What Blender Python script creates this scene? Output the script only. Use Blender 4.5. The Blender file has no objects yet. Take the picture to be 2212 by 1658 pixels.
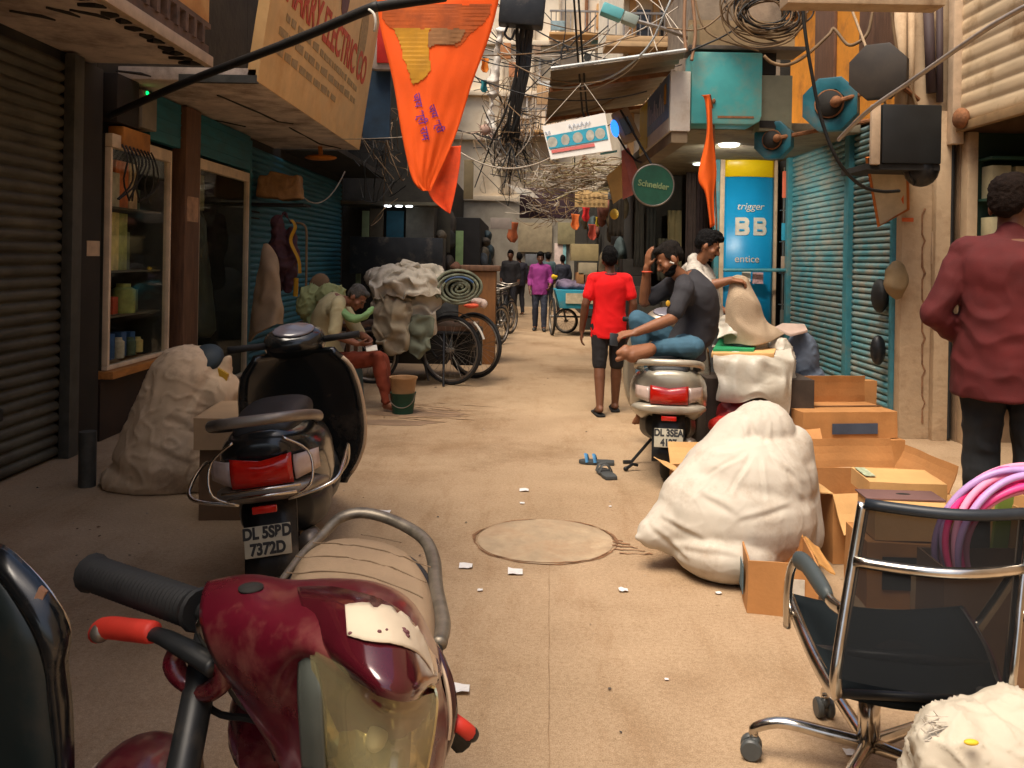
import bpy, bmesh, math, random
from math import sin, cos, pi, radians as R
from mathutils import Vector as V, Matrix, noise, Euler
random.seed(7)
SC = bpy.context.scene
COL = SC.collection
CX, CY, FP, EYE = 1120.0, 555.0, 1850.0, 1.55      # principal point, focal length (photo px at 2212 wide), eye height
ROLL = R(1.0)
_c, _s = cos(ROLL), sin(ROLL)

def at(px, py, Y):
    dx, dy = px - CX, py - CY
    u, v = dx * _c + dy * _s, -dx * _s + dy * _c
    return V((u * Y / FP, Y, EYE - v * Y / FP))

def gr(px, py):
    dx, dy = px - CX, py - CY
    v = -dx * _s + dy * _c
    p = at(px, py, EYE * FP / v); p.z = 0
    return p

def lin(c):
    c = c / 255.0
    return c / 12.92 if c <= 0.04045 else ((c + 0.055) / 1.055) ** 2.4

def rgb(r, g, b):
    return (lin(r), lin(g), lin(b))

# ---------------------------------------------------------------- materials
def _new(name):
    m = bpy.data.materials.new(name); m.use_nodes = True
    return m, m.node_tree.nodes, m.node_tree.links, m.node_tree.nodes['Principled BSDF']

def M(name, col, rough=0.7, metal=0.0, var=0.25, scale=5.0, bump=0.0, bscale=60.0, stretch=(1, 1, 1),
      spec=0.4, dirt=None, dscale=3.0, damt=0.5, coat=0.0, emit=0.0, bstretch=None):
    m, N, L, B = _new(name)
    tc = N.new('ShaderNodeTexCoord')
    mp = N.new('ShaderNodeMapping'); mp.inputs['Scale'].default_value = stretch
    L.new(tc.outputs['Object'], mp.inputs['Vector'])
    n1 = N.new('ShaderNodeTexNoise'); n1.inputs['Scale'].default_value = scale
    n1.inputs['Detail'].default_value = 7; n1.inputs['Roughness'].default_value = 0.62
    L.new(mp.outputs[0], n1.inputs['Vector'])
    rp = N.new('ShaderNodeValToRGB')
    rp.color_ramp.elements[0].position = 0.3; rp.color_ramp.elements[1].position = 0.72
    rp.color_ramp.elements[0].color = tuple(max(0, c * (1 - var)) for c in col) + (1,)
    rp.color_ramp.elements[1].color = tuple(min(1, c * (1 + var * 0.7)) for c in col) + (1,)
    L.new(n1.outputs['Fac'], rp.inputs['Fac'])
    out = rp.outputs['Color']
    if dirt:
        n2 = N.new('ShaderNodeTexNoise'); n2.inputs['Scale'].default_value = dscale
        n2.inputs['Detail'].default_value = 9; n2.inputs['Roughness'].default_value = 0.7
        L.new(tc.outputs['Object'], n2.inputs['Vector'])
        r2 = N.new('ShaderNodeValToRGB')
        r2.color_ramp.elements[0].position = 0.62 - damt * 0.35; r2.color_ramp.elements[1].position = 0.8 - damt * 0.2
        L.new(n2.outputs['Fac'], r2.inputs['Fac'])
        mx = N.new('ShaderNodeMix'); mx.data_type = 'RGBA'
        L.new(r2.outputs['Color'], mx.inputs[0]); L.new(out, mx.inputs[6])
        mx.inputs[7].default_value = tuple(dirt) + (1,)
        out = mx.outputs[2]
    L.new(out, B.inputs['Base Color'])
    B.inputs['Roughness'].default_value = rough
    B.inputs['Metallic'].default_value = metal
    B.inputs['Specular IOR Level'].default_value = spec
    B.inputs['Coat Weight'].default_value = coat
    B.inputs['Coat Roughness'].default_value = 0.12
    if rough > 0.15:
        rr = N.new('ShaderNodeMapRange'); rr.inputs[3].default_value = max(0.05, rough - 0.12); rr.inputs[4].default_value = min(1, rough + 0.12)
        L.new(n1.outputs['Fac'], rr.inputs[0]); L.new(rr.outputs[0], B.inputs['Roughness'])
    if bump:
        nb = N.new('ShaderNodeTexNoise'); nb.inputs['Scale'].default_value = bscale; nb.inputs['Detail'].default_value = 5
        if bstretch:
            m2 = N.new('ShaderNodeMapping'); m2.inputs['Scale'].default_value = bstretch
            L.new(tc.outputs['Object'], m2.inputs['Vector']); L.new(m2.outputs[0], nb.inputs['Vector'])
        else:
            L.new(tc.outputs['Object'], nb.inputs['Vector'])
        bp = N.new('ShaderNodeBump'); bp.inputs['Strength'].default_value = bump; bp.inputs['Distance'].default_value = 0.02
        L.new(nb.outputs['Fac'], bp.inputs['Height']); L.new(bp.outputs[0], B.inputs['Normal'])
    if emit:
        B.inputs['Emission Color'].default_value = tuple(col) + (1,); B.inputs['Emission Strength'].default_value = emit
    return m

def thin(name, tint=(1, 1, 1), gloss=0.12, rough=0.05, trans=(0.9, 0.92, 0.9), base=None, opac=0.0):
    """see-through sheet: transparent + a little gloss (+ some opaque weave)"""
    m = bpy.data.materials.new(name); m.use_nodes = True
    N, L = m.node_tree.nodes, m.node_tree.links
    N.remove(N['Principled BSDF']); o = N['Material Output']
    t = N.new('ShaderNodeBsdfTransparent'); t.inputs[0].default_value = tuple(trans) + (1,)
    g = N.new('ShaderNodeBsdfGlossy'); g.inputs['Roughness'].default_value = rough
    mx = N.new('ShaderNodeMixShader'); mx.inputs[0].default_value = gloss
    L.new(t.outputs[0], mx.inputs[1]); L.new(g.outputs[0], mx.inputs[2])
    out = mx
    if base:
        d = N.new('ShaderNodeBsdfDiffuse'); d.inputs[0].default_value = tuple(base) + (1,)
        m2 = N.new('ShaderNodeMixShader'); m2.inputs[0].default_value = opac
        L.new(mx.outputs[0], m2.inputs[1]); L.new(d.outputs[0], m2.inputs[2]); out = m2
    L.new(out.outputs[0], o.inputs['Surface'])
    return m

# ---------------------------------------------------------------- mesh builder
def basis(d, up=V((0, 0, 1))):
    d = d.normalized()
    if abs(d.dot(up)) > 0.98: up = V((0, 1, 0))
    x = up.cross(d).normalized(); y = d.cross(x)
    return x, y, d

class MB:
    def __init__(s): s.v = []; s.f = []; s.mi = []; s.cur = 0; s.X = None
    def _add(s, vs, fs):
        o = len(s.v)
        s.v += [(s.X @ V(p)) if s.X else V(p) for p in vs]
        s.f += [[i + o for i in f] for f in fs]; s.mi += [s.cur] * len(fs)
        return s
    def box(s, x0, x1, y0, y1, z0, z1, mat=None):
        vs = [V(p) for p in ((x0, y0, z0), (x1, y0, z0), (x1, y1, z0), (x0, y1, z0), (x0, y0, z1), (x1, y0, z1), (x1, y1, z1), (x0, y1, z1))]
        if mat: vs = [mat @ p for p in vs]
        return s._add(vs, [(3, 2, 1, 0), (4, 5, 6, 7), (0, 1, 5, 4), (1, 2, 6, 5), (2, 3, 7, 6), (3, 0, 4, 7)])
    def hexa(s, lo, hi):
        """eight corners: four below, four above, same turn"""
        return s._add(list(lo) + list(hi), [(3, 2, 1, 0), (4, 5, 6, 7), (0, 1, 5, 4), (1, 2, 6, 5), (2, 3, 7, 6), (3, 0, 4, 7)])
    def slab(s, poly, vec):
        n = len(poly); vec = V(vec)
        vs = [V(p) for p in poly] + [V(p) + vec for p in poly]
        fs = [list(range(n - 1, -1, -1)), list(range(n, 2 * n))]
        fs += [(i, (i + 1) % n, n + (i + 1) % n, n + i) for i in range(n)]
        return s._add(vs, fs)
    def loft(s, rings, cap=True, closed=False):
        n = len(rings[0]); vs = [p for r in rings for p in r]; fs = []
        m = len(rings)
        for k in range(m if closed else m - 1):
            a, b = k * n, ((k + 1) % m) * n
            fs += [(a + i, a + (i + 1) % n, b + (i + 1) % n, b + i) for i in range(n)]
        if cap and not closed:
            fs += [list(range(n - 1, -1, -1)), list(range((m - 1) * n, m * n))]
        return s._add(vs, fs)
    def tube(s, pts, r, n=8, closed=False, flat=1.0):
        pts = [V(p) for p in pts]; m = len(pts)
        rs = r if isinstance(r, (list, tuple)) else [r] * m
        rings = []; px = None
        for i in range(m):
            a = pts[(i - 1) % m] if (closed or i) else pts[0]
            b = pts[(i + 1) % m] if (closed or i < m - 1) else pts[-1]
            d = (b - a).normalized() if (b - a).length > 1e-9 else V((0, 0, 1))
            if px is None: x, y, _ = basis(d)
            else:
                x = px - d * px.dot(d); x = x.normalized() if x.length > 1e-6 else basis(d)[0]; y = d.cross(x)
            px = x
            rings.append([pts[i] + x * (rs[i] * cos(2 * pi * k / n)) + y * (rs[i] * flat * sin(2 * pi * k / n)) for k in range(n)])
        return s.loft(rings, True, closed)
    def lathe(s, prof, n=24, mat=None):
        """profile [(r, z)] about local z"""
        rings = [[(mat or Matrix()) @ V((r * cos(2 * pi * k / n), r * sin(2 * pi * k / n), z)) for k in range(n)] for r, z in prof]
        return s.loft(rings)
    def ell(s, c, rad, rot=None, nu=14, nv=9):
        c = V(c); rings = []
        for j in range(1, nv):
            t = pi * j / nv
            ring = [V((rad[0] * sin(t) * cos(2 * pi * k / nu), rad[1] * sin(t) * sin(2 * pi * k / nu), -rad[2] * cos(t))) for k in range(nu)]
            rings.append([c + ((rot @ p) if rot else p) for p in ring])
        o = len(s.v); s.loft(rings, False)
        top = V((0, 0, rad[2])); 
        if rot: top = rot @ top
        vs = [c - top, c + top]
        o2 = len(s.v); s.v += [(s.X @ p) if s.X else p for p in vs]
        last = o + (nv - 2) * nu
        for k in range(nu):
            s.f.append([o2, o + (k + 1) % nu, o + k]); s.mi.append(s.cur)
            s.f.append([o2 + 1, last + k, last + (k + 1) % nu]); s.mi.append(s.cur)
        return s
    def cap(s, a, b, ra, rb, n=12):
        """tapered capsule"""
        a, b = V(a), V(b); d = b - a
        if d.length < 1e-6: return s.ell(a, (ra,) * 3)
        x, y, d = basis(d); rings = []
        prof = [(-ra * cos(t), ra * sin(t), a) for t in (0.25, 0.7, 1.15, 1.57)] + [(rb * sin(t), rb * cos(t), b) for t in (0, 0.42, 0.87, 1.32)]
        for h, rr, c in prof:
            rings.append([c + d * h + x * (rr * cos(2 * pi * k / n)) + y * (rr * sin(2 * pi * k / n)) for k in range(n)])
        return s.loft(rings)
    def chain(s, pts, rs):
        for i in range(len(pts) - 1): s.cap(pts[i], pts[i + 1], rs[i], rs[i + 1])
        return s
    def grid(s, P, thick=None):
        """rows of points -> sheet"""
        m, n = len(P), len(P[0]); vs = [p for r in P for p in r]
        return s._add(vs, [(i * n + j, i * n + j + 1, (i + 1) * n + j + 1, (i + 1) * n + j) for i in range(m - 1) for j in range(n - 1)])
    def mesh(s, name):
        me = bpy.data.meshes.new(name); me.from_pydata([tuple(p) for p in s.v], [], s.f); me.update()
        me.polygons.foreach_set('material_index', s.mi)
        return me
    def build(s, name, mat, parent=None, smooth=None, bevel=0.0, world=True, fix=True, solid=0.0, sub=0):
        me = s.mesh(name)
        return finish(me, name, mat, parent, smooth, bevel, world, fix, solid, sub)

def root_of(o):
    while o.parent: o = o.parent
    return o

def finish(me, name, mat, parent=None, smooth=None, bevel=0.0, world=True, fix=True, solid=0.0, sub=0):
    mats = mat if isinstance(mat, (list, tuple)) else [mat]
    for m in mats: me.materials.append(m)
    if bevel or fix:
        bm = bmesh.new(); bm.from_mesh(me)
        if fix: bmesh.ops.recalc_face_normals(bm, faces=bm.faces)
        if bevel:
            es = [e for e in bm.edges if len(e.link_faces) == 2 and e.calc_face_angle(0) > 0.6]
            bmesh.ops.bevel(bm, geom=es, offset=bevel, segments=2, profile=0.6, affect='EDGES', clamp_overlap=True)
        bm.to_mesh(me); bm.free()
    if solid or sub:
        t = bpy.data.objects.new('tmp', me); COL.objects.link(t)
        if sub: md = t.modifiers.new('s', 'SUBSURF'); md.levels = sub; md.render_levels = sub
        if solid: md = t.modifiers.new('t', 'SOLIDIFY'); md.thickness = solid; md.offset = 0
        dg = bpy.context.evaluated_depsgraph_get(); dg.update()
        me2 = bpy.data.meshes.new_from_object(t.evaluated_get(dg)); bpy.data.objects.remove(t); me = me2; me.name = name
    if smooth is None: smooth = R(38)
    if smooth:
        me.polygons.foreach_set('use_smooth', [True] * len(me.polygons))
        if smooth is not True: me.set_sharp_from_angle(angle=smooth)
    o = bpy.data.objects.new(name, me); COL.objects.link(o)
    if parent:
        o.parent = parent
        if world: me.transform(root_of(parent).matrix_basis.inverted())
    elif world and len(me.vertices):
        xs = [v.co for v in me.vertices]
        b = V((sum(p.x for p in xs) / len(xs), sum(p.y for p in xs) / len(xs), min(p.z for p in xs)))
        me.transform(Matrix.Translation(-b)); o.location = b
    return o

def thing(name, label, cat, loc=(0, 0, 0), rz=0.0, group=None, rot=None):
    o = bpy.data.objects.new(name, None); COL.objects.link(o)
    o.empty_display_size = 0.1
    o.location = loc; o.rotation_euler = rot if rot else (0, 0, rz)
    o.matrix_basis = Matrix.Translation(V(loc)) @ (Euler(rot).to_matrix().to_4x4() if rot else Matrix.Rotation(rz, 4, 'Z'))
    o['label'] = label; o['category'] = cat
    if group: o['group'] = group
    return o

def tag(o, label=None, cat=None, group=None, kind=None):
    if label: o['label'] = label
    if cat: o['category'] = cat
    if group: o['group'] = group
    if kind: o['kind'] = kind
    return o

def kids(o): return [c for c in bpy.data.objects if c.parent == o]

def dup(root, loc, rz, label):
    mp = {}
    r = root.copy(); COL.objects.link(r); mp[root] = r
    r.location = loc; r.rotation_euler = (0, 0, rz)
    r.matrix_basis = Matrix.Translation(V(loc)) @ Matrix.Rotation(rz, 4, 'Z')
    for c in kids(root):
        d = c.copy(); COL.objects.link(d); d.parent = r
        for g in kids(c):
            e = g.copy(); COL.objects.link(e); e.parent = d
    r['label'] = label
    return r

def remesh(mb, voxel, smooth=4, wrinkle=0.0, wf=9.0, wst=(1, 1, 1), fac=0.5):
    me = mb.mesh('tmp')
    bm = bmesh.new(); bm.from_mesh(me); bmesh.ops.recalc_face_normals(bm, faces=bm.faces); bm.to_mesh(me); bm.free()
    t = bpy.data.objects.new('tmp', me); COL.objects.link(t)
    md = t.modifiers.new('r', 'REMESH'); md.mode = 'VOXEL'; md.voxel_size = voxel; md.adaptivity = 0
    if smooth: ms = t.modifiers.new('s', 'SMOOTH'); ms.iterations = smooth; ms.factor = fac
    dg = bpy.context.evaluated_depsgraph_get(); dg.update()
    m2 = bpy.data.meshes.new_from_object(t.evaluated_get(dg))
    bpy.data.objects.remove(t); bpy.data.meshes.remove(me)
    if wrinkle:
        nr = [v.normal.copy() for v in m2.vertices]
        for v, n in zip(m2.vertices, nr):
            p = V((v.co.x * wst[0], v.co.y * wst[1], v.co.z * wst[2])) * wf
            h = noise.noise(p) + 0.5 * noise.noise(p * 2.3 + V((3, 1, 7)))
            rdg = 1 - abs(noise.noise(p * 0.9 + V((9, 4, 2)))) * 2.4
            v.co += n * wrinkle * (h * 0.6 + max(0, rdg) * 0.8 - 0.3)
    return m2

def interp(ctrl, n):
    """Catmull-Rom through points"""
    pts = [V(p) for p in ctrl]; out = []
    m = len(pts)
    for k in range(n):
        t = k / (n - 1) * (m - 1); i = min(int(t), m - 2); f = t - i
        p0, p1, p2, p3 = pts[max(i - 1, 0)], pts[i], pts[i + 1], pts[min(i + 2, m - 1)]
        out.append(0.5 * ((2 * p1) + (p2 - p0) * f + (2 * p0 - 5 * p1 + 4 * p2 - p3) * f * f + (3 * p1 - p0 - 3 * p2 + p3) * f ** 3))
    return out

def sag(a, b, d, n=14):
    a, b = V(a), V(b)
    return [a.lerp(b, k / (n - 1)) - V((0, 0, d * 4 * (k / (n - 1)) * (1 - k / (n - 1)))) for k in range(n)]

def frame(o, x, up):
    """matrix with origin o, x axis along x, y axis near up, z towards the viewer of that plane"""
    x = V(x).normalized(); up = V(up); z = x.cross(up).normalized(); y = z.cross(x)
    m = Matrix((x, y, z)).transposed().to_4x4(); m.translation = V(o)
    return m

def text(body, size, mat, parent, m, name='lettering', depth=0.002, align='CENTER', shear=0.0, sx=1.0, bold=0.0):
    cu = bpy.data.curves.new('t', 'FONT'); cu.body = body; cu.size = size; cu.extrude = depth
    cu.align_x = align; cu.align_y = 'CENTER'; cu.shear = shear; cu.offset = bold
    t = bpy.data.objects.new('tmp', cu); COL.objects.link(t)
    dg = bpy.context.evaluated_depsgraph_get(); dg.update()
    me = bpy.data.meshes.new_from_object(t.evaluated_get(dg)); bpy.data.objects.remove(t)
    me.transform(m @ Matrix.Diagonal((sx, 1, 1, 1)))
    return finish(me, name, mat, parent, smooth=False, fix=False)

def shutter(mb, a, b, z0, z1, per, dep, out):
    """corrugated roller curtain from a to b (xy), bulging towards out"""
    a, b, out = V(a), V(b), V(out).normalized()
    n = max(1, int(round((z1 - z0) / per))); per = (z1 - z0) / n
    prof = [(0, 0.0), (0.12, 0.75), (0.35, 1.0), (0.6, 0.95), (0.82, 0.55), (0.9, 0.02)]
    rows = []
    for k in range(n):
        for t, d in prof:
            z = z0 + (k + t) * per
            rows.append([V((a.x, a.y, z)) + out * (dep * d), V((b.x, b.y, z)) + out * (dep * d)])
    rows.append([V((a.x, a.y, z1)), V((b.x, b.y, z1))])
    return mb.grid(rows)

def wheel(root, c, ax, Rr, tr, mats, spokes=0, hub=0.05, rimw=0.02, name='wheel', solidrim=False, world=False):
    """wheel with tyre, rim, spokes; c and ax in the thing's own space"""
    c = V(c); x, y, d = basis(V(ax))
    ring = lambda rad, off=0, n=40: [c + d * off + x * (rad * cos(2 * pi * k / n)) + y * (rad * sin(2 * pi * k / n)) for k in range(n)]
    w = MB(); w.tube(ring(Rr - tr), tr, 10, True)
    wo = w.build(name, mats[0], root, world=world)
    r = MB(); r.tube(ring(Rr - 2 * tr), rimw, 8, True)
    m = Matrix((x, y, d)).transposed().to_4x4(); m.translation = c
    r.lathe([(0.001, -hub), (hub * 0.6, -hub), (hub * 0.6, -hub * 0.5), (hub * 0.45, 0), (hub * 0.6, hub * 0.5), (hub * 0.6, hub), (0.001, hub)], 14, m)
    if solidrim:
        r.lathe([(0.001, -0.02), (Rr - 2 * tr, -0.025), (Rr - 2 * tr, 0.025), (0.001, 0.02)], 28, m)
    r.build('rim', mats[1], wo, world=world)
    if spokes:
        k_ = MB()
        for k in range(spokes):
            t = 2 * pi * k / spokes; sd = 1 if k % 2 else -1
            p = c + d * (hub * 0.8 * sd) + (x * cos(t + 0.5 * sd) + y * sin(t + 0.5 * sd)) * hub * 0.55
            q = c + (x * cos(t) + y * sin(t)) * (Rr - 2 * tr)
            k_.tube([p, q], 0.0022 if spokes > 12 else 0.012, 5)
        k_.build('spokes', mats[1], wo, world=world)
    return wo
# ---------------------------------------------------------------- palette
m_rubber = M('rubber', (0.012, 0.012, 0.012), 0.75, var=0.4, scale=12)
m_black = M('black plastic', (0.012, 0.013, 0.014), 0.42, var=0.4, scale=9, dirt=(0.10, 0.08, 0.06), damt=0.25)
m_blackgloss = M('black paint', (0.009, 0.011, 0.012), 0.22, var=0.3, scale=4, dirt=(0.06, 0.05, 0.04), damt=0.25, coat=0.5)
m_chrome = M('chrome', (0.62, 0.58, 0.52), 0.2, 1.0, var=0.25, scale=14)
m_steel = M('dull steel', (0.33, 0.30, 0.26), 0.42, 0.8, var=0.4, scale=12, dirt=(0.12, 0.07, 0.04), damt=0.4)
m_rust = M('rusty iron', (0.24, 0.10, 0.04), 0.85, var=0.5, scale=18, bump=0.3)
m_white = M('white paint', (0.62, 0.58, 0.50), 0.6, var=0.15, scale=6, dirt=(0.35, 0.28, 0.2), damt=0.3)
m_cream = M('cream trim', (0.52, 0.38, 0.25), 0.6, var=0.25, scale=8)
m_tanwall = M('tan plaster', (0.50, 0.36, 0.22), 0.85, var=0.22, scale=3, bump=0.25, bscale=22, dirt=(0.24, 0.15, 0.08), damt=0.35)
m_dark = M('dark interior', (0.018, 0.016, 0.013), 0.85, var=0.6, scale=3)
m_shadewall = M('shade toned wall', (0.032, 0.028, 0.021), 0.9, var=0.6, scale=2.2, bump=0.3, bscale=14)  # deep shade around the shops is put into this dark colour
m_upper = M('weathered plaster', (0.30, 0.23, 0.16), 0.9, var=0.4, scale=1.4, bump=0.3, bscale=12, dirt=(0.10, 0.07, 0.05), dscale=1.5, damt=0.5)
m_shutL = M('brown shutter paint', (0.085, 0.078, 0.055), 0.55, var=0.5, scale=4, stretch=(0.4, 0.4, 3), dirt=(0.035, 0.03, 0.02), damt=0.5)
m_railL = M('grey rail', (0.07, 0.068, 0.058), 0.55, 0.2, var=0.4, scale=9)
m_soffit = M('soffit plaster', (0.60, 0.49, 0.40), 0.9, var=0.28, scale=2.5, bump=0.4, bscale=9, dirt=(0.16, 0.11, 0.08), dscale=2.2, damt=0.4)
m_orangesign = M('faded orange sign', (0.62, 0.28, 0.075), 0.6, var=0.3, scale=2.4, dirt=(0.72, 0.44, 0.18), dscale=1.6, damt=0.5)
m_signtan = M('yellowed sign sheet', (0.80, 0.50, 0.20), 0.55, var=0.15, scale=2.5, dirt=(0.66, 0.34, 0.11), dscale=2, damt=0.35)
m_redink = M('red lettering', (0.62, 0.08, 0.03), 0.6, var=0.35, scale=12)
m_greyink = M('faded grey print', (0.42, 0.27, 0.11), 0.6, var=0.4, scale=20)
m_brownink = M('brown print', (0.16, 0.07, 0.035), 0.6, var=0.5, scale=9)
m_purpleink = M('dull purple print', (0.14, 0.05, 0.055), 0.6, var=0.4, scale=9)
m_wood = M('brown wood', (0.15, 0.075, 0.04), 0.6, var=0.45, scale=5, stretch=(6, 6, 0.6), bump=0.15)
m_woodorange = M('varnished wood', (0.42, 0.17, 0.04), 0.5, var=0.35, scale=5, stretch=(6, 1, 6))
m_tealfascia = M('teal fascia', (0.02, 0.14, 0.17), 0.55, var=0.35, scale=3, stretch=(1, 1, 4))
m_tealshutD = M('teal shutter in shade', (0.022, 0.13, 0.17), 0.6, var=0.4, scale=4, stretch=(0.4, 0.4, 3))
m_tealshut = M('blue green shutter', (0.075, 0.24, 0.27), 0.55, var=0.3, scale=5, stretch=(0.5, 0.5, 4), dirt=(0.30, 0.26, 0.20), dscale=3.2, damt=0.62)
m_tealrail = M('blue green rail', (0.045, 0.20, 0.24), 0.5, var=0.3, scale=7, dirt=(0.2, 0.2, 0.16), damt=0.25)
m_creamshut = M('cream shutter', (0.58, 0.44, 0.27), 0.5, var=0.22, scale=3, stretch=(0.5, 0.5, 3), dirt=(0.3, 0.18, 0.08), dscale=2.5, damt=0.3)
m_orangewall = M('orange wall paint', (0.72, 0.27, 0.022), 0.75, var=0.25, scale=2.5, bump=0.15, dirt=(0.36, 0.13, 0.02), damt=0.35)
m_green = M('green board', (0.012, 0.09, 0.05), 0.5, var=0.3, scale=8)
m_beige = M('beige facade', (0.78, 0.67, 0.50), 0.85, var=0.18, scale=0.8, dirt=(0.55, 0.42, 0.28), dscale=0.9, damt=0.35)
m_ochre = M('ochre facade trim', (0.58, 0.33, 0.13), 0.8, var=0.3, scale=1.5)
m_glass = thin('showcase glass', gloss=0.06, rough=0.04, trans=(0.94, 0.96, 0.93))
m_window = M('dark window', (0.05, 0.05, 0.045), 0.15, var=0.4, scale=2)
m_cardboard = M('brown cardboard', (0.43, 0.20, 0.065), 0.8, var=0.2, scale=4, bump=0.08, dirt=(0.34, 0.14, 0.04), damt=0.25)
m_cardlight = M('light cardboard', (0.62, 0.36, 0.14), 0.8, var=0.14, scale=4, bump=0.08)
m_cardin = M('cardboard inside', (0.50, 0.25, 0.07), 0.85, var=0.2, scale=5)
m_plate = M('number plate white', (0.40, 0.37, 0.28), 0.5, var=0.15, scale=14, dirt=(0.25, 0.2, 0.14), damt=0.35)
m_inkblack = M('black lettering', (0.02, 0.02, 0.02), 0.6)
m_cable = M('black cable', (0.014, 0.014, 0.013), 0.6, var=0.4)
m_cabletan = M('dusty cable', (0.20, 0.125, 0.06), 0.7, var=0.4, scale=4)
m_cablegrey = M('grey cable', (0.42, 0.36, 0.28), 0.6, var=0.3, scale=5)
m_flag = M('saffron cloth', (0.95, 0.11, 0.005), 0.8, var=0.10, scale=4, bump=0.1, bscale=300)
m_goldprint = M('gold print', (0.55, 0.26, 0.01), 0.7, var=0.3, scale=5)
m_greyprint = M('grey brown print', (0.34, 0.16, 0.06), 0.8, var=0.35, scale=7)
m_violet = M('violet lettering', (0.20, 0.03, 0.24), 0.7, var=0.1)

# ---------------------------------------------------------------- ground
def ground_mat():
    m, N, L, B = _new('dusty concrete')
    tc = N.new('ShaderNodeTexCoord')
    def nz(sc, det=8, ro=0.65, st=None):
        n = N.new('ShaderNodeTexNoise'); n.inputs['Scale'].default_value = sc; n.inputs['Detail'].default_value = det; n.inputs['Roughness'].default_value = ro
        if st:
            mp = N.new('ShaderNodeMapping'); mp.inputs['Scale'].default_value = st; L.new(tc.outputs['Object'], mp.inputs['Vector']); L.new(mp.outputs[0], n.inputs['Vector'])
        else: L.new(tc.outputs['Object'], n.inputs['Vector'])
        return n
    def ramp(fac, a, b, ca, cb):
        r = N.new('ShaderNodeValToRGB'); r.color_ramp.elements[0].position = a; r.color_ramp.elements[1].position = b
        r.color_ramp.elements[0].color = ca + (1,); r.color_ramp.elements[1].color = cb + (1,); L.new(fac, r.inputs['Fac']); return r.outputs['Color']
    def mix(f, a, b, mode='MIX', fv=None):
        x = N.new('ShaderNodeMix'); x.data_type = 'RGBA'; x.blend_type = mode
        if fv is None: L.new(f, x.inputs[0])
        else: x.inputs[0].default_value = fv
        L.new(a, x.inputs[6]); L.new(b, x.inputs[7]); return x.outputs[2]
    base = ramp(nz(0.9).outputs['Fac'], 0.3, 0.7, (0.355, 0.255, 0.16), (0.50, 0.37, 0.245))
    stain = ramp(nz(0.55, 10, 0.72).outputs['Fac'], 0.50, 0.66, (1, 1, 1), (0.72, 0.66, 0.60))
    c = mix(None, base, stain, 'MULTIPLY', 1.0)
    streak = ramp(nz(3.0, 9, 0.75, (1.2, 0.25, 1)).outputs['Fac'], 0.52, 0.75, (1, 1, 1), (0.70, 0.60, 0.50))
    c = mix(None, c, streak, 'MULTIPLY', 0.8)
    spots = ramp(nz(16, 4, 0.6).outputs['Fac'], 0.66, 0.74, (1, 1, 1), (0.55, 0.48, 0.42))
    c = mix(None, c, spots, 'MULTIPLY', 0.55)
    grain = ramp(nz(210, 4).outputs['Fac'], 0.33, 0.67, (0.62, 0.60, 0.57), (1.22, 1.22, 1.22))
    c = mix(None, c, grain, 'MULTIPLY', 0.85)
    g2 = ramp(nz(55, 6, .7).outputs['Fac'], 0.36, 0.62, (0.80, 0.77, 0.73), (1.08, 1.08, 1.08))
    c = mix(None, c, g2, 'MULTIPLY', 0.8)
    patch_ = ramp(nz(0.33, 4, .5).outputs['Fac'], 0.44, 0.60, (0.90, 0.87, 0.83), (1.04, 1.03, 1.0))
    c = mix(None, c, patch_, 'MULTIPLY', 1.0)
    L.new(c, B.inputs['Base Color']); B.inputs['Roughness'].default_value = 0.86; B.inputs['Specular IOR Level'].default_value = 0.2
    bp = N.new('ShaderNodeBump'); bp.inputs['Strength'].default_value = 0.35; bp.inputs['Distance'].default_value = 0.012
    L.new(nz(28, 8, 0.7).outputs['Fac'], bp.inputs['Height']); L.new(bp.outputs[0], B.inputs['Normal'])
    return m
g = MB(); g.grid([[V((x, y, 0)) for x in (-60, -8, -3, 3, 8, 60)] for y in (-30, 0, 8, 16, 30, 90)])
tag(g.build('ground', ground_mat()), 'dusty tan concrete lane surface', 'ground', kind='structure')

# seam: a real open joint strip with dirt, slightly proud dirt sheet
m_dirt = M('brown dirt', (0.25, 0.125, 0.06), 0.95, var=0.5, scale=20, bump=0.4)
m_dirtlight = M('grey green cement', (0.42, 0.315, 0.20), 0.9, var=0.28, scale=5, bump=0.4, bscale=30, dirt=(.33, .21, .12), damt=.45)
def ribbon(pts, w, z, jit=0.3):
    mb = MB(); rows = []
    for i, p in enumerate(pts):
        a = pts[max(i - 1, 0)]; b = pts[min(i + 1, len(pts) - 1)]; d = (b - a).normalized(); s_ = V((-d.y, d.x, 0))
        ww = w * (1 + jit * noise.noise(p * 7) * 2)
        ww = max(ww, 0.0006)
        rows.append([p + s_ * ww + V((0, 0, z)), p - s_ * ww + V((0, 0, z))])
    return mb.grid(rows)
seam = [gr(1186 + 3 * noise.noise(V((t * 9, 0, 0))), 1660 - 460 * t) for t in [k / 60 for k in range(61)]]
tag(ribbon(seam, 0.0011, 0.004, 0.9).build('pavement_joint', M('joint dust', (.27, .17, .09), .95, var=.5, scale=9)), 'thin dirty joint line running along the concrete lane', 'joint', kind='structure')
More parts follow.
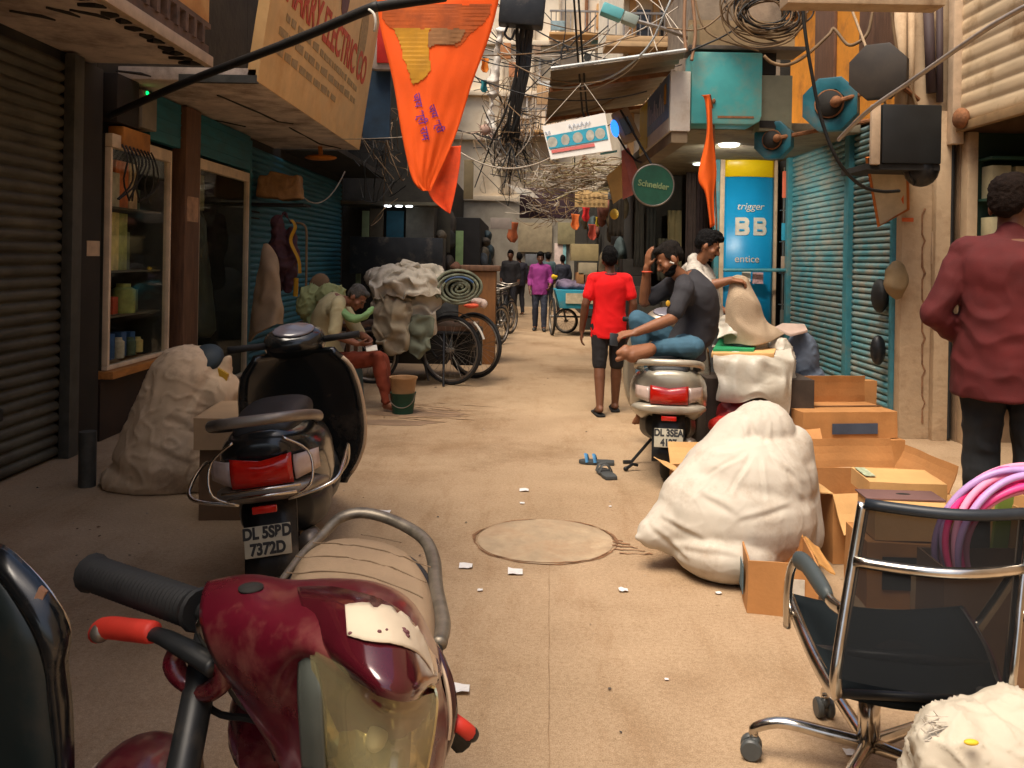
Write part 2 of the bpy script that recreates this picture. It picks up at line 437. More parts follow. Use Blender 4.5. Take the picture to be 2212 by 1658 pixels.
# manhole
mc = gr(1178, 1167); rx, ry = 0.385, 0.36
mh = thing('manhole_cover', 'round concrete manhole cover ringed by brown cracked dirt in the lane', 'manhole', mc)
d = MB(); d.lathe([(0.0005, 0.006), (0.36, 0.006), (0.37, 0.004)], 48, Matrix.Translation(mc)); d.build('lid', m_dirtlight, mh)
ring = []
for k in range(161):
    t = 2 * pi * k / 160; rr = 1 + 0.03 * noise.noise(V((cos(t) * 2, sin(t) * 2, 1))) + 0.015 * noise.noise(V((cos(t) * 9, sin(t) * 9, 4)))
    ring.append(mc + V((rx * rr * cos(t), ry * rr * sin(t), 0)))
rb = MB()
for off, w, z in ((1.0, 0.004, 0.0075), (1.02, 0.008, 0.0035)):
    rows = []
    for k, p in enumerate(ring):
        q = mc + (p - mc) * off; dd = (p - mc).normalized()
        ww = w * max(0.12, 0.8 + 1.9 * noise.noise(p * 6 + V((off * 9, 0, 0))))
        rows.append([q + dd * ww + V((0, 0, z)), q - dd * ww + V((0, 0, z))])
    rb.grid(rows)
rb.build('dirt_ring', m_dirt, mh)
for k in range(5):
    a = gr(1290 + 12 * k, 1160 + 9 * k); b = gr(1345 + 16 * k, 1170 + 7 * k)
    pts = [a.lerp(b, t / 12) + V((0, 0.02 * noise.noise(V((t * .5, k, 0))), 0)) for t in range(13)]
    ribbon(pts, 0.006, 0.0045 + 0.0002 * k, 0.8).build('dirt_crack', m_dirt, mh)
# smear near the bucket
for k in range(9):
    a = gr(880 + random.uniform(-40, 60), 878 + random.uniform(-10, 40)); b = a + V((random.uniform(.25, 0.75), random.uniform(-.3, .05), 0))
    pts = [a.lerp(b, t / 14) + V((0, 0.05 * noise.noise(V((t * .3, k * 3, 0))), 0)) for t in range(15)]
    tag(ribbon(pts, random.uniform(.006, .022), 0.004 + 0.0003 * k, 0.9).build('dirt_smear', M('wet dirt %d' % k, (0.345, 0.22, 0.125), 0.8, var=0.3)),
        'brown wet streak on the concrete by the tan bucket', 'stain', group='wet streaks by the bucket', kind='structure')

for i, (px, py, sx, sy) in enumerate(((905, 893, .55, .16), (830, 912, .5, .12))):
    c = gr(px, py); pts = []
    for k in range(64):
        t = 2 * pi * k / 64; rr = 1 + .35 * noise.noise(V((cos(t) * 1.6, sin(t) * 1.6, i * 3))) + .16 * noise.noise(V((cos(t) * 6, sin(t) * 6, i))); pts.append(c + V((sx * rr * cos(t), sy * rr * sin(t), .0026 + .0003 * i)))
    w = MB(); w._add(pts, [list(range(64))]); tag(w.build('damp_patch', M('damp concrete %d' % i, (.235, .15, .09), .7, var=.35, scale=4), fix=False), ['damp brown patch spreading from the buckets', 'damp patch under the bowed man', 'oily patch beside the handlebar grip'][i], 'stain', kind='structure')
# ---------------------------------------------------------------- buildings, near side in shade
def bld(name, label, loc): return thing(name, label, 'building', loc)
b1 = bld('shop_building', 'shaded shop with a closed brown roller shutter under a peeling canopy', (-3.4, 3, 0))
w = MB(); w.box(-7, -3.42, -9, 6.9, 0, 7.0); w.build('wall', m_shadewall, b1)
w = MB(); shutter(w, (-3.41, 3.0, 0), (-3.41, 6.33, 0), 0.02, 2.95, 0.083, 0.035, (1, 0, 0)); so = w.build('roller_shutter', m_shutL, b1, smooth=True)
w = MB(); w.box(-3.38, -3.3, 6.33, 6.47, 0, 3.0); w.build('guide_rail', m_railL, so, bevel=0.006)
w = MB(); w.box(-3.41, -3.35, 5.35, 5.6, 0.42, 0.5); w.ell((-3.35, 5.47, 0.44), (0.03, 0.06, 0.05)); w.build('lock', m_black, so, bevel=0.004)
w = MB(); w.box(-3.42, -3.36, 6.5, 6.89, 0, 3.0); w.build('pillar', M('dark pillar', (0.02, 0.016, 0.012), 0.7, var=0.6), b1, bevel=0.01)
w = MB(); w.box(-3.36, -3.355, 6.66, 6.86, 1.5, 1.62); w.build('sticker', m_cream, b1)
w = MB(); w.box(-3.42, -2.49, -3, 6.75, 3.02, 3.12); w.build('canopy_soffit', m_soffit, b1, bevel=0.01)
m_brk = M('broken plaster edge', (0.02, 0.017, 0.014), 0.95)
for k in range(13):
    y = 4.6 + k * 0.17
    w = MB(); w.tube([(-2.62 + random.uniform(-.05, .05), y, 3.012), (-2.55, y + random.uniform(-.05, .05), 3.008), (-2.51, y + .05, 3.012)], [0.012, random.uniform(.016, .03), 0.01], 6); w.build('broken_plaster', m_brk, b1)
for (px, py, l) in ((20, 22, .35), (100, 15, .2), (150, 20, .3), (250, 152, .4), (330, 168, .3)):
    p = at(px, py, 1); p = V((p.x, p.y, p.z)) ; k = (3.016 - EYE) / (p.z - EYE); p = V((p.x * k, p.y * k, 3.014))
    w = MB(); w.tube([p, p + V((l * .4, .1, 0)), p + V((l * .5, .2, 0))], [0.008, .014, .006], 6); w.build('broken_plaster', m_brk, b1)
w = MB(); w.box(-2.49, -2.43, -3, 6.75, 3.0, 3.085); w.build('edge_batten', m_cream, b1, bevel=0.008)
w = MB()
for k in range(60):
    y = -3 + k * 0.165
    if y < 6.7: w.box(-2.5, -2.452, y, y + 0.05, 3.16, 3.3)
w.box(-2.5, -2.47, -3, 6.75, 3.085, 3.17); w.box(-2.5, -2.455, -3, 6.75, 3.3, 3.34)
w.build('batten_frieze', M('frieze wood', (0.14, 0.08, 0.05), 0.7, var=0.5, scale=8), b1)
s1 = thing('shop_sign', 'faded orange shop sign above the peeling canopy edge', 'sign', (-2.5, 3, 3.34))
w = MB(); w.box(-2.56, -2.47, -3, 6.75, 3.345, 5.2); w.build('panel', m_orangesign, s1, bevel=0.006)
w = MB()
for k, (y, z, h) in enumerate(((6.2, 3.62, .12), (5.8, 3.5, .07), (6.35, 3.95, .2), (5.2, 3.7, .25), (5.5, 4.1, .2))):
    w.box(-2.469, -2.466, y - h, y, z, z + h)
w.build('faded_print', m_redink, s1)

b2 = bld('electrical_shop', 'shop with two glazed showcases and teal fascia under a cracked soffit', (-3.4, 8.8, 0))
w = MB(); w.box(-7, -3.42, 6.905, 10.65, 2.99, 7.0); w.box(-7, -3.95, 6.905, 10.65, 0, 2.985); w.build('wall', m_shadewall, b2)
w = MB(); w.box(-3.42, -2.24, 7.25, 11.9, 3.0, 3.11); w.build('canopy_soffit', m_soffit, b2, bevel=0.01)
w = MB()
crk = [((470, 205), (560, 243), (600, 262), (640, 268)), ((625, 275), (690, 310), (745, 322)), ((400, 250), (480, 262), (540, 275))]
for c in crk:
    pts = []
    for a, b in zip(c, c[1:]):
        for t in range(6):
            px, py = a[0] + (b[0] - a[0]) * t / 6, a[1] + (b[1] - a[1]) * t / 6
            p = at(px, py, 1); k = (2.996 - EYE) / (p.z - EYE); pts.append(V((p.x * k, p.y * k, 2.998)))
    w.tube(pts, [0.012 + 0.008 * noise.noise(p * 4) for p in pts], 5)
w.build('crack', m_dark, b2)
for y0, y1 in ((7.72, 8.42), (8.94, 10.6)):
    w = MB(); w.box(-3.42, -3.34, y0, y1, 2.56, 2.985)
    for k in range(3): w.box(-3.34, -3.332, y0, y1, 2.66 + k * .12, 2.672 + k * .12)
    w.build('fascia', m_tealfascia, b2, bevel=0.004)
w = MB(); w.box(-3.44, -3.3, 8.46, 8.85, 0, 2.99); w.build('wooden_pillar', m_wood, b2, bevel=0.012)
w = MB(); w.box(-3.3, -3.296, 8.5, 8.8, 1.85, 2.1); w.build('pillar_sticker', M('pasted labels', (0.45, 0.27, 0.16), 0.7, var=0.5, scale=9), b2)
w = MB(); w.box(-3.95, -3.36, 6.92, 8.2, 0, 0.5); w.build('counter_base', M('dark wood base', (0.03, 0.016, 0.01), 0.6, var=0.5, scale=4), b2)
w = MB(); w.box(-3.95, -3.26, 6.92, 8.2, 0.502, 0.565); w.build('counter_top', m_woodorange, b2, bevel=0.006)
def showcase(y0, y1, z0, z1, bars):
    f = MB(); x0, x1, t = -3.37, -3.31, 0.035
    f.box(x0, x1, y1 - t, y1, z0, z1); f.box(x0, x1, y0, y1 - t - .002, z1 - 0.11, z1); f.box(x0, x1 - .01, y0, y1 - t - .002, z0, z0 + t); f.box(x0, x1 - .01, y0, y0 + t, z0 + t + .002, z1 - .112)
    fo = f.build('showcase_frame', M('cream frame %s' % y0, (0.68, 0.54, 0.38), 0.6, var=0.25), b2, bevel=0.004)
    g_ = MB(); g_.box(-3.345, -3.339, y0 + t, y1 - t, z0 + t, z1 - 0.11); g_.build('glass_pane', m_glass, fo)
    s_ = MB()
    for z in bars: s_.box(-3.9, -3.39, y0 + .04, y1 - .04, z, z + .015)
    s_.build('shelf', M('dusty shelf %s' % y0, (0.10, 0.08, 0.05), 0.6), fo)
    k = MB(); k.box(-3.94, -3.92, y0, y1, z0, z1); k.box(-3.9, -3.37, y1 - .03, y1 - .0, z0, z1 - .002); k.box(-3.9, -3.37, y0, y0 + .02, z0, z1 - .002); k.build('back_panel', M('case back %s' % y0, (0.035, 0.035, 0.026), 0.8, var=0.5), fo)
showcase(6.95, 8.15, 0.57, 2.5, (0.98, 1.36, 1.9))
showcase(8.87, 10.5, 0.05, 2.52, ())
# goods in the showcase, each a box or jar of its own
gc = [rgb(150, 140, 70), rgb(120, 125, 70), rgb(165, 150, 95), rgb(175, 150, 120), rgb(70, 80, 60), rgb(190, 95, 50), rgb(40, 70, 110), rgb(150, 60, 40), rgb(160, 150, 130)]
gm = [M('packet card %d' % i, tuple(min(.8, x * 1.9) for x in c), 0.6, var=0.35, scale=14) for i, c in enumerate(gc)]
def goods(y, z, wy, h, mi, dx, cyl, lab):
    mb = MB(); x = -3.45 - dx
    if cyl: mb.lathe([(0.001, z), (wy / 2, z), (wy / 2, z + h * .8), (wy * .3, z + h * .88), (wy * .3, z + h), (0.001, z + h)], 14, Matrix.Translation((x, y, 0)))
    else: mb.box(x - .1, x, y - wy / 2, y + wy / 2, z, z + h)
    tag(mb.build('packet', gm[mi], bevel=0.004), lab, 'packet', group='goods behind the showcase glass')
gl = {0: 'olive packet', 1: 'green packet', 2: 'yellow packet', 3: 'tan carton', 4: 'dark green carton', 5: 'orange carton', 6: 'blue packet', 7: 'dark red packet', 8: 'grey packet'}
rows = [(1.375, [(7.15, .2, .5, 0), (7.36, .19, .5, 2), (7.56, .18, .5, 1), (7.75, .16, .34, 4)]),
        (1.915, [(7.3, .22, .3, 8), (7.55, .24, .42, 5), (7.8, .16, .42, 3), (7.97, .12, .2, 4)]),
        (0.995, [(7.12, .13, .18, 3), (7.27, .12, .22, 8), (7.42, .1, .15, 7), (7.6, .2, .26, 1), (7.8, .16, .2, 4)]),
        (0.61, [(7.1, .1, .12, 2), (7.22, .11, .2, 8), (7.34, .1, .22, 6), (7.46, .1, .18, 8), (7.58, .1, .22, 6), (7.7, .1, .16, 4), (7.82, .1, .2, 6), (7.94, .1, .14, 2)])]
shelfn = ['on the middle showcase shelf', 'on the top showcase shelf', 'below the tall packets', 'on the showcase floor']
for ri, (z, its) in enumerate(rows):
    for i, (y, wy, h, mi) in enumerate(its):
        nb = 'beside the frame' if i == len(its) - 1 else ('nearest the dark pillar' if i == 0 else 'just past the ' + ('tall ' if its[i - 1][2] > .3 else 'small ' if its[i - 1][2] < .15 else '') + gl[its[i - 1][3]])
        goods(y, z, wy, h, mi, random.uniform(0, .12), ri >= 2 and i % 2 == 1, '%s %s, %s' % (gl[mi], shelfn[ri], nb))
w = MB(); w.box(-3.5, -3.46, 8.95, 9.4, 2.0, 2.38); tag(w.build('notice', M('pale green notice', (0.22, 0.22, 0.12), 0.7)), 'pale green notice sheet inside the second glass door', 'notice')
w = MB(); w.tube(interp([(-3.6, 9.5, .6), (-3.62, 9.55, 1.0), (-3.6, 9.45, 1.4), (-3.62, 9.5, 2.0)], 12), [.2, .26, .25, .24, .22, .22, .2, .2, .18, .16, .15, .1], 10)
tag(w.build('hanging_sheet', M('grey green plastic', (0.05, 0.06, 0.045), 0.4, var=0.5), smooth=True), 'grey green plastic sheet hanging behind the second glass door', 'sheet')
# meter box
mt = thing('meter_box', 'grey electric meter box with a green light over an orange box', 'meter box', (-3.35, 7.5, 2.5))
w = MB(); w.box(-3.42, -3.28, 7.42, 7.72, 2.62, 2.95); w.build('casing', M('grey meter casing', (0.22, 0.19, 0.14), 0.6), mt, bevel=0.01)
w = MB(); w.ell((-3.275, 7.5, 2.93), (.012, .018, .018)); w.build('indicator_lamp', M('green lamp', (0.0, 0.75, 0.12), 0.4, emit=1.2), mt)
w = MB(); w.box(-3.42, -3.29, 7.1, 7.62, 2.4, 2.58); w.build('fuse_box', M('orange fuse box', (0.40, 0.16, 0.03), 0.6, var=0.4), mt, bevel=0.01)
w = MB(); w.box(-3.42, -3.30, 7.0, 7.4, 2.6, 3.0); w.build('switch_board', M('dark switch board', (0.02, 0.014, 0.01), 0.7), mt, bevel=0.01)
w = MB()
for k in range(9):
    a = V((-3.28, 7.05 + .07 * k, 2.42)); w.tube(interp([a, a + V((.06, -.02, -.12)), a + V((.02, .1 * sin(k), -.3)), a + V((-.02, .2 * cos(k * 2), -.45))], 9), 0.008, 5)
w.build('wiring', m_cable, mt)

# the tan electrical company sign board, leaning out at the top
sg = thing('shop_sign', 'large yellowed electrical company sign with red lettering above the cracked soffit', 'sign', (-2.2, 9.5, 3.1))
A, B_, C_, D_ = V((-2.235, 7.25, 3.0)), V((-2.235, 11.9, 3.0)), V((-1.9, 11.9, 5.4)), V((-1.9, 7.25, 5.4))
nrm = (B_ - A).cross(D_ - A).normalized()
w = MB(); w.slab([A, B_, C_, D_], -nrm * 0.1 if nrm.x > 0 else nrm * 0.1); w.build('panel', m_signtan, sg, bevel=0.008)
fn = nrm if nrm.x > 0 else -nrm
up = (D_ - A).normalized(); along = (B_ - A).normalized()
sm = frame(A + fn * 0.006 + along * 2.32 + up * 0.98, along, up)
text('HARRY ELECTRIC CO', 0.50, m_redink, sg, sm, 'lettering', 0.002, sx=0.80, bold=0.012)
w = MB()
for r_, (h, l0, l1) in enumerate(((0.66, .5, 3.7), (0.5, .35, 3.9), (0.33, .3, 2.6))):
    x = l0
    while x < l1:
        l = random.uniform(.06, .28)
        q = A + fn * 0.004 + along * x + up * h
        w.slab([q, q + along * l, q + along * l + up * (.07 + random.uniform(-.012, .02)), q + up * .07], fn * .002); x += l + random.uniform(.03, .1)
w.build('small_print', m_greyink, sg)
def blob(c, rx, ry, mat, nm, seed):
    mb = MB(); pts = []
    for k in range(20):
        t = 2 * pi * k / 20; rr = 1 + .22 * noise.noise(V((cos(t) * 1.5, sin(t) * 1.5, seed)))
        pts.append(A + fn * 0.004 + along * (c[0] + rx * rr * cos(t)) + up * (c[1] + ry * rr * sin(t)))
    mb.slab(pts, fn * 0.003); mb.build(nm, mat, sg)
blob((1.0, 1.62), .24, .3, m_brownink, 'printed_picture', 1); blob((2.55, 1.62), .22, .34, m_purpleink, 'printed_picture', 2); blob((3.75, 1.35), .22, .42, m_greyink, 'printed_picture', 3)
w = MB(); w.box(-2.9, -2.24, 7.24, 7.3, 2.985, 3.05); w.build('edge_trim', m_railL, sg)

b3 = bld('shop_building', 'shuttered shop with a deep teal roller shutter behind hanging bags', (-3.4, 13, 0))
w = MB(); w.box(-7, -3.42, 10.66, 16.6, 0, 8); w.build('wall', m_shadewall, b3)
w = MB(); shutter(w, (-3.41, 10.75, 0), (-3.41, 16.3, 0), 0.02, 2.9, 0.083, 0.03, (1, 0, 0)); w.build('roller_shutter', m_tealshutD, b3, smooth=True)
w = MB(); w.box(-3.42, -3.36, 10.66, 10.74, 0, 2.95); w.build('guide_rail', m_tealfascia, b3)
w = MB(); w.box(-3.42, -2.6, 12.2, 16.5, 3.02, 3.1); w.build('canopy_soffit', m_shadewall, b3)

# dark stalls that close in on the lane further off
b4 = bld('stall_building', 'dark cluttered stall block jutting into the lane behind the flag', (-2.4, 20, 0))
w = MB(); w.box(-7, -1.75, 17.2, 42, 0, 3.6); w.box(-7, -2.2, 17.21, 42, 3.605, 8); w.build('wall', m_shadewall, b4)
w = MB(); w.box(-1.749, -0.95, 21, 42, 0, 2.5); w.build('lean_to', M('black tarpaulin stall', (0.016, 0.015, 0.014), 0.8, var=0.6, scale=2), b4, bevel=0.03)
w = MB(); w.box(-3.4, -1.5, 16.2, 17.19, 2.5, 2.56); w.build('awning', M('dusty awning', (0.10, 0.09, 0.06), 0.8), b4)
w = MB()
for px, py in ((838, 418), (862, 427), (884, 437)):
    p = at(px, py, 16.4); w.ell((p.x, p.y, 2.485), (.07, .09, .02))
w.build('ceiling_lamp', M('lamp white', (0.9, 0.95, 1.0), 0.4, emit=2.5), b4)
def panel(nm, a, b, Y, mat, lab, cat, th=0.04, grp=None):
    p, q = at(a[0], a[1], Y), at(b[0], b[1], Y)
    mb = MB(); mb.box(min(p.x, q.x), max(p.x, q.x), Y - th, Y, min(p.z, q.z), max(p.z, q.z))
    o = mb.build(nm, mat, bevel=0.004); return tag(o, lab, cat, grp)
mm = lambda n, c, **k: M(n, c, k.pop('rough', .75), var=k.pop('var', .3), **k)
panel('display_board', (878, 445), (936, 560), 16.9, mm('grey sheet', (0.16, 0.15, 0.12)), 'grey upright sheet in the dark stall below three ceiling lamps', 'sheet')
panel('display_board', (800, 450), (828, 520), 16.9, mm('brown sheet', (0.09, 0.07, 0.045)), 'brown narrow sheet standing in the dark stall beyond the teal shutter', 'sheet')
panel('cloth_strip', (783, 455), (797, 520), 16.8, mm('pale green cloth', (0.22, 0.28, 0.15)), 'pale green cloth strip hanging at the dark stall corner', 'cloth')
panel('cloth_strip', (985, 498), (1000, 575), 20.5, mm('bright green cloth', (0.25, 0.38, 0.16)), 'light green strip hanging above the loaded tricycle cart', 'cloth')
panel('price_tag', (765, 517), (777, 547), 16.0, mm('tan tag', (0.5, 0.3, 0.12)), 'small tan tag on the black stall counter front', 'tag')
panel('cloth_strip', (770, 560), (779, 640), 15.9, mm('pale strip', (0.22, 0.27, 0.16)), 'thin pale green strip hanging below a small tan tag', 'cloth')
panel('stall_counter', (770, 512), (962, 592), 15.9, m_black, 'black boxy stall counter behind the piled white sacks', 'counter', 0.6)
panel('blue_sheet', (836, 455), (872, 535), 16.95, mm('dull blue sheet', (0.02, 0.09, 0.13)), 'dull blue sheet between brown and grey sheets in stall', 'sheet')
panel('signboard', (946, 440), (972, 545), 18.5, mm('dark olive board', (0.05, 0.045, 0.03)), 'dark olive narrow board beyond the small hanging flag', 'board')
panel('signboard', (1003, 345), (1022, 430), 17.5, mm('tan olive board', (0.16, 0.12, 0.06)), 'tan olive upright board beside the small hanging flag', 'board')
for k in range(26):
    Y = random.uniform(18, 27); x = -1.7 if Y < 21 else -.93; z = random.uniform(.3, 2.4); wd = random.uniform(.1, .5); h = random.uniform(.15, .6)
    col = random.choice([(0.03, .03, .03), (.06, .05, .04), (.05, .06, .07), (.09, .05, .03), (.03, .05, .06), (.12, .1, .07)])
    mb = MB(); mb.ell((x + .05, Y, z), (.12, wd, h * .6)); me = remesh(mb, .05, 2, .04, 3)
    tag(finish(me, 'hanging_goods', M('stall goods %d' % k, col, .8, var=.5)), 'dark bundle hanging along the far stall fronts', 'bundle', group='dark bundles on the far stall fronts')

# ---------------------------------------------------------------- the end of the lane
b5 = bld('apartment_building', 'tall sunlit beige apartment block closing the lane', (1, 29, 0))
w = MB(); w.box(-3.5, 9, 27.0, 34, 0, 16); w.build('wall', m_beige, b5)
w = MB()
m_corn = M('cornice', (0.70, 0.58, 0.42), .8, var=.2, scale=2)
for z in (3.3, 5.2, 6.6, 8.2, 10.2): w = MB(); w.box(-3.6, 9, 26.8, 26.998, z, z + .16); w.build('cornice', m_corn, b5, bevel=.02)
for px, y0, y1, wd in ((1378, 40, 190, 34), (1415, 20, 150, 16), (1340, 60, 130, 16), (1245, 150, 230, 26), (1300, 10, 60, 24)):
    a, b = at(px - wd / 2, y1, 26.9), at(px + wd / 2, y0, 26.9); w = MB(); w.box(a.x, b.x, 26.75, 26.997, a.z, b.z); w.build('pilaster', m_ochre, b5, bevel=.02)
m_wshade = M('shaded window', (.34, .27, .18), .4)
for px, py, wd, h in ((1120, 60, 34, 70), (1120, 220, 34, 60), (1225, 60, 30, 80), (1440, 60, 30, 70), (1330, 200, 30, 40), (1180, 150, 26, 50), (1100, 330, 40, 60)):
    a, b = at(px - wd / 2, py + h / 2, 26.95), at(px + wd / 2, py - h / 2, 26.95)
    w = MB(); fr = MB(); w.box(a.x, b.x, 26.97, 26.996, a.z, b.z)
    for x in (a.x - .06, b.x): fr.box(x, x + .06, 26.9, 26.996, a.z, b.z)
    fr.box(a.x - .1, b.x + .1, 26.85, 26.996, a.z - .08, a.z - .002)
    wo = w.build('window', m_wshade, b5); fr.build('window_frame', m_white, wo)
m_pipe = M('facade pipe', (.45, .36, .25), .6, var=.3)
for px in (1085, 1098, 1150, 1205, 1262, 1318, 1360, 1446):
    a = at(px, 300, 26.9); w = MB(); w.tube([(a.x, 26.88, 3.5), (a.x, 26.88, 12)], random.uniform(.03, .07), 6); w.build('pipe', random.choice([m_pipe, m_rust, m_white]), b5)
for px, z, wd in ((1150, 5.36, 2.0), (1330, 6.76, 1.6), (1250, 8.36, 2.0), (1420, 5.36, 1.5)):
    a = at(px, 300, 26.9); w = MB(); w.box(a.x - wd / 2, a.x + wd / 2, 26.1, 26.79, z, z + .08); ba = w.build('balcony', m_ochre, b5, bevel=.01)
    w = MB()
    for k in range(14): xx = a.x - wd / 2 + .03 + k * (wd - .06) / 13; w.box(xx, xx + .03, 26.12, 26.15, z + .082, z + .7)
    w.box(a.x - wd / 2, a.x + wd / 2, 26.1, 26.17, z + .7, z + .75); w.build('railing', m_steel, ba)
for px, py, wd, h, c_, lab in ((1110, 150, 22, 30, (.5, .2, .08), 'orange brown sign high on the beige block'), (1290, 85, 26, 18, (.2, .35, .36), 'grey teal board on the upper beige facade'), (1195, 240, 30, 14, (.6, .3, .12), 'ochre board low on the beige facade'), (1330, 130, 18, 34, (.62, .4, .16), 'tall ochre panel on the beige facade'), (1160, 110, 16, 26, (.32, .2, .12), 'brown board between two facade windows')):
    a, b = at(px - wd / 2, py + h / 2, 26.7), at(px + wd / 2, py - h / 2, 26.7); w = MB(); w.box(a.x, b.x, 26.66, 26.74, a.z, b.z); tag(w.build('facade_board', M(lab[:14], c_, .7, var=.4, scale=6)), lab, 'board')
for px, py, wd, h in ((1420, 155, 60, 55), (1385, 175, 30, 30), (1270, 120, 34, 26)):
    a, b = at(px - wd / 2, py + h / 2, 26), at(px + wd / 2, py - h / 2, 26)
    ac = thing('air_conditioner', 'white outdoor cooler box %s on the beige block' % {1420: 'above the corrugated awning', 1385: 'beside an ochre pilaster', 1270: 'high on the facade'}[px], 'air conditioner', (a.x, 26, a.z))
    w = MB(); w.box(a.x, b.x, 26.2, 26.8, a.z, b.z); w.build('casing', m_beige, ac, bevel=.02)
    w = MB(); w.lathe([(.001, 0), (h * .0045, 0), (h * .0045, .02), (.001, .02)], 20, Matrix.Translation(((a.x + b.x) / 2, 26.2, (a.z + b.z) / 2)) @ Matrix.Rotation(pi / 2, 4, 'X')); w.build('fan_grille', m_window, ac)
    w = MB(); w.box(a.x + .05, a.x + .1, 26.2, 26.75, a.z - .2, a.z - .004); w.box(b.x - .1, b.x - .05, 26.2, 26.75, a.z - .2, a.z - .004); w.build('bracket', m_rust, ac)
# ground floor beyond the dark beam
w = MB(); w.box(-3.5, 9, 26.9, 26.998, 0, 3.29); w.build('shop_level', M('grey shop fronts', (0.36, 0.32, 0.25), .8, var=.35, scale=1.5), b5)
panel('fascia_board', (1120, 480), (1192, 545), 26.85, mm('tan shop fascia', (0.36, .29, .18)), 'tan shop fascia at the far end under the dark beam', 'shop front', .06)
panel('window_band', (1135, 548), (1185, 575), 26.85, mm('grey blue front', (0.16, .17, .18)), 'grey blue window band at the far lane end', 'shop front', .1)
panel('poster', (1198, 525), (1215, 600), 26.8, mm('red white poster', (0.7, .55, .48)), 'white and pink poster strip at far lane end', 'poster', .05)
panel('poster', (1216, 525), (1222, 590), 26.8, mm('teal poster', (0.25, .5, .52)), 'narrow teal poster strip at far lane end', 'poster', .05)
panel('olive_board', (1205, 480), (1262, 528), 26.8, mm('olive shutter', (0.27, .23, .12)), 'olive shop board under the dark overhead beam', 'shop front', .1)
bm_ = thing('lane_beam', 'dark purple brown board hung across the lane under tangled wires', 'board', at(1180, 465, 19))
p, q = at(1122, 470, 19), at(1250, 408, 19)
w = MB(); w.box(p.x, q.x, 18.9, 19.1, p.z, q.z); w.build('panel', M('dark purple board', (0.045, .02, .028), .7, var=.4), bm_, bevel=.02)
w = MB()
for x in (p.x + .1, q.x - .1): w.tube([(x, 19, q.z), (x, 19, q.z + 1.4)], .015, 6)
w.build('hanger', m_cable, bm_)
w = MB(); w.slab([at(1095, 398, 18.5), at(1150, 415, 18.5), at(1165, 428, 18.5), at(1120, 418, 18.5)], V((0, .3, .03))); tag(w.build('tin_sheet', m_white), 'pale bent tin sheet at the dark beam corner', 'tin sheet')

# ---------------------------------------------------------------- lit side
b6 = bld('shop_building', 'open shop under a raised cream roller shutter', (3.9, 5, 0))
w = MB(); w.box(3.8, 8, -9, 4.6, 0, 4.2); w.box(3.8, 8, -9, 7.56, 4.2, 7.0); w.box(7.2, 8, 4.6, 7.56, 0, 4.2); w.build('wall', m_tanwall, b6)
w = MB(); shutter(w, (3.82, 4.6, 0), (3.82, 7.5, 0), 2.78, 4.19, 0.125, 0.011, (-1, 0, 0)); so = w.build('roller_shutter', m_creamshut, b6, smooth=R(30))
w = MB(); w.box(3.77, 3.83, 4.6, 7.5, 2.70, 2.775); w.build('bottom_rail', M('shutter bottom rail', (.30, .19, .09), .6, var=.3), so, bevel=.006)
w = MB(); w.box(3.74, 3.84, 7.42, 7.52, 2.6, 4.2); w.build('guide_rail', m_cream, so, bevel=.006)
w = MB(); w.ell((3.75, 7.3, 2.8), (.06, .1, .09)); w.build('shutter_motor', m_rust, so)
w = MB(); w.box(3.85, 7.2, 7.50, 7.58, 0, 4.19); w.build('side_wall', M('brown side wall', (.21, .135, .075), .8, var=.3), b6)
w = MB(); w.box(3.86, 3.95, 7.38, 7.498, 0, 2.7); w.build('jamb', m_tanwall, b6, bevel=.01)
w = MB(); w.box(3.97, 7.2, 7.44, 7.498, .3, 2.7); w.build('shelf_back', M('dark green shelf', (.012, .035, .022), .7), b6)
w = MB()
for z in (2.45, 2.1, 1.72, 1.35, 1.0): w.box(3.97, 7.2, 7.2, 7.438, z, z + .02)
w.build('shelf', M('green shelf board', (.02, .07, .05), .6), b6)
k = 0
for z in (2.12, 1.74, 1.37):
    for i in range(5):
        h = random.uniform(.2, .28); x = 4.0 + i * .2
        mb = MB(); mb.box(x, x + .16, 7.25, 7.42, z, z + h)
        tag(mb.build('stock_carton', M('stock card %d' % k, random.choice([(.56, .50, .30), (.50, .46, .28), (.62, .54, .32)]), .7), bevel=.004), 'pale olive carton on the green shelf behind the maroon shirt', 'carton', group='pale cartons on the green shelf'); k += 1
w = MB(); w.box(3.4, 3.82, 7.6, 7.72, 0, 7); w.box(3.82, 8, 7.6, 7.72, 0, 7); pl = thing('party_pillar', 'cracked tan plaster pillar between the teal and cream shutters', 'pillar', (3.6, 7.66, 0)); w.build('shaft', m_tanwall, pl, bevel=.008)
w = MB()
pts = [at(1992 + 5 * noise.noise(V((t, 0, 0))) + (6 if t % 5 == 0 else 0), 450 + t * 14, 7.595) for t in range(34)]
w.tube(pts, [.008 + .006 * noise.noise(p * 5) for p in pts], 5); w.build('crack', m_dirt, pl)
w = MB(); a, b = at(2012, 570, 7.58), at(2032, 500, 7.58); w.box(a.x, b.x, 7.57, 7.598, a.z, b.z); w.build('switch_plate', m_cream, pl, bevel=.006)
w = MB(); a, b = at(1950, 478, 7.58), at(1975, 470, 7.58); w.box(a.x, b.x, 7.592, 7.598, a.z, b.z); w.build('paint_mark', M('orange paint', (.6, .12, .03)), pl)
w = MB(); w.box(3.66, 3.79, 7.52, 7.598, 0, 2.9); w.build('pilaster', m_tanwall, pl, bevel=.006)
w = MB(); w.tube([(3.805, 7.55, 0.02), (3.805, 7.55, 2.75)], .028, 8); w.build('dark_gap', m_cable, pl)  # black tube drawn for the shade in the gap between the pillars

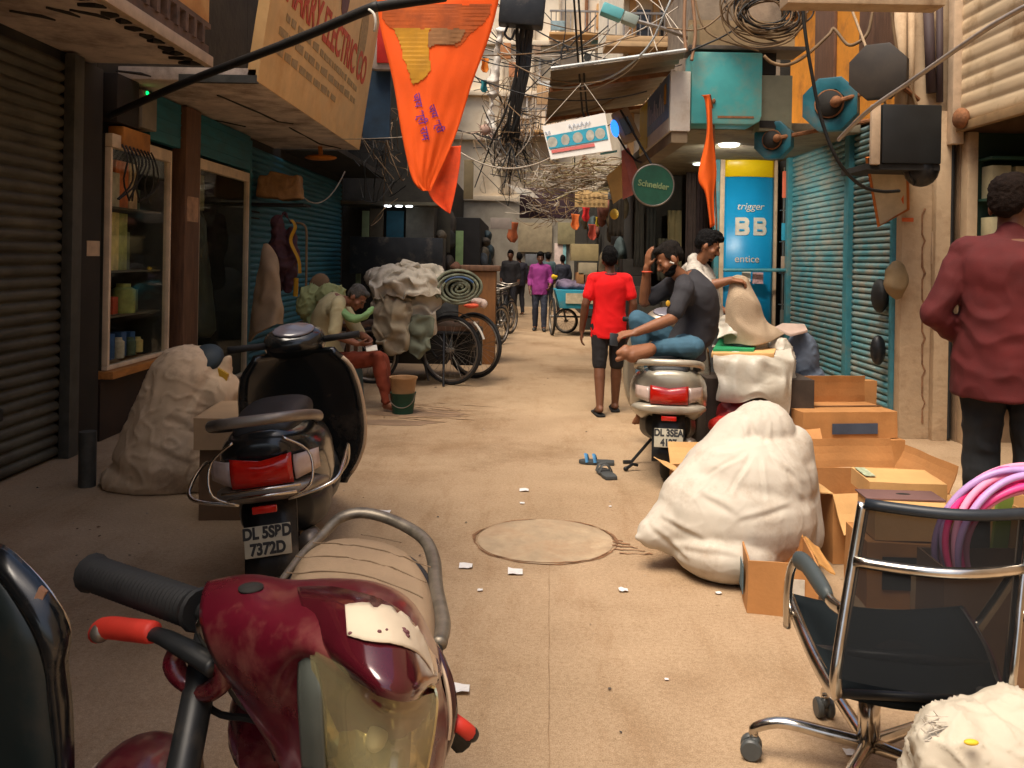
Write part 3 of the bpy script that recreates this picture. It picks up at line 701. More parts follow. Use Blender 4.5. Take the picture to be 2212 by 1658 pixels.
b7 = bld('shop_building', 'shop with two closed blue green roller shutters below an orange wall', (3.45, 9.3, 0))
w = MB(); w.box(3.46, 7, 7.73, 11.3, 0, 2.95); w.build('wall', m_shadewall, b7)
w = MB(); w.box(3.42, 7, 7.73, 10.9, 2.955, 7); w.build('upper_wall', m_orangewall, b7)
w = MB(); shutter(w, (3.45, 7.73, 0), (3.45, 8.78, 0), 0.02, 2.92, 0.062, 0.03, (-1, 0, 0)); w.build('roller_shutter', m_tealshut, b7, smooth=R(40))
w = MB(); shutter(w, (3.45, 8.9, 0), (3.45, 10.75, 0), 0.02, 2.92, 0.062, 0.03, (-1, 0, 0)); w.build('roller_shutter', m_tealshut, b7, smooth=R(40))
for y0, y1 in ((8.78, 8.9), (10.75, 10.85), (7.725, 7.78)):
    w = MB(); w.box(3.37, 3.45, y0, y1, 0, 2.95); w.build('guide_rail', m_tealrail, b7, bevel=.006)
for y0, y1 in ((7.73, 8.6), (9.3, 9.9)): w = MB(); w.box(3.38, 3.42, y0, y1, 3.35, 4.6); w.build('window_shutter', m_wood, b7, bevel=.01)
w = MB(); w.box(3.35, 3.42, 7.73, 10.9, 4.62, 4.7); w.build('string_course', m_woodorange, b7)
w = MB(); w.ell((3.36, 7.95, 1.25), (.07, .12, .16)); w.build('shutter_lock', m_cable, b7)
w = MB(); w.ell((3.33, 7.9, 0.75), (.07, .06, .14)); w.build('padlock', m_black, b7)
b9 = bld('balcony_building', 'cream and ochre balconied house rising behind the corrugated awning', (3, 18, 4))
w = MB(); w.box(1.95, 3.41, 16.5, 22, 3.3, 9.5); w.build('wall', m_beige, b9)
m_balc = M('balcony ochre', (.55, .36, .18), .8, var=.35, scale=3, dirt=(.3, .18, .1), damt=.4)
for z in (4.35, 5.5, 6.6):
    w = MB(); w.box(1.55, 3.4, 15.9, 16.49, z, z + .1); w.box(1.56, 3.4, 15.9, 15.95, z + .1, z + .2); ba = w.build('balcony', m_balc, b9, bevel=.01)
    w = MB()
    for k in range(12): w.box(1.58 + k * .15, 1.60 + k * .15, 15.91, 15.93, z + .2, z + .6)
    w.box(1.56, 3.4, 15.90, 15.94, z + .6, z + .64); w.build('railing', m_steel, ba)
for x in (2.05, 2.5, 3.0):
    w = MB(); w.box(x, x + .12, 16.4, 16.498, 3.3, 9); w.build('pilaster', m_ochre, b9)
for x, z in ((2.2, 4.6), (2.66, 4.6), (2.2, 5.75), (2.66, 5.75)):
    w = MB(); w.box(x, x + .26, 16.46, 16.497, z, z + .6); w.build('window', m_window, b9)
b8 = bld('shop_building', 'dim shop with racks and a blue banner column beyond the teal shutters', (3, 14, 0))
w = MB(); w.box(3.42, 7, 11.31, 30, 0, 7.0); w.box(1.75, 3.415, 13.2, 30, 0, 2.9); w.build('wall', m_shadewall, b8); w = MB(); w.box(2.7, 3.415, 13.5, 30, 2.95, 6.2); w.box(3.0, 3.415, 11.32, 13.45, 2.95, 5.0); w.build('upper_wall', m_upper, b8)
w = MB(); w.box(1.5, 3.415, 8.6, 13.4, 2.86, 2.945); w.build('canopy_soffit', M('greenish soffit', (.24, .21, .14), .85, var=.3, scale=2, dirt=(.10, .07, .05), damt=.4), b8, bevel=.01)
p = at(1575, 293, 9.6); w = MB(); w.lathe([(.001, 2.83), (.10, 2.835), (.12, 2.858), (.001, 2.859)], 24, Matrix.Translation((p.x, p.y, 0))); w.build('ceiling_lamp', M('round lamp', (1.0, .97, .9), .4, emit=3.0), b8)
p = at(1510, 447 * .728 - 0, 11.5); w = MB(); w.ell((p.x, p.y, 2.84), (.08, .1, .015)); w.build('ceiling_lamp', M('round lamp far', (.9, 1.0, .95), .4, emit=1.2), b8)
# hanging stock inside the dim shop
for k, (px, py, wd, h, col) in enumerate(((1455, 520, 30, 130, (.21, .17, .08)), (1490, 470, 20, 200, (.10, .07, .06)), (1512, 470, 18, 190, (.075, .05, .05)), (1530, 480, 16, 170, (.10, .07, .06)), (1430, 560, 24, 90, (.10, .09, .06)), (1405, 520, 22, 140, (.03, .03, .025)), (1380, 500, 20, 150, (.05, .045, .035)), (1330, 470, 30, 80, (.05, .04, .03)))):
    a = at(px, py - h / 2, 12.9); ww = wd * 12.9 / FP / 2; hh = h * 12.9 / FP
    mb = MB(); rows = []
    for i in range(7):
        rows.append([V((a.x + ww * 2 * (j / 8 - .5), 12.9 - .1 - .05 * sin(j * 2.3 + i * .2 + k), a.z - hh * i / 6)) for j in range(9)])
    mb.grid(rows); tag(mb.build('hanging_cloth', M('hung cloth %d' % k, col, .85, var=.4), smooth=True, solid=.015), ['tan curtain at the dim shop front beyond the seated man', 'widest maroon brown cloth hanging beside the orange rolled flag', 'middle dark cloth hanging by the orange rolled flag', 'brown cloth hanging right beside the teal post', 'grey brown cloth hanging low behind the seated man', 'black cloth hanging under the round green sign', 'dark olive cloth hanging under the round green sign edge', 'dark brown cloth below the tan board'][k], 'cloth')
# ---------------------------------------------------------------- scooters
def sup(y, w, zc, h, n=28, e=2.7, x0=0.0, flat=0.0):
    out = []
    for k in range(n):
        t = 2 * pi * k / n; c, s_ = cos(t), sin(t)
        out.append(V((x0 + w / 2 * math.copysign(abs(c) ** (2 / e), c), y + flat * abs(c) ** 2, zc + h / 2 * math.copysign(abs(s_) ** (2 / e), s_))))
    return out

def smooth_rings(rings, n):
    """more rings between the given ones, Catmull-Rom"""
    cols = [interp([r[k] for r in rings], n) for k in range(len(rings[0]))]
    return [[c[i] for c in cols] for i in range(n)]

m_redlamp = M('red tail lamp', (0.45, 0.010, 0.005), 0.12, var=0.2, scale=20, coat=0.8)
m_lampclear = M('clear lamp plastic', (0.55, 0.42, 0.36), 0.12, var=0.2, scale=10, coat=0.8)
m_amber = M('amber lamp', (0.8, 0.25, 0.05), 0.15, var=0.2, coat=0.6)
m_seatblk = M('black seat vinyl', (0.016, 0.016, 0.017), 0.5, var=0.3, bump=0.15, bscale=120)
m_gauge = M('speedometer glass', (0.14, 0.13, 0.15), 0.12, var=0.4, scale=3, coat=0.7)

def scooter(name, label, loc, rz, body, trim, plate, silver=None, crash=False, steer=0.0, roll=0.0, bw=1.0, size=1.0):
    t = thing(name, label, 'scooter', loc, rot=(0, roll, rz))
    B = lambda mb, nm, mat, par=t, **k: mb.build(nm, mat, par, world=False, **k)
    # rear body shell
    mb = MB()
    rings = [sup(-.90, .16, .70, .10), sup(-.87, .27, .70, .20), sup(-.78, .39, .655, .30), sup(-.60, .47, .60, .40), sup(-.40, .48, .57, .42), sup(-.2, .44, .54, .42), sup(-.08, .38, .50, .42), sup(-.03, .32, .46, .36)]
    mb.X = Matrix.Diagonal((bw, 1, 1, 1)); mb.loft(smooth_rings(rings, 30)); bo = B(mb, 'rear_body', body, smooth=True)
    # lower side skirts
    mb = MB(); mb.loft(smooth_rings([sup(-.70, .30, .40, .2), sup(-.5, .40, .36, .22), sup(-.2, .38, .33, .2), sup(0, .34, .30, .12)], 12)); B(mb, 'engine_cover', m_black, smooth=True)
    # seat
    mb = MB(); mb.loft(smooth_rings([sup(-.86, .16, .78, .05), sup(-.82, .25, .79, .09), sup(-.6, .30, .80, .12), sup(-.35, .31, .80, .13), sup(-.15, .27, .77, .12), sup(.0, .2, .74, .09), sup(.04, .1, .73, .04)], 24)); B(mb, 'seat', m_seatblk, smooth=True)
    # grab rail
    mb = MB(); mb.tube(interp([(-.19, -.50, .77), (-.225, -.66, .80), (-.21, -.84, .84), (-.14, -.97, .865), (0, -1.0, .87), (.14, -.97, .865), (.21, -.84, .84), (.225, -.66, .80), (.19, -.50, .77)], 40), .018, 10, flat=1.3); B(mb, 'grab_rail', silver or m_steel, smooth=True)
    # tail lamp
    mb = MB()
    def tl(x, z, o): return V((x, -.915 + .55 * x * x * 4 * .35 - o, z))
    for x0, x1, zb0, zt0, zb1, zt1 in ((-.11, .11, .60, .69, .60, .69),):
        rows = []
        for i in range(5):
            f = i / 4; rows.append([tl(-.125 + .25 * j / 12, .585 + .10 * f + .02 * f * abs(j / 6 - 1) , .012 + .012 * sin(pi * f)) for j in range(13)])
        mb.grid(rows)
    B(mb, 'tail_lamp', m_redlamp, smooth=True, solid=.02)
    for s_ in (-1, 1):
        mb = MB(); rows = []
        for i in range(4):
            f = i / 3; rows.append([V((s_ * (.128 + .092 * j / 5), -.897 + .085 * (j / 5) ** 1.3 - .01 * sin(pi * f), .59 + .02 * j / 5 + (.10 - .02 * j / 5) * f)) for j in range(6)])
        mb.grid(rows); B(mb, 'indicator', m_lampclear, smooth=True, solid=.02)
    # tail bumper, mudguard, plate
    mb = MB(); mb.X = Matrix.Diagonal((bw, 1, 1, 1)); mb.loft(smooth_rings([sup(-.93, .20, .545, .05), sup(-.90, .36, .545, .075), sup(-.80, .44, .54, .08), sup(-.6, .46, .5, .08)], 10)); B(mb, 'tail_bumper', silver or body, smooth=True)
    mb = MB(); mb.grid([[V((x, -.80 - .14 * f, .50 - .30 * f)) for x in (-.11, -.04, .04, .11)] for f in (0, .25, .5, .75, 1)]); B(mb, 'mudguard', m_black, solid=.02, smooth=True)
    pm = frame((0, -.95, .36), (1, 0, 0), (0, .25, 1))
    mb = MB(); mb.X = pm; mb.box(-.095, .095, -.062, .062, 0, .012); po = B(mb, 'number_plate', m_plate, bevel=.004)
    for i, s_ in enumerate(plate):
        me_o = text(s_, .064, m_inkblack, None, pm @ Matrix.Translation((0, .032 - .064 * i, .013)), 'plate_lettering', .001, sx=.82, bold=.003)
        me_o.data.transform(Matrix.Translation(me_o.location)); me_o.location = (0, 0, 0); me_o.parent = po
    mb = MB(); mb.box(-.05, .05, -.96, -.94, .475, .505); B(mb, 'plate_lamp', m_redlamp, bevel=.005)
    # floorboard and leg shield
    mb = MB(); mb.loft(smooth_rings([sup(-.10, .34, .29, .07, e=5), sup(.15, .36, .27, .07, e=5), sup(.40, .36, .29, .08, e=5), sup(.5, .3, .36, .1, e=5)], 12)); B(mb, 'floorboard', m_black, smooth=True)
    hws = interp([V((0, 0, q)) for q in (.19, .265, .315, .338, .345, .342, .328, .295, .215)], 29); hw = lambda z: hws[int(round((z - .2) / .8 * 28))].z
    rows = []
    for i in range(29):
        z = .20 + .80 * i / 28; w_ = hw(z); y0 = .56 - .14 * (z - .2) / .8
        rows.append([V((w_ * (j / 8 - 1), y0 - .10 * abs(j / 8 - 1) ** 2.2, z)) for j in range(17)])
    mb = MB(); mb.grid(rows); ls = B(mb, 'leg_shield', body, smooth=True, solid=.03)
    edge = [r[-1] for r in reversed(rows[2:27])]
    mb = MB(); mb.tube(edge, .012, 7); B(mb, 'edge_trim', trim, ls, smooth=True)
    # front apron
    mb = MB(); mb.loft(smooth_rings([sup(.52, .34, .62, .66, e=2.4), sup(.62, .28, .60, .56, e=2.3), sup(.70, .18, .58, .44, e=2.2), sup(.73, .08, .56, .3, e=2)], 12)); B(mb, 'front_apron', body, smooth=True)
    # steering head
    rot = Matrix.Translation((0, .40, 1.0)) @ Matrix.Rotation(steer, 4, 'Z') @ Matrix.Translation((0, -.40, -1.0))
    mb = MB(); mb.X = rot; mb.loft(smooth_rings([sup(.28, .16, 1.04, .06), sup(.33, .30, 1.05, .13), sup(.42, .34, 1.05, .19), sup(.52, .26, 1.03, .18), sup(.58, .14, 1.01, .1)], 16)); hd = B(mb, 'handlebar_cowl', body, smooth=True)
    mb = MB(); mb.X = rot @ Matrix.Translation((0, .355, 1.125)) @ Matrix.Rotation(R(28), 4, 'X'); mb.ell((0, 0, 0), (.12, .075, .014)); B(mb, 'speedometer', m_gauge, hd, smooth=True)
    for s_ in (-1, 1):
        mb = MB(); mb.X = rot; mb.tube([(s_ * .14, .38, 1.05), (s_ * .24, .35, 1.055), (s_ * .355, .30, 1.06)], [.02, .019, .021], 10); B(mb, 'grip', m_rubber, hd, smooth=True)
        mb = MB(); mb.X = rot; mb.tube([(s_ * .15, .42, 1.04), (s_ * .25, .415, 1.045), (s_ * .34, .37, 1.045)], [.009, .007, .006], 6); B(mb, 'brake_lever', m_steel, hd, smooth=True)
    mb = MB(); mb.X = rot; mb.ell((0, .575, .99), (.08, .04, .07)); B(mb, 'headlight', m_lampclear, hd, smooth=True)
    # wheels
    wheel(t, (0, -.62, .225), (1, 0, 0), .225, .05, (m_rubber, m_steel), solidrim=True)
    wheel(t, (0, .66, .225), (1, 0, 0), .225, .05, (m_rubber, m_steel), solidrim=True)
    mb = MB(); rows = []
    for i in range(9):
        a = R(20 + 17 * i); rows.append([V((.075 * (j / 2 - 1), .66 + (.265 - .03 * abs(j / 2 - 1)) * cos(a), .225 + (.265 - .03 * abs(j / 2 - 1)) * sin(a))) for j in range(5)])
    mb.grid(rows); B(mb, 'front_mudguard', body, smooth=True, solid=.012)
    mb = MB(); mb.tube([(.09, -.4, .22), (.13, -.6, .24), (.15, -.85, .30)], [.03, .045, .05], 12); B(mb, 'exhaust', m_steel, smooth=True)
    mb = MB(); mb.tube([(-.1, -.15, .2), (-.26, -.2, .012)], .012, 8); mb.tube([(-.26, -.2, .014), (-.32, -.22, .014)], .014, 6); B(mb, 'side_stand', m_black)
    if crash:
        mb = MB()
        for s_ in (-1, 1):
            mb.tube(interp([(s_ * .10, -.95, .52), (s_ * .28, -.93, .56), (s_ * .32, -.80, .60), (s_ * .32, -.5, .62), (s_ * .30, -.42, .52), (s_ * .22, -.4, .42)], 26), .0085, 8)
            mb.tube(interp([(s_ * .10, -.95, .52), (s_ * .20, -.965, .58), (s_ * .20, -.93, .70), (s_ * .10, -.95, .78)], 14), .006, 7)
        mb.tube([(-.14, -.965, .55), (.14, -.965, .55)], .0075, 8); mb.tube([(-.16, -.975, .58), (.16, -.975, .58)], .006, 8)
        B(mb, 'crash_guard', m_chrome, smooth=True)
    if size != 1.0:
        for o in [t] + kids(t) + [g for c in kids(t) for g in kids(c)]:
            if o.type == 'MESH': o.data.transform(Matrix.Scale(size, 4))
    return t

m_darkscoot = M('dark grey green scooter paint', (0.05, 0.05, 0.042), 0.2, var=0.25, scale=3, coat=0.6, dirt=(.2, .15, .1), damt=.2)
m_silverscoot = M('silver scooter paint', (0.36, 0.33, 0.26), 0.3, 0.35, var=0.2, scale=4, coat=0.4, dirt=(.24, .18, .12), damt=.3)
pA = at(548, 1160, 3.45)
scooter('parked_scooter', 'dark scooter with red tail lamp, chrome crash guard and tan sack beside it', (-1.09, 4.50, 0), R(7), m_blackgloss, m_cream, ('DL 5SBD', '7372D'), silver=m_steel, crash=True, steer=R(8), roll=R(-7), size=1.0)
scooter('parked_scooter', 'silver scooter with bright red tail lamp carrying the man in the charcoal tee shirt', (1.17, 6.65, 0), R(-9), m_silverscoot, m_chrome, ('DL 3SEA', '4127'), silver=M('silver plastic', (.42, .38, .30), .35, .3, var=.2, dirt=(.28, .2, .13), damt=.3), bw=1.14)

# ---------------------------------------------------------------- the maroon motorbike that fills the near corner
m_maroon = M('maroon paint', (0.11, 0.006, 0.016), 0.3, 0.1, var=0.35, scale=4, coat=0.55, dirt=(0.20, 0.07, 0.055), dscale=9, damt=0.38)
m_maroondark = M('dark smoked maroon visor', (0.03, 0.006, 0.008), 0.12, 0.0, var=0.3, scale=3, coat=0.8)
m_headlens = M('dusty headlamp lens', (0.40, 0.36, 0.17), 0.14, 0.35, var=0.55, scale=7, coat=1.0, bump=.35, bscale=16, dirt=(0.26, 0.21, 0.09), dscale=5, damt=0.45)
m_tanseat = M('tan seat vinyl', (0.31, 0.215, 0.13), 0.6, var=0.16, scale=5, bump=0.12, bscale=150, dirt=(.2, .13, .08), damt=.25)
m_redsleeve = M('red lever sleeve', (0.55, 0.035, 0.02), 0.55, var=0.25, scale=12)
m_paper = M('old paper', (0.62, 0.52, 0.38), 0.85, var=0.1, scale=7)
bike = thing('parked_motorcycle', 'maroon motorcycle with a yellowed headlamp, tan seat and pasted white paper', 'motorcycle', (-.3, 1.7, 0))
def PT(l): return [[at(*p) for p in r] for r in l]
def patch(rows, nu, nv):
    """smooth sheet through a net of control points"""
    a = [interp(r, nu) for r in rows]; cols = [interp([r[k] for r in a], nv) for k in range(nu)]
    return [[c[i] for c in cols] for i in range(nv)]
fair = PT([
    [(470, 1300, 1.50), (545, 1290, 1.52), (632, 1290, 1.52), (722, 1285, 1.52), (812, 1300, 1.50), (880, 1340, 1.48), (932, 1410, 1.44)],
    [(450, 1262, 1.37), (538, 1248, 1.38), (630, 1260, 1.38), (722, 1257, 1.36), (812, 1266, 1.33), (885, 1306, 1.31), (938, 1400, 1.31)],
    [(437, 1325, 1.30), (525, 1322, 1.25), (612, 1322, 1.23), (712, 1320, 1.18), (812, 1340, 1.15), (893, 1390, 1.17), (948, 1452, 1.25)],
    [(458, 1400, 1.27), (550, 1440, 1.205), (648, 1388, 1.145), (735, 1430, 1.105), (822, 1494, 1.075), (895, 1505, 1.10), (945, 1475, 1.20)],
    [(500, 1470, 1.28), (585, 1560, 1.225), (655, 1440, 1.165), (740, 1480, 1.13), (830, 1540, 1.10), (900, 1545, 1.14), (958, 1520, 1.22)],
    [(560, 1560, 1.28), (622, 1640, 1.235), (668, 1560, 1.17), (745, 1570, 1.16), (835, 1600, 1.14), (905, 1610, 1.16), (960, 1590, 1.22)],
    [(620, 1660, 1.28), (660, 1740, 1.20), (690, 1720, 1.17), (760, 1740, 1.16), (850, 1760, 1.15), (915, 1740, 1.16), (945, 1690, 1.22)],
])
mb = MB(); mb.grid(patch(fair, 34, 40)); fo = mb.build('fairing', m_maroon, bike, smooth=True, solid=.012)
vis = PT([
    [(640, 1268, 1.335), (722, 1262, 1.32), (812, 1272, 1.30), (880, 1310, 1.28), (934, 1400, 1.28)],
    [(650, 1300, 1.235), (725, 1306, 1.175), (815, 1330, 1.14), (890, 1384, 1.145), (944, 1446, 1.22)],
    [(690, 1380, 1.14), (745, 1410, 1.085), (820, 1455, 1.05), (890, 1474, 1.07), (943, 1462, 1.18)],
    [(745, 1448, 1.09), (790, 1478, 1.06), (836, 1506, 1.04), (888, 1512, 1.065), (941, 1478, 1.19)],
])
mb = MB(); mb.grid(patch(vis, 26, 26)); vo = mb.build('visor', M('maroon visor', (0.075, 0.006, 0.012), .16, .1, var=.35, scale=3, coat=.9, dirt=(.16, .05, .045), dscale=5, damt=.2), bike, smooth=True, solid=.008)
# paper pasted over the visor: same net, a little proud, cut to its own outline
pv = patch(vis, 60, 60)
fine = patch(vis, 150, 150)
def proj(p):
    u, v = p.x / p.y * FP, (EYE - p.z) / p.y * FP
    return CX + u * _c - v * _s, CY + u * _s + v * _c
flat_ = [(proj(fine[j][i]), i, j) for j in range(150) for i in range(150)]
def vis_px(px, py):
    near = [q for q in flat_ if abs(q[0][0] - px) < 4 and abs(q[0][1] - py) < 4] or [min(flat_, key=lambda q: (q[0][0] - px) ** 2 + (q[0][1] - py) ** 2)]
    y = min(fine[j][i].y for _, i, j in near)
    return at(px, py, y - .0075)
tops = interp([V((745, 1306, 0)), V((790, 1301, 0)), V((850, 1312, 0)), V((896, 1345, 0)), V((922, 1390, 0)), V((936, 1445, 0))], 36)
bots = interp([V((750, 1372, 0)), V((795, 1384, 0)), V((850, 1390, 0)), V((892, 1404, 0)), V((918, 1426, 0)), V((938, 1458, 0))], 36)
rows = [[] for _ in range(9)]
for k in range(36):
    notch = 9 if k in (9, 10, 15, 20, 21) else 0
    for i in range(9):
        f = i / 8; p = tops[k].lerp(bots[k], f); rows[i].append(vis_px(p.x, p.y + notch * (1 - f) ** 3 + 1.5 * noise.noise(V((k * .8, i, 0)))))
mb = MB(); mb.grid(rows); mb.build('pasted_paper', m_paper, bike, smooth=True, solid=.0012)
for u, v, r_ in ((876, 1365, .006), (872, 1358, .004), (880, 1372, .004), (820, 1362, .003), (757, 1366, .003), (836, 1358, .002)):
    mb = MB(); c = vis_px(u, v) + V((0, -.002, 0)); mb.ell(c, (r_, .0022, r_ * .8), nu=7, nv=5); mb.build('paper_mark', m_purpleink, bike)
# lens with its grey bezel
lens = PT([
    [(668, 1400, 1.13), (730, 1432, 1.085), (800, 1482, 1.06), (862, 1510, 1.055), (938, 1496, 1.12)],
    [(676, 1480, 1.12), (740, 1500, 1.085), (805, 1530, 1.075), (870, 1545, 1.075), (943, 1530, 1.115)],
    [(684, 1570, 1.12), (748, 1590, 1.085), (815, 1605, 1.075), (875, 1610, 1.075), (935, 1600, 1.115)],
    [(692, 1660, 1.14), (755, 1690, 1.08), (820, 1700, 1.06), (875, 1700, 1.065), (920, 1680, 1.13)],
])
m_lglass = thin('cloudy lens glass', gloss=.16, rough=.05, trans=(.86, .80, .58), base=(.50, .44, .24), opac=.30)
mb = MB(); mb.grid(patch(lens, 30, 30)); lo = mb.build('headlamp_lens', m_lglass, bike, smooth=True)
m_refl = M('dull reflector', (.62, .56, .34), .22, .9, var=.35, scale=9, bump=.25, bscale=20)
lp = patch(lens, 25, 25); rows = []
for i, r in enumerate(lp):
    rows.append([p + V((0, .012 + .085 * (sin(pi * i / 24) * sin(pi * j / 24)) ** .6 + .006 * ((j // 3) % 2), 0)) for j, p in enumerate(r)])
mb = MB(); mb.grid(rows); mb.build('reflector', m_refl, lo, smooth=R(20), solid=.003)
mb = MB(); mb.ell(at(815, 1590, 1.12), (.014, .03, .014)); mb.build('bulb', m_white, lo, smooth=True)
bz = PT([[(650, 1400, 1.17), (664, 1402, 1.15), (678, 1412, 1.14)], [(646, 1480, 1.14), (668, 1480, 1.118), (694, 1484, 1.112)], [(650, 1570, 1.14), (676, 1572, 1.115), (700, 1574, 1.11)], [(656, 1665, 1.15), (684, 1668, 1.125), (706, 1670, 1.12)]])
mb = MB(); mb.grid(patch(bz, 8, 14)); mb.build('lamp_bezel', M('grey green bezel', (.09, .10, .085), .4, var=.3), bike, smooth=True, solid=.006)
rt = interp([at(938, 1395, 1.31), at(958, 1450, 1.27), at(968, 1510, 1.25), at(966, 1570, 1.24), at(950, 1630, 1.24), at(925, 1690, 1.24)], 20)
mb = MB(); mb.tube(rt, [.006 + .008 * sin(pi * k / 19) for k in range(20)], 10); mb.build('fairing_edge', m_maroondark, bike, smooth=True)
mb = MB(); mb.tube([p + V((.004, -.02, 0)) for p in rt[:13]], .0035, 6); mb.build('edge_beading', m_cream, bike)
mb = MB(); fp = patch(fair, 90, 90); bi, bj = min(((i, j) for i in range(8, 40) for j in range(1, 40)), key=lambda q: (proj(fp[q[0]][q[1]])[0] - 541) ** 2 + (proj(fp[q[0]][q[1]])[1] - 1278) ** 2)
c = fp[bi][bj]; nn = (fp[bi][bj + 1] - fp[bi][bj - 1]).cross(fp[bi + 1][bj] - fp[bi - 1][bj]).normalized(); nn = nn if nn.z > 0 else -nn
bx = basis(nn, V((0, 1, 0))); m_ = Matrix(bx).transposed().to_4x4(); m_.translation = c + nn * .005; mb.lathe([(.001, 0), (.0185, 0), (.0185, .003), (.001, .003)], 24, m_); mb.build('mirror_hole', m_dark, bike, smooth=True)
# handlebar, grip, levers
ga, gb = at(196, 1236, 1.56), at(432, 1318, 1.38)
mb = MB(); pts = [ga.lerp(gb, k / 60) for k in range(61)]; mb.tube(pts, [.0285 + (.003 if k % 2 else 0) + .004 * (k in (0, 1, 2, 58, 59, 60)) for k in range(61)], 14); mb.build('left_grip', m_rubber, bike)
mb = MB(); mb.tube([gb, at(520, 1345, 1.36), at(700, 1420, 1.33), at(880, 1490, 1.30), at(960, 1530, 1.29)], .014, 10); mb.tube([at(930, 1520, 1.30), at(1000, 1600, 1.33)], .02, 10); mb.build('handlebar', m_rubber, bike, smooth=True)
mb = MB(); mb.tube(interp([at(470, 1440, 1.30), at(400, 1400, 1.33), at(330, 1368, 1.38), at(230, 1362, 1.44)], 16), [.022 - .0007 * k for k in range(16)], 10, flat=.7); lv = mb.build('clutch_lever', m_black, bike, smooth=True)
mb = MB(); mb.tube(interp([at(334, 1366, 1.379), at(280, 1360, 1.40), at(228, 1356, 1.43), at(206, 1374, 1.45)], 14), [.0165, .018, .018, .018, .018, .018, .018, .018, .018, .018, .018, .017, .015, .01], 12); mb.build('lever_sleeve', m_redsleeve, lv, smooth=True)
mb = MB(); mb.ell(at(217, 1366, 1.425), (.0165,) * 3); mb.build('lever_ball', m_steel, lv, smooth=True)
mb = MB(); mb.tube(interp([at(960, 1540, 1.27), at(985, 1560, 1.25), at(1002, 1572, 1.25), at(1016, 1584, 1.26)], 10), .011, 10); bl = mb.build('brake_lever', m_redsleeve, bike, smooth=True)
mb = MB(); mb.ell(at(1019, 1586, 1.26), (.011,) * 3); mb.build('lever_ball', m_black, bl, smooth=True)
mb = MB(); mb.tube(interp([at(455, 1335, 1.33), at(440, 1350, 1.33), at(452, 1378, 1.33), at(470, 1392, 1.32)], 8), .014, 8); mb.build('switch_block', m_chrome, bike, smooth=True)
mb = MB(); mb.tube(interp([at(385, 1395, 1.36), at(375, 1430, 1.36), at(400, 1475, 1.35), at(440, 1495, 1.33), at(478, 1470, 1.31), at(475, 1420, 1.30)], 20), [.012 + .006 * sin(k / 3) ** 2 for k in range(20)], 8); mb.build('indicator_stalk', m_maroon, bike, smooth=True)
mb = MB(); mb.tube(interp([at(475, 1390, 1.32), at(420, 1480, 1.38), at(470, 1540, 1.36), at(560, 1560, 1.33), at(600, 1640, 1.3)], 20), .006, 6); mb.tube(interp([at(470, 1430, 1.32), at(520, 1520, 1.35), at(600, 1560, 1.34)], 12), .005, 6); mb.build('control_cable', m_cable, bike)
# fork, front wheel, tank, engine, rear wheel
fx, fy = -.40, 1.30
for dx in (-.085, .085):
    mb = MB(); mb.tube([(fx + dx, 1.42, 1.0), (fx + dx - .015, 1.22, .62), (fx + dx - .03, 1.06, .3)], [.024, .026, .03], 12); mb.build('fork_leg', m_black, bike, smooth=True)
wheel(bike, (fx - .03, 1.06, .30), (1, 0, 0), .30, .045, (m_rubber, m_steel), 10, world=True)
mb = MB(); rows = []
for i in range(11):
    a = R(15 + 14 * i); rows.append([V((fx - .03 + .065 * (j / 2 - 1), 1.06 + (.345 - .03 * abs(j / 2 - 1)) * cos(a), .30 + (.345 - .03 * abs(j / 2 - 1)) * sin(a))) for j in range(5)])
mb.grid(rows); mb.build('front_mudguard', m_maroon, bike, smooth=True, solid=.008)
tk = Matrix.Translation((-.36, 1.55, .0))
mb = MB(); mb.X = tk; mb.loft(smooth_rings([sup(-.16, .16, .74, .12), sup(-.08, .25, .74, .18), sup(.08, .27, .73, .18), sup(.2, .2, .72, .14)], 12)); mb.build('fuel_tank', m_maroon, bike, smooth=True)
mb = MB(); mb.ell((-.37, 1.62, .42), (.14, .2, .2)); mb.tube([(-.37, 1.4, .85), (-.37, 1.75, .68), (-.37, 2.2, .66)], .03, 8); mb.build('engine', m_black, bike, smooth=True)
mb = MB(); mb.X = Matrix.Translation((-.37, 2.0, 0)); mb.loft(smooth_rings([sup(-.25, .2, .6, .16), sup(0, .27, .62, .22), sup(.2, .2, .64, .18), sup(.3, .1, .66, .08)], 10)); mb.build('side_panel', m_maroon, bike, smooth=True)
wheel(bike, (-.37, 2.12, .30), (1, 0, 0), .30, .05, (m_rubber, m_steel), 10, world=True)
# seat: cushion outlined on the plane of the seat, crowned, with stitched ribs
so_ = [(612, 1262, 2.00), (640, 1192, 2.17), (690, 1160, 2.26), (745, 1150, 2.29), (820, 1157, 2.28), (885, 1182, 2.21), (925, 1228, 2.10), (944, 1300, 1.92), (946, 1385, 1.74)]
rim = interp([at(*p) for p in so_], 41)
cen = at(780, 1300, 1.90) + V((0, 0, .004))
rows = []
for i in range(13):
    f = i / 12
    rows.append([])
    for p in rim:
        q = p.lerp(cen, f); q.z += .014 * (1 - (1 - f) ** 2.4) + (.0 if f > .01 else -.045) - (.02 if i == 1 else 0)
        rr = (q - cen).length; st = abs(((q.y * 1.0 + q.x * .35) * 13) % 1 - .5)
        if i > 2 and st < .09: q.z -= .0035
        rows[-1].append(q)
mb = MB(); mb.grid(rows); mb.build('seat', m_tanseat, bike, smooth=True, solid=.01)
mb = MB()
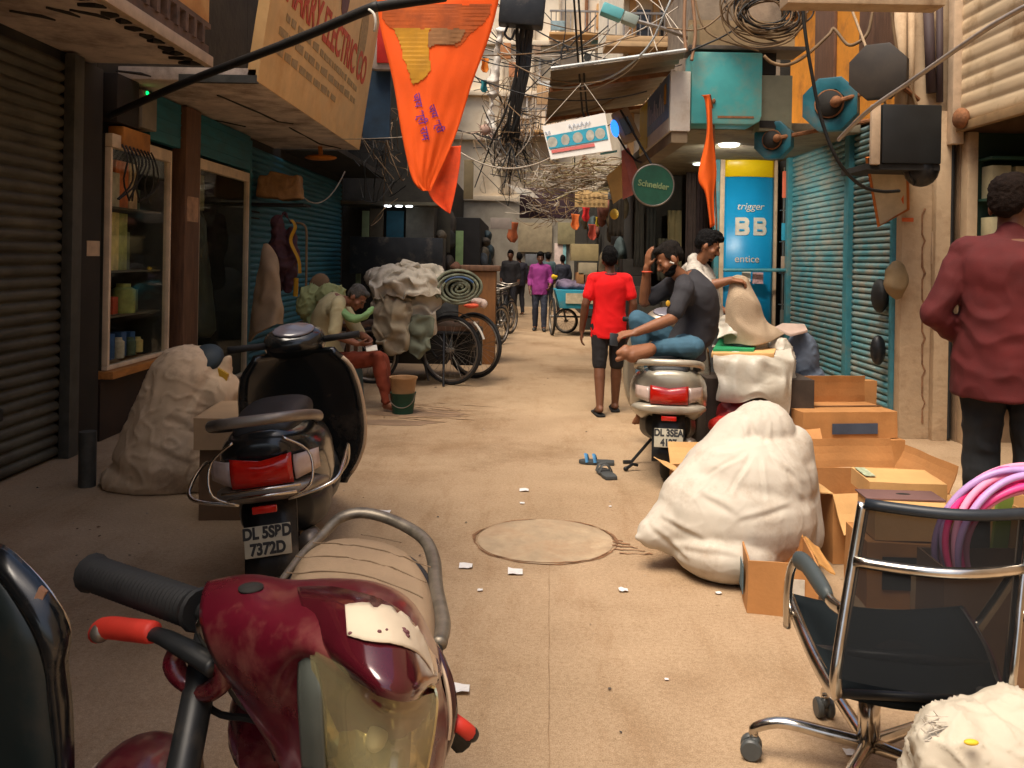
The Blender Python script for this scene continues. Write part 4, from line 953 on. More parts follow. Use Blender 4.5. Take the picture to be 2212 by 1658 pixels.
for k in range(5):
    y = 1.86 + k * .085; pts = []
    for j in range(17):
        x = -.56 + .36 * j / 16; pts.append(V((x, y + .05 - .12 * (j / 16 - .5) - .10 * (j / 16 - .5) ** 2, 0)))
    o_ = []
    for p in pts:
        best = min((q for r in rows[2:] for q in r), key=lambda q: (q.x - p.x) ** 2 + (q.y - p.y) ** 2)
        if (best.x - p.x) ** 2 + (best.y - p.y) ** 2 < .0012: o_.append(V((p.x, p.y, best.z + .006)))
    if len(o_) > 3: mb.tube(interp(o_, 24), .0017, 5)
mb.build('seat_stitching', M('seat seam', (.20, .135, .08), .8), bike)
mb = MB(); mb.tube([p + V((0, 0, -.035)) for p in rim], .011, 8); mb.build('seat_piping', m_seatblk, bike, smooth=True)
gp = interp([at(600, 1265, 2.02), at(650, 1200, 2.20), at(700, 1152, 2.33), at(735, 1118, 2.40), at(785, 1107, 2.42), at(850, 1124, 2.40), at(912, 1160, 2.33), at(936, 1205, 2.22), at(942, 1270, 2.05), at(956, 1345, 1.88), at(948, 1392, 1.78)], 50)
mb = MB(); mb.tube(gp, [.008 + .010 * min(1, k / 16) for k in range(50)], 10, flat=.8); mb.build('grab_rail', M('worn rail paint', (.20, .17, .13), .42, .5, var=.5, scale=20), bike, smooth=True)

# ---------------------------------------------------------------- maroon mudguard of a bicycle below the grip
mp = thing('parked_bicycle', 'bicycle front wheel under a dark maroon mudguard with a cream edge', 'bicycle', (-.66, 1.62, 0))
c0 = V((-.68, 1.56, .275))
wheel(mp, c0, (1, .25, 0), .275, .02, (m_rubber, m_steel), 24, world=True)
mb = MB(); rows = []
dx, dy = V((.25, -1, 0)).normalized(), V((1, .25, 0)).normalized()
for i in range(19):
    a = R(-5 + 10.5 * i); rows.append([c0 + dy * (.088 * (j / 4 - 1)) + (dx * cos(a) + V((0, 0, sin(a)))) * (.35 - .045 * abs(j / 4 - 1) ** 2) for j in range(9)])
mb.grid(rows); mb.build('mudguard', m_maroon, mp, smooth=True, solid=.006)
mb = MB(); mb.tube([r[8] for r in rows], .006, 6); mb.tube([r[0] for r in rows], .006, 6); mb.build('mudguard_edge', m_cream, mp, smooth=True)
q = rows[7][4]; mb = MB(); mb.ell(q + V((0, 0, .004)), (.016, .02, .004)); mb.ell(q + V((.012, -.02, -.002)), (.01, .013, .004)); mb.build('white_mark', m_white, mp)
mb = MB()
for s_ in (-1, 1): mb.tube([c0 + dy * (.07 * s_), c0 + dy * (.06 * s_) + V((0, .08, .25)), c0 + dy * (.02 * s_) + V((0, .12, .23))], .009, 7)
mb.build('fork', m_black, mp)

# ---------------------------------------------------------------- the dark scooter cut by the frame edge
dk = thing('parked_scooter', 'black scooter leg shield with cream beading cut off at the frame corner', 'scooter', (-1.05, 1.45, 0))
m_dkteal = M('dark teal grey paint', (0.022, 0.032, 0.030), 0.35, var=0.35, scale=3, dirt=(.06, .05, .04), damt=.3)
def sh(l): return interp([at(*p) for p in l], 28)
outer = sh([(-70, 1170, 1.62), (0, 1180, 1.60), (60, 1228, 1.58), (112, 1288, 1.56), (146, 1355, 1.55), (138, 1420, 1.55), (146, 1500, 1.55), (150, 1600, 1.55), (150, 1800, 1.55)])
inner = sh([(-70, 1215, 1.58), (0, 1245, 1.56), (48, 1310, 1.54), (84, 1375, 1.53), (104, 1440, 1.53), (112, 1500, 1.53), (122, 1590, 1.53), (130, 1660, 1.53), (132, 1800, 1.53)])
left = [V((-1.5, p.y + .02, p.z)) for p in inner]
rows = [[i_.lerp(l, f) + V((0, .05 * sin(pi * f), 0)) for f in [k / 10 for k in range(11)]] for i_, l in zip(inner, left)]
mb = MB(); mb.grid(rows); mb.build('leg_shield', m_dkteal, dk, smooth=True, solid=.02)
rows = [[o.lerp(i_, f) + V((0, -.012 * sin(pi * f), 0)) for f in (0, .25, .5, .75, 1)] for o, i_ in zip(outer, inner)]
mb = MB(); mb.grid(rows); mb.build('shield_rim', m_blackgloss, dk, smooth=True, solid=.02)
mb = MB(); mb.tube(inner, .0085, 8); mb.tube([o.lerp(i_, .3) for o, i_ in zip(outer, inner)][10:17], .006, 6); mb.build('cream_beading', M('dull tan beading', (.27, .20, .12), .5, var=.4, scale=14), dk, smooth=True)
mb = MB(); mb.tube(outer[:18], .006, 8); mb.tube([outer[17], at(100, 1440, 1.52)], .005, 6); mb.build('chrome_guard', m_chrome, dk, smooth=True)
mb = MB(); mb.slab([at(62, 1320, 1.53), at(84, 1268, 1.545), at(98, 1280, 1.545), at(76, 1336, 1.53)], V((0, .01, 0))); mb.build('reflector', M('orange tan reflector', (.40, .2, .1), .4), dk)
wheel(dk, (-1.2, 2.0, .225), (1, 0, 0), .225, .05, (m_rubber, m_steel), solidrim=True, world=True)
wheel(dk, (-1.2, .75, .225), (1, 0, 0), .225, .05, (m_rubber, m_steel), solidrim=True, world=True)
mb = MB(); mb.box(-1.36, -1.04, .75, 1.6, .26, .33); mb.build('floorboard', m_black, dk, bevel=.02)
# ---------------------------------------------------------------- people
m_skin = M('brown skin', (0.25, 0.105, 0.05), 0.55, var=0.15, scale=8, bump=0.05, bscale=90)
m_skindk = M('dark brown skin', (0.15, 0.06, 0.03), 0.55, var=0.15, scale=8)
m_sole = M('foot sole', (0.34, 0.16, 0.09), 0.7, var=0.2)
m_hair = M('black hair', (0.005, 0.0045, 0.0045), 0.8, spec=.15, var=0.5, scale=40, bump=0.5, bscale=160)
m_hairgrey = M('grey black hair', (0.05, 0.045, 0.04), 0.65, var=0.5, scale=60, bump=0.5, bscale=160)
m_eye = M('dark eye', (0.012, 0.008, 0.006), 0.3)
def cloth(n, c, **k): return M(n, c, k.pop('rough', .85), var=k.pop('var', .16), scale=k.pop('scale', 5), bump=.12, bscale=k.pop('bs', 260), **k)

def hand(mb, w, d, nrm, side, curl=0.5, spread=1.0, sc=1.0, thumb=0.7):
    """palm with five fingers at wrist w, pointing d; nrm is the palm side, side is where the thumb is"""
    d = V(d).normalized(); side = (V(side) - d * V(side).dot(d)).normalized(); nrm = d.cross(side).normalized() * (1 if d.cross(side).dot(V(nrm)) > 0 else -1)
    w = V(w)
    for k in range(4):
        s_ = (1.5 - k) * .0195 * sc
        mb.cap(w + side * s_ * .6, w + d * .085 * sc + side * s_, .0145 * sc, .0125 * sc, 10)
    for k, L in enumerate((.072, .08, .075, .058)):
        s_ = (1.5 - k) * .0205 * sc * spread
        p = w + d * .088 * sc + side * s_; a = curl * (.5 + .1 * k); dd = d + side * (1.5 - k) * .04 * spread
        for seg, (l, r0, r1) in enumerate(((.46, .0092, .0085), (.31, .0085, .0078), (.25, .0078, .0066))):
            dr = (dd * cos(a) + nrm * sin(a)).normalized(); q = p + dr * L * l * sc
            mb.cap(p, q, r0 * sc, r1 * sc, 8); p = q; a += curl * .75
    p = w + d * .022 * sc + side * .026 * sc
    dr = (d * .75 + side * thumb + nrm * .35).normalized(); q = p + dr * .045 * sc; mb.cap(p, q, .0135 * sc, .0105 * sc, 8)
    dr = (d + side * thumb * .4 + nrm * (.3 + curl * .5)).normalized(); mb.cap(q, q + dr * .032 * sc, .0105 * sc, .008 * sc, 8)

def head(mb, c, f, u, sc=1.0, beard=None):
    f = V(f).normalized(); u = V(u); u = (u - f * u.dot(f)).normalized(); r = f.cross(u).normalized()
    m3 = Matrix((r, f, u)).transposed()
    P_ = lambda x, y, z: c + m3 @ (V((x, y, z)) * sc)
    e = lambda p, rad, m=mb: m.ell(P_(*p), tuple(q * sc for q in rad), m3)
    e((0, -.012, .025), (.074, .096, .088)); e((0, .03, -.03), (.061, .066, .080)); e((0, .048, -.083), (.043, .042, .034))
    e((0, .083, .012), (.048, .014, .012)); e((0, .087, -.068), (.024, .013, .008)); e((0, .085, -.082), (.021, .012, .008)); e((0, .078, -.105), (.02, .016, .014))
    mb.cap(P_(0, .09, .0), P_(0, .112, -.04), .009 * sc, .0145 * sc); e((0, .096, -.045), (.019, .012, .009))
    for s_ in (-1, 1):
        e((s_ * .075, -.008, -.025), (.011, .021, .033)); e((s_ * .046, .062, -.04), (.022, .022, .024))
    return P_, m3, e

def person(label, group, J, skin=None, vox=.008, hairmat=None, hair='short', shirt=None, sleeve=.6, hem=0.0, pants=None, leg=1.0, scale=1.0, hands=(), headdir=None, headup=(0, 0, 1), shoes=None, beard=False, fat=1.0, feet=True, collar=False, wrinkle=.006, facing=(0, 1, 0), extra=()):
    """J: joints in world space"""
    skin = skin or m_skin; J = {k: V(p) for k, p in J.items()}; s = scale
    base = V(((J['anL'].x + J['anR'].x) / 2, (J['anL'].y + J['anR'].y) / 2, 0))
    t = thing('person', label, 'person', base, group=group)
    right = (J['shR'] - J['shL']).normalized(); spine = (J['neck'] - J['pelvis'])
    up = spine.normalized(); fw = up.cross(right).normalized() * 1.0
    if fw.dot(V(facing)) < 0: fw = -fw
    m3 = Matrix((right, fw, up)).transposed()
    mid = J.get('mid', J['pelvis'].lerp(J['neck'], .5))
    def spt(tt):
        a_, b_, c_ = J['pelvis'], mid, J['neck']
        return a_ * (1 - tt) ** 2 + (b_ * 2 - (a_ + c_) * .5) * 2 * tt * (1 - tt) + c_ * tt ** 2
    def tor(mb, add, low=.16):
        keys = [(-low / spine.length * s, .168, .118), (0.0, .166, .122), (.2, .150, .116), (.42, .150, .114), (.62, .163, .116), (.78, .168, .112), (.90, .130, .085), (.98, .062, .06)]
        rings = []
        for tt, w_, d_ in keys:
            p = spt(tt) if tt >= 0 else J['pelvis'] + up * tt * spine.length
            q = (spt(max(tt, 0) + .02) - spt(max(tt, 0) - .02)).normalized() if tt > 0 else up
            r_ = (right - q * right.dot(q)).normalized(); f_ = q.cross(r_)
            ww, dd_ = (w_ * fat + add) * s, (d_ * fat + add) * s
            rings.append([p + r_ * (ww * math.copysign(abs(cos(k * pi / 14)) ** .85, cos(k * pi / 14))) + f_ * (dd_ * sin(k * pi / 14)) for k in range(28)])
        mb.loft(smooth_rings(rings, 26))
        for k in 'LR': mb.cap(J['neck'].lerp(J['sh' + k], .3) - up * .03 * s, J['sh' + k], (.05 + add) * s, (.056 + add) * s); mb.cap(spt(.72), J['sh' + k] - up * .03 * s, (.08 + add) * s, (.05 + add) * s)
    ARM = (.053, .042, .029); LEG = (.088, .057, .037)
    def arm(mb, k, add, f=2.0):
        a, b, c_ = J['sh' + k], J['el' + k], J['wr' + k]
        if f <= 1:
            q = a.lerp(b, f); mb.cap(a, q, (ARM[0] + add) * s, (ARM[0] + (ARM[1] - ARM[0]) * f + add * 1.3) * s)
        else:
            q = b.lerp(c_, f - 1); bl = a.lerp(b, .5); mb.chain([a, bl, b], [(ARM[0] + add) * s, (ARM[0] * .92 + add) * s, (ARM[1] + add) * s])
            g = min(1, f - 1); mb.cap(b, b.lerp(q, .35), (ARM[1] + add) * s, (ARM[1] * 1.03 + add) * s); mb.cap(b.lerp(q, .35), q, (ARM[1] * 1.02 + add) * s, (ARM[1] + (ARM[2] - ARM[1]) * g + add) * s)
    def lg(mb, k, add, f=2.0):
        a, b, c_ = J['hip' + k], J['kn' + k], J['an' + k]
        if f <= 1:
            q = a.lerp(b, f); mb.cap(a, q, (LEG[0] + add) * s, (LEG[0] + (LEG[1] - LEG[0]) * f + add * 1.2) * s)
        else:
            q = b.lerp(c_, f - 1); mb.cap(a, b, (LEG[0] + add) * s, (LEG[1] + add) * s)
            cf = b.lerp(q, .3); mb.cap(b, cf, (LEG[1] + add) * s, (LEG[1] + .002 + add) * s); mb.cap(cf, q, (LEG[1] + add) * s, (LEG[1] + (LEG[2] - LEG[1]) * (f - 1) + add * 1.1) * s)
    mb = MB()
    tor(mb, 0, .1)
    mb.cap(J['neck'] - up * .04 * s, J['head'] + V((0, 0, -.06 * s)), .056 * s, .05 * s)
    hd = headdir or fw
    P_, h3, e = head(mb, J['head'], hd, headup, s)
    for k in 'LR': arm(mb, k, 0); lg(mb, k, 0)
    for h in hands: hand(mb, *h[:4], **(h[4] if len(h) > 4 else {}))
    for q in extra: mb.cap(*q)
    if feet:
        for k in 'LR':
            a, to = J['an' + k], J['toe' + k]; mb.ell(a + V((0, 0, -.02 * s)), (.034 * s,) * 3)
            hl = a - (to - a).normalized() * .035 * s; mb.cap(V((hl.x, hl.y, hl.z)) + (to - a).cross(V((0, 0, 0))) * 0 - V((0, 0, .03 * s)) * (1 if abs((to - a).normalized().z) < .8 else 0), to, .033 * s, .028 * s); mb.cap(a, to, .04 * s, .03 * s)
            dr = (to - a); dr = dr.normalized(); sd = dr.cross(V((0, 0, 1))) if abs(dr.z) < .9 else V((1, 0, 0)); sd.normalize()
            for i in range(5): mb.cap(to + sd * (i - 2) * .015 * s, to + sd * (i - 2) * .019 * s + dr * (.038 - .005 * abs(i - 1.2)) * s, .011 * s, .009 * s, 8)
    finish(remesh(mb, vox, 3), 'body', skin, t, smooth=True)
    # eyes, brows, hair
    mb = MB()
    for sgn in (-1, 1):
        mb.ell(P_(sgn * .031, .0885, -.012), (.013 * s, .006 * s, .0065 * s), h3); mb.ell(P_(sgn * .032, .092, .016), (.021 * s, .006 * s, .005 * s), h3)
    mb.build('eyes', m_eye, t, smooth=True)
    mb = MB()
    if hair in ('short', 'crop'):
        g = .0 if hair == 'short' else -.006
        for p, rd in (((0, -.022, .05), (.083 + g, .10 + g, .076 + g)), ((0, -.065, .01), (.074 + g, .054 + g, .082 + g)), ((0, .05, .082), (.06 + g, .04, .036 + g)), ((-.066, -.012, .02), (.018 + g, .05, .05)), ((.066, -.012, .02), (.018 + g, .05, .05))): e(p, rd, mb)
        if hair == 'short': e((0, .07, .085), (.055, .032, .03), mb); e((0, .02, .105), (.06, .06, .035), mb)
        finish(remesh(mb, vox * .8, 1, .006 if hair == 'short' else .002, 45), 'hair', hairmat or m_hair, t, smooth=True)
    if beard:
        mb = MB(); e((0, .046, -.092), (.051, .052, .034), mb); e((0, .028, -.068), (.0625, .05, .03), mb); e((0, .093, -.058), (.027, .008, .006), mb)
        finish(remesh(mb, vox * .7, 2, .003, 60), 'beard', m_hair, t, smooth=True)
    if shirt:
        mb = MB(); tor(mb, .018, hem + .03)
        for k in 'LR': arm(mb, k, .016, sleeve)
        if collar: mb.cap(J['neck'] - up * .03 * s, J['neck'] + up * .015 * s, .07 * s, .06 * s)
        so_ = finish(remesh(mb, vox, 5, wrinkle, 8), 'shirt', shirt, t, smooth=True)
    if pants:
        mb = MB(); mb.ell(J['pelvis'] - up * .03 * s, (.165 * fat * s, .125 * fat * s, .12 * s), m3, 16, 10)
        for k in 'LR': lg(mb, k, .014, leg)
        finish(remesh(mb, vox, 4, wrinkle, 9), 'trousers', pants, t, smooth=True)
    if shoes:
        for k in 'LR':
            a, to = J['an' + k], J['toe' + k]; dr = V((to.x - a.x, to.y - a.y, 0)).normalized()
            mb = MB(); mb.chain([V((a.x, a.y, .04)) - dr * .04, V((to.x, to.y, .035)) + dr * .03], [.046 * s, .04 * s]); mb.chain([V((a.x, a.y, .02)) - dr * .05, V((to.x, to.y, .018)) + dr * .05], [.03 * s, .03 * s]); finish(remesh(mb, .008, 3), 'shoe', shoes, t, smooth=True)
    return t, P_, h3

def stand(x, y, h, rz, L=1, arms=None, stride=0.1):
    """joints of somebody on foot: h tall, facing rz (0 = away from the viewer)"""
    s = h / 1.7; m = Matrix.Translation((x, y, 0)) @ Matrix.Rotation(rz, 4, 'Z') @ Matrix.Scale(s, 4)
    j = dict(pelvis=(0, 0, .94), neck=(0, -.01, 1.44), head=(0, .02, 1.585), shL=(-.165, -.01, 1.368), shR=(.165, -.01, 1.368),
             elL=(-.225, -.03, 1.12), elR=(.225, -.03, 1.12), wrL=(-.235, .05, .87), wrR=(.235, .05, .87),
             hipL=(-.088, 0, .91), hipR=(.088, 0, .91), knL=(-.095, .03 + stride * .5 * L, .50), knR=(.095, .03 - stride * .2 * L, .50),
             anL=(-.10, stride * L, .075), anR=(.10, -stride * L, .075), toeL=(-.11, stride * L + .14, .028), toeR=(.11, -stride * L + .14, .028))
    if arms: j.update(arms)
    return {k: m @ V(p) for k, p in j.items()}, s, m

# the boy in red walking away
c = gr(1312, 893)
J, s, m = stand(c.x, c.y, 1.66, R(3), -1, dict(wrL=(-.27, .06, .84), elL=(-.25, -.04, 1.12), elR=(.24, -.06, 1.13), wrR=(.225, .02, .88)), .14)
J['anL'].z = .085
m_red = cloth('bright red tee', (0.80, 0.004, 0.006), var=.06)
t, P_, h3 = person('person in bright red tee shirt, black shorts and sandals walking away up the lane', None, J, m_skindk, .008, shirt=m_red, sleeve=.62, hem=.13, pants=cloth('black shorts', (.014, .013, .014)), leg=.98, scale=s, facing=m.to_3x3() @ V((0, 1, 0)),
    hands=[(J['wrL'], m.to_3x3() @ V((-.05, .1, -1)), m.to_3x3() @ V((1, 0, 0)), m.to_3x3() @ V((0, 1, 0)), dict(curl=.5)), (J['wrR'], m.to_3x3() @ V((0, .1, -1)), m.to_3x3() @ V((-1, 0, 0)), m.to_3x3() @ V((0, 1, 0)), dict(curl=.5))], wrinkle=.005)
for k in 'LR':
    a, to = J['an' + k], J['toe' + k]; d = V((to.x - a.x, to.y - a.y, 0)).normalized(); mb = MB()
    mb.loft([[V((a.x, a.y, z)) + d * y + V((-d.y, d.x, 0)) * (w_ * cos(q)) for (w_, y, q) in [(.045, -.06 + .0, 0), (.045, .2, 0), (.03, .235, 0), (.03, .235, pi), (.045, .2, pi), (.045, -.06, pi), (.03, -.085, pi), (.03, -.085, 0)]] for z in (.004, .022)])
    so_ = mb.build('sandal', m_rubber, t, bevel=.004)
    mb = MB(); mb.tube(interp([V((a.x, a.y, .025)) + d * .1 + V((-d.y, d.x, 0)) * .05, V((a.x, a.y, .075)) + d * .1, V((a.x, a.y, .025)) + d * .1 - V((-d.y, d.x, 0)) * .05], 9), .012, 6, flat=.5); mb.build('strap', m_rubber, so_)
mb = MB(); mb.tube([J['neck'] + V((.06 * cos(q), .065 * sin(q), -.005 + .012 * sin(q))) for q in [k * pi / 8 for k in range(16)]], .017, 8, True); mb.build('collar_scarf', cloth('dark red scarf', (.16, .02, .03)), t, smooth=True)

# the man sitting sideways on the silver scooter
Y = 6.25
A = lambda px, py, y=Y: at(px, py, y)
J = dict(pelvis=A(1480, 745, 6.3), mid=A(1512, 672, 6.28), neck=A(1478, 592, 6.22), head=A(1446, 556, 6.2), shL=A(1478, 628, 6.05), shR=A(1452, 615, 6.40),
         elL=A(1452, 688, 5.98), wrL=A(1372, 718, 5.9), elR=A(1392, 652, 6.40), wrR=A(1398, 578, 6.30),
         hipL=A(1478, 752, 6.14), hipR=A(1470, 748, 6.44), knR=A(1375, 682, 6.42), anR=A(1392, 800, 6.44), toeR=A(1380, 845, 6.44),
         knL=A(1392, 742, 6.02), anL=A(1405, 738, 6.1), toeL=A(1355, 760, 5.95))
# far leg hangs to the floorboard; near leg is folded flat on the seat edge with the bare sole showing
J['knR'] = A(1378, 690, 6.38); J['anR'] = A(1396, 850, 6.4); J['toeR'] = A(1380, 905, 6.4)
J['knL'] = A(1420, 712, 5.96); J['knL'] = A(1500, 748, 5.86); J['anL'] = A(1408, 752, 6.0); J['toeL'] = A(1345, 764, 5.93)
m_char = cloth('charcoal tee', (.032, .031, .036)); m_jean = cloth('blue denim', (.045, .115, .17), var=.3, scale=6, bs=400)
hd = V((-.86, -.05, -.52)); hu = V((-.5, .05, .86))
t, P_, h3 = person('person in charcoal tee and jeans sitting sideways on the silver scooter, hand on forehead', None, J, m_skin, .0075, hair='crop', hairmat=M('cropped hair', (.016, .013, .011), .85, spec=.1, bump=.5, bscale=260, var=.5, scale=60), shirt=m_char, sleeve=.72, hem=.06, pants=m_jean, leg=1.9, beard=True, headdir=hd, headup=hu, facing=(-1, 0, 0), fat=1.06, wrinkle=.007, extra=[(A(1404, 754, 5.92), A(1352, 762, 5.86), .047, .045), (A(1352, 752, 5.86), A(1336, 762, 5.85), .028, .02), (A(1350, 768, 5.86), A(1334, 776, 5.85), .026, .018), (A(1400, 758, 5.9), A(1365, 768, 5.86), .046, .05)],
    hands=[(J['wrL'], V((-1, -.1, -.15)), V((0, .2, -1)), V((-.3, .9, .35)), dict(curl=.55)), (J['wrR'], V((.05, -.12, 1)), V((1, 0, 0)), V((.3, -.9, 0)), dict(curl=.35))])
mb = MB(); mb.X = frame(A(1326, 733, 5.88), (1, .1, -.1), (0, .35, 1)); mb.box(-.03, .03, -.045, .045, -.004, .005); tag(mb.build('mobile_phone', m_black, bevel=.006), 'black mobile phone held in the seated man\'s lower hand', 'phone')
mb = MB(); q = J['wrR']; mb.tube([q + V((.034 * cos(k * pi / 8), .034 * sin(k * pi / 8), -.03)) for k in range(16)], .007, 6, True); mb.build('wristband', m_redink, t)
mb = MB(); p0 = P_(-.078, .0, -.02); mb.tube([P_(.078, .03, -.025), P_(.081, .01, -.05), P_(.081, .015, -.075)], .007, 6); mb.tube([P_(-.078, .03, -.025), P_(-.081, .01, -.05)], .007, 6); mb.build('earphone', m_white, t)
mb = MB(); c_ = A(1443, 655, 5.965); mb.ell(c_, (.016, .006, .022)); mb.build('sleeve_badge', M('yellow badge', (.6, .33, .02)), t)

# the man in the pale shirt bent over the sack behind
J = dict(pelvis=A(1535, 715, 7.35), mid=A(1520, 640, 7.35), neck=A(1500, 565, 7.28), head=A(1530, 528, 7.2), shL=A(1488, 585, 7.52), shR=A(1500, 590, 7.08),
         elR=A(1528, 618, 6.95), wrR=A(1580, 604, 6.9), elL=A(1530, 650, 7.5), wrL=A(1565, 672, 7.3),
         hipL=A(1530, 725, 7.45), hipR=A(1535, 725, 7.25), knL=A(1545, 830, 7.45), knR=A(1550, 830, 7.2), anL=A(1535, 925, 7.4), anR=A(1540, 925, 7.25), toeL=A(1570, 937, 7.35), toeR=A(1575, 937, 7.2))
t, P_, h3 = person('person with thick black hair in an open pale checked shirt holding up a jute sack', None, J, m_skin, .008, hair='short', shirt=cloth('pale checked shirt', (.46, .42, .36), var=.35, scale=30), sleeve=.95, hem=.1, pants=cloth('grey trousers', (.1, .1, .1)), leg=1.95, headdir=V((.86, -.25, -.42)), headup=V((.35, 0, .9)), facing=(1, -.2, 0), collar=True, beard=False,
    hands=[(J['wrR'], V((1, -.1, -.1)), V((0, 0, -1)), V((0, 1, .3)), dict(curl=.9)), (J['wrL'], V((1, -.2, -.5)), V((0, 0, -1)), V((0, -1, .3)), dict(curl=.7))], wrinkle=.007)
mb = MB(); mb.ell(P_(0, .093, -.06), (.026, .009, .007), h3); mb.ell(P_(0, .07, -.105), (.03, .02, .012), h3); mb.build('moustache', m_hair, t, smooth=True)

# the old man bowed over his phone on the teal box
A = lambda px, py, y=8.55: at(px, py, y)
J = dict(pelvis=A(718, 775, 8.7), mid=A(700, 700, 8.7), neck=A(735, 640, 8.62), head=A(772, 640, 8.55), shL=A(735, 652, 8.86), shR=A(730, 660, 8.40),
         elR=A(722, 722, 8.28), wrR=A(772, 742, 8.3), elL=A(778, 722, 8.75), wrL=A(800, 735, 8.5),
         hipL=A(722, 780, 8.82), hipR=A(718, 782, 8.55), knL=A(825, 775, 8.75), knR=A(815, 772, 8.45), anL=A(835, 872, 8.75), anR=A(838, 878, 8.45), toeL=A(872, 885, 8.68), toeR=A(868, 892, 8.38))
J['anL'].z = J['anR'].z = .08; J['toeL'].z = J['toeR'].z = .03
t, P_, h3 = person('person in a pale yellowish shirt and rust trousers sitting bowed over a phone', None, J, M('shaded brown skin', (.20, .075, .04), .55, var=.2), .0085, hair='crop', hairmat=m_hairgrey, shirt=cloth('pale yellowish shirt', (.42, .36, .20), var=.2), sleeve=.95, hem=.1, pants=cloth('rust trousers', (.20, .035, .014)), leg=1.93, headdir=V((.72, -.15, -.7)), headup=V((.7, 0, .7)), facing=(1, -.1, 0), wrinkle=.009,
    hands=[(J['wrR'], V((1, .3, -.1)), V((0, 0, 1)), V((0, -1, .5)), dict(curl=.6)), (J['wrL'], V((.2, -.3, -1)), V((-1, 0, 0)), V((0, -1, .2)), dict(curl=.5))])
mb = MB(); mb.X = frame(A(806, 752, 8.32), (1, .3, .1), (-.3, .6, .6)); mb.box(-.07, .04, -.035, .035, 0, .008); tag(mb.build('mobile_phone', m_white, bevel=.004), 'pale mobile phone held over the rust trousers', 'phone')
mb = MB(); mb.tube(interp([A(738, 668, 8.40), A(762, 688, 8.34), A(790, 680, 8.36), A(806, 664, 8.45)], 14), [.03, .045, .055, .06, .062, .06, .058, .055, .052, .05, .045, .04, .03, .02], 10, flat=.7)
finish(remesh(mb, .012, 2, .012, 14), 'neck_cloth', cloth('light green cloth', (.17, .30, .12)), t, smooth=True)

# the man in maroon in the shop doorway
c = at(2215, 900, 3.3)
J, s, m = stand(2.17, 3.78, 1.745, R(-24), 1, dict(elL=(-.29, -.06, 1.10), wrL=(-.17, .12, .98), elR=(.27, -.02, 1.12), wrR=(.15, .16, 1.0)), .04)
for k in J: J[k].z += .2

m_maroonsh = cloth('maroon shirt', (.088, .008, .008), var=.35, scale=4)
t, P_, h3 = person('person in a loose maroon shirt and black trousers seen from behind at the shop', None, J, m_skindk, .008, hair='short', hairmat=M('dark brown hair', (.012, .007, .005), .85, var=.5, scale=50, spec=.1, bump=.4, bscale=200), shirt=m_maroonsh, sleeve=1.75, hem=.16, pants=cloth('black trousers', (.012, .014, .016)), leg=1.95, scale=s, headdir=m.to_3x3() @ V((.35, .9, -.1)), facing=m.to_3x3() @ V((0, 1, 0)), fat=1.2, collar=True, shoes=None, wrinkle=.012,
    hands=[(J['wrL'], m.to_3x3() @ V((.6, .6, 0)), m.to_3x3() @ V((0, 0, -1)), m.to_3x3() @ V((.5, .3, .3)), dict(curl=.6)), (J['wrR'], m.to_3x3() @ V((-.6, .6, 0)), m.to_3x3() @ V((0, 0, -1)), m.to_3x3() @ V((0, .3, 1)), dict(curl=.6))])

# people further off
c = gr(1165, 714)
J, s, m = stand(c.x, c.y, 1.66, R(176), 1, dict(elL=(-.24, -.02, 1.14), wrL=(-.22, .16, .98), wrR=(.22, .12, .90)), .09)
person('person in a purple shirt and dark jeans walking towards the camera beside the teal cart', None, J, m_skindk, .013, shirt=cloth('purple shirt', (.27, .035, .20)), sleeve=1.6, hem=.13, pants=cloth('dark jeans', (.035, .04, .06)), leg=1.95, scale=s, shoes=m_black, headdir=m.to_3x3() @ V((0, 1, -.1)), facing=m.to_3x3() @ V((0, 1, 0)), beard=False, collar=True, wrinkle=.008,
    hands=[(J['wrL'], m.to_3x3() @ V((.2, .6, -.6)), m.to_3x3() @ V((1, 0, 0)), m.to_3x3() @ V((0, .5, 1)), dict(curl=.8)), (J['wrR'], m.to_3x3() @ V((0, .2, -1)), m.to_3x3() @ V((-1, 0, 0)), m.to_3x3() @ V((0, 1, 0)), dict(curl=.6))])
mb = MB(); mb.ell(at(1197, 597, 17.2), (.07, .05, .045)); tag(finish(remesh(mb, .02, 1, .02, 9), 'yellow_bag', M('yellow bag', (.7, .42, .01), .6)), 'small yellow bag beside the purple shirt', 'bag')
for i, (px, Yf, h, col, rz, lab) in enumerate(((1103, 22, 1.72, (.02, .018, .02), 170, 'person in black standing among the far dark stalls'), (1122, 23, 1.66, (.022, .02, .03), 20, 'person in dark navy behind the purple shirt'),
        (1184, 25, 1.7, (.06, .10, .11), 5, 'person in grey teal shirt far behind the teal cart'),
        (1216, 24, 1.62, (.02, .022, .035), 10, 'person in dark blue bending behind the teal cart load'), (1360, 14.2, 1.68, (.02, .02, .02), 200, 'person in black half hidden behind the bright red shirt'))):
    x = (px - CX) / FP * Yf
    J, s, m = stand(x, Yf, h, R(rz), 1, None, .06)
    person(lab, None, J, m_skindk, .022, shirt=cloth('far shirt %d' % i, col), sleeve=1.5, hem=.12, pants=cloth('far trousers %d' % i, (.02, .02, .025)), leg=1.95, scale=s, facing=m.to_3x3() @ V((0, 1, 0)), wrinkle=.01)
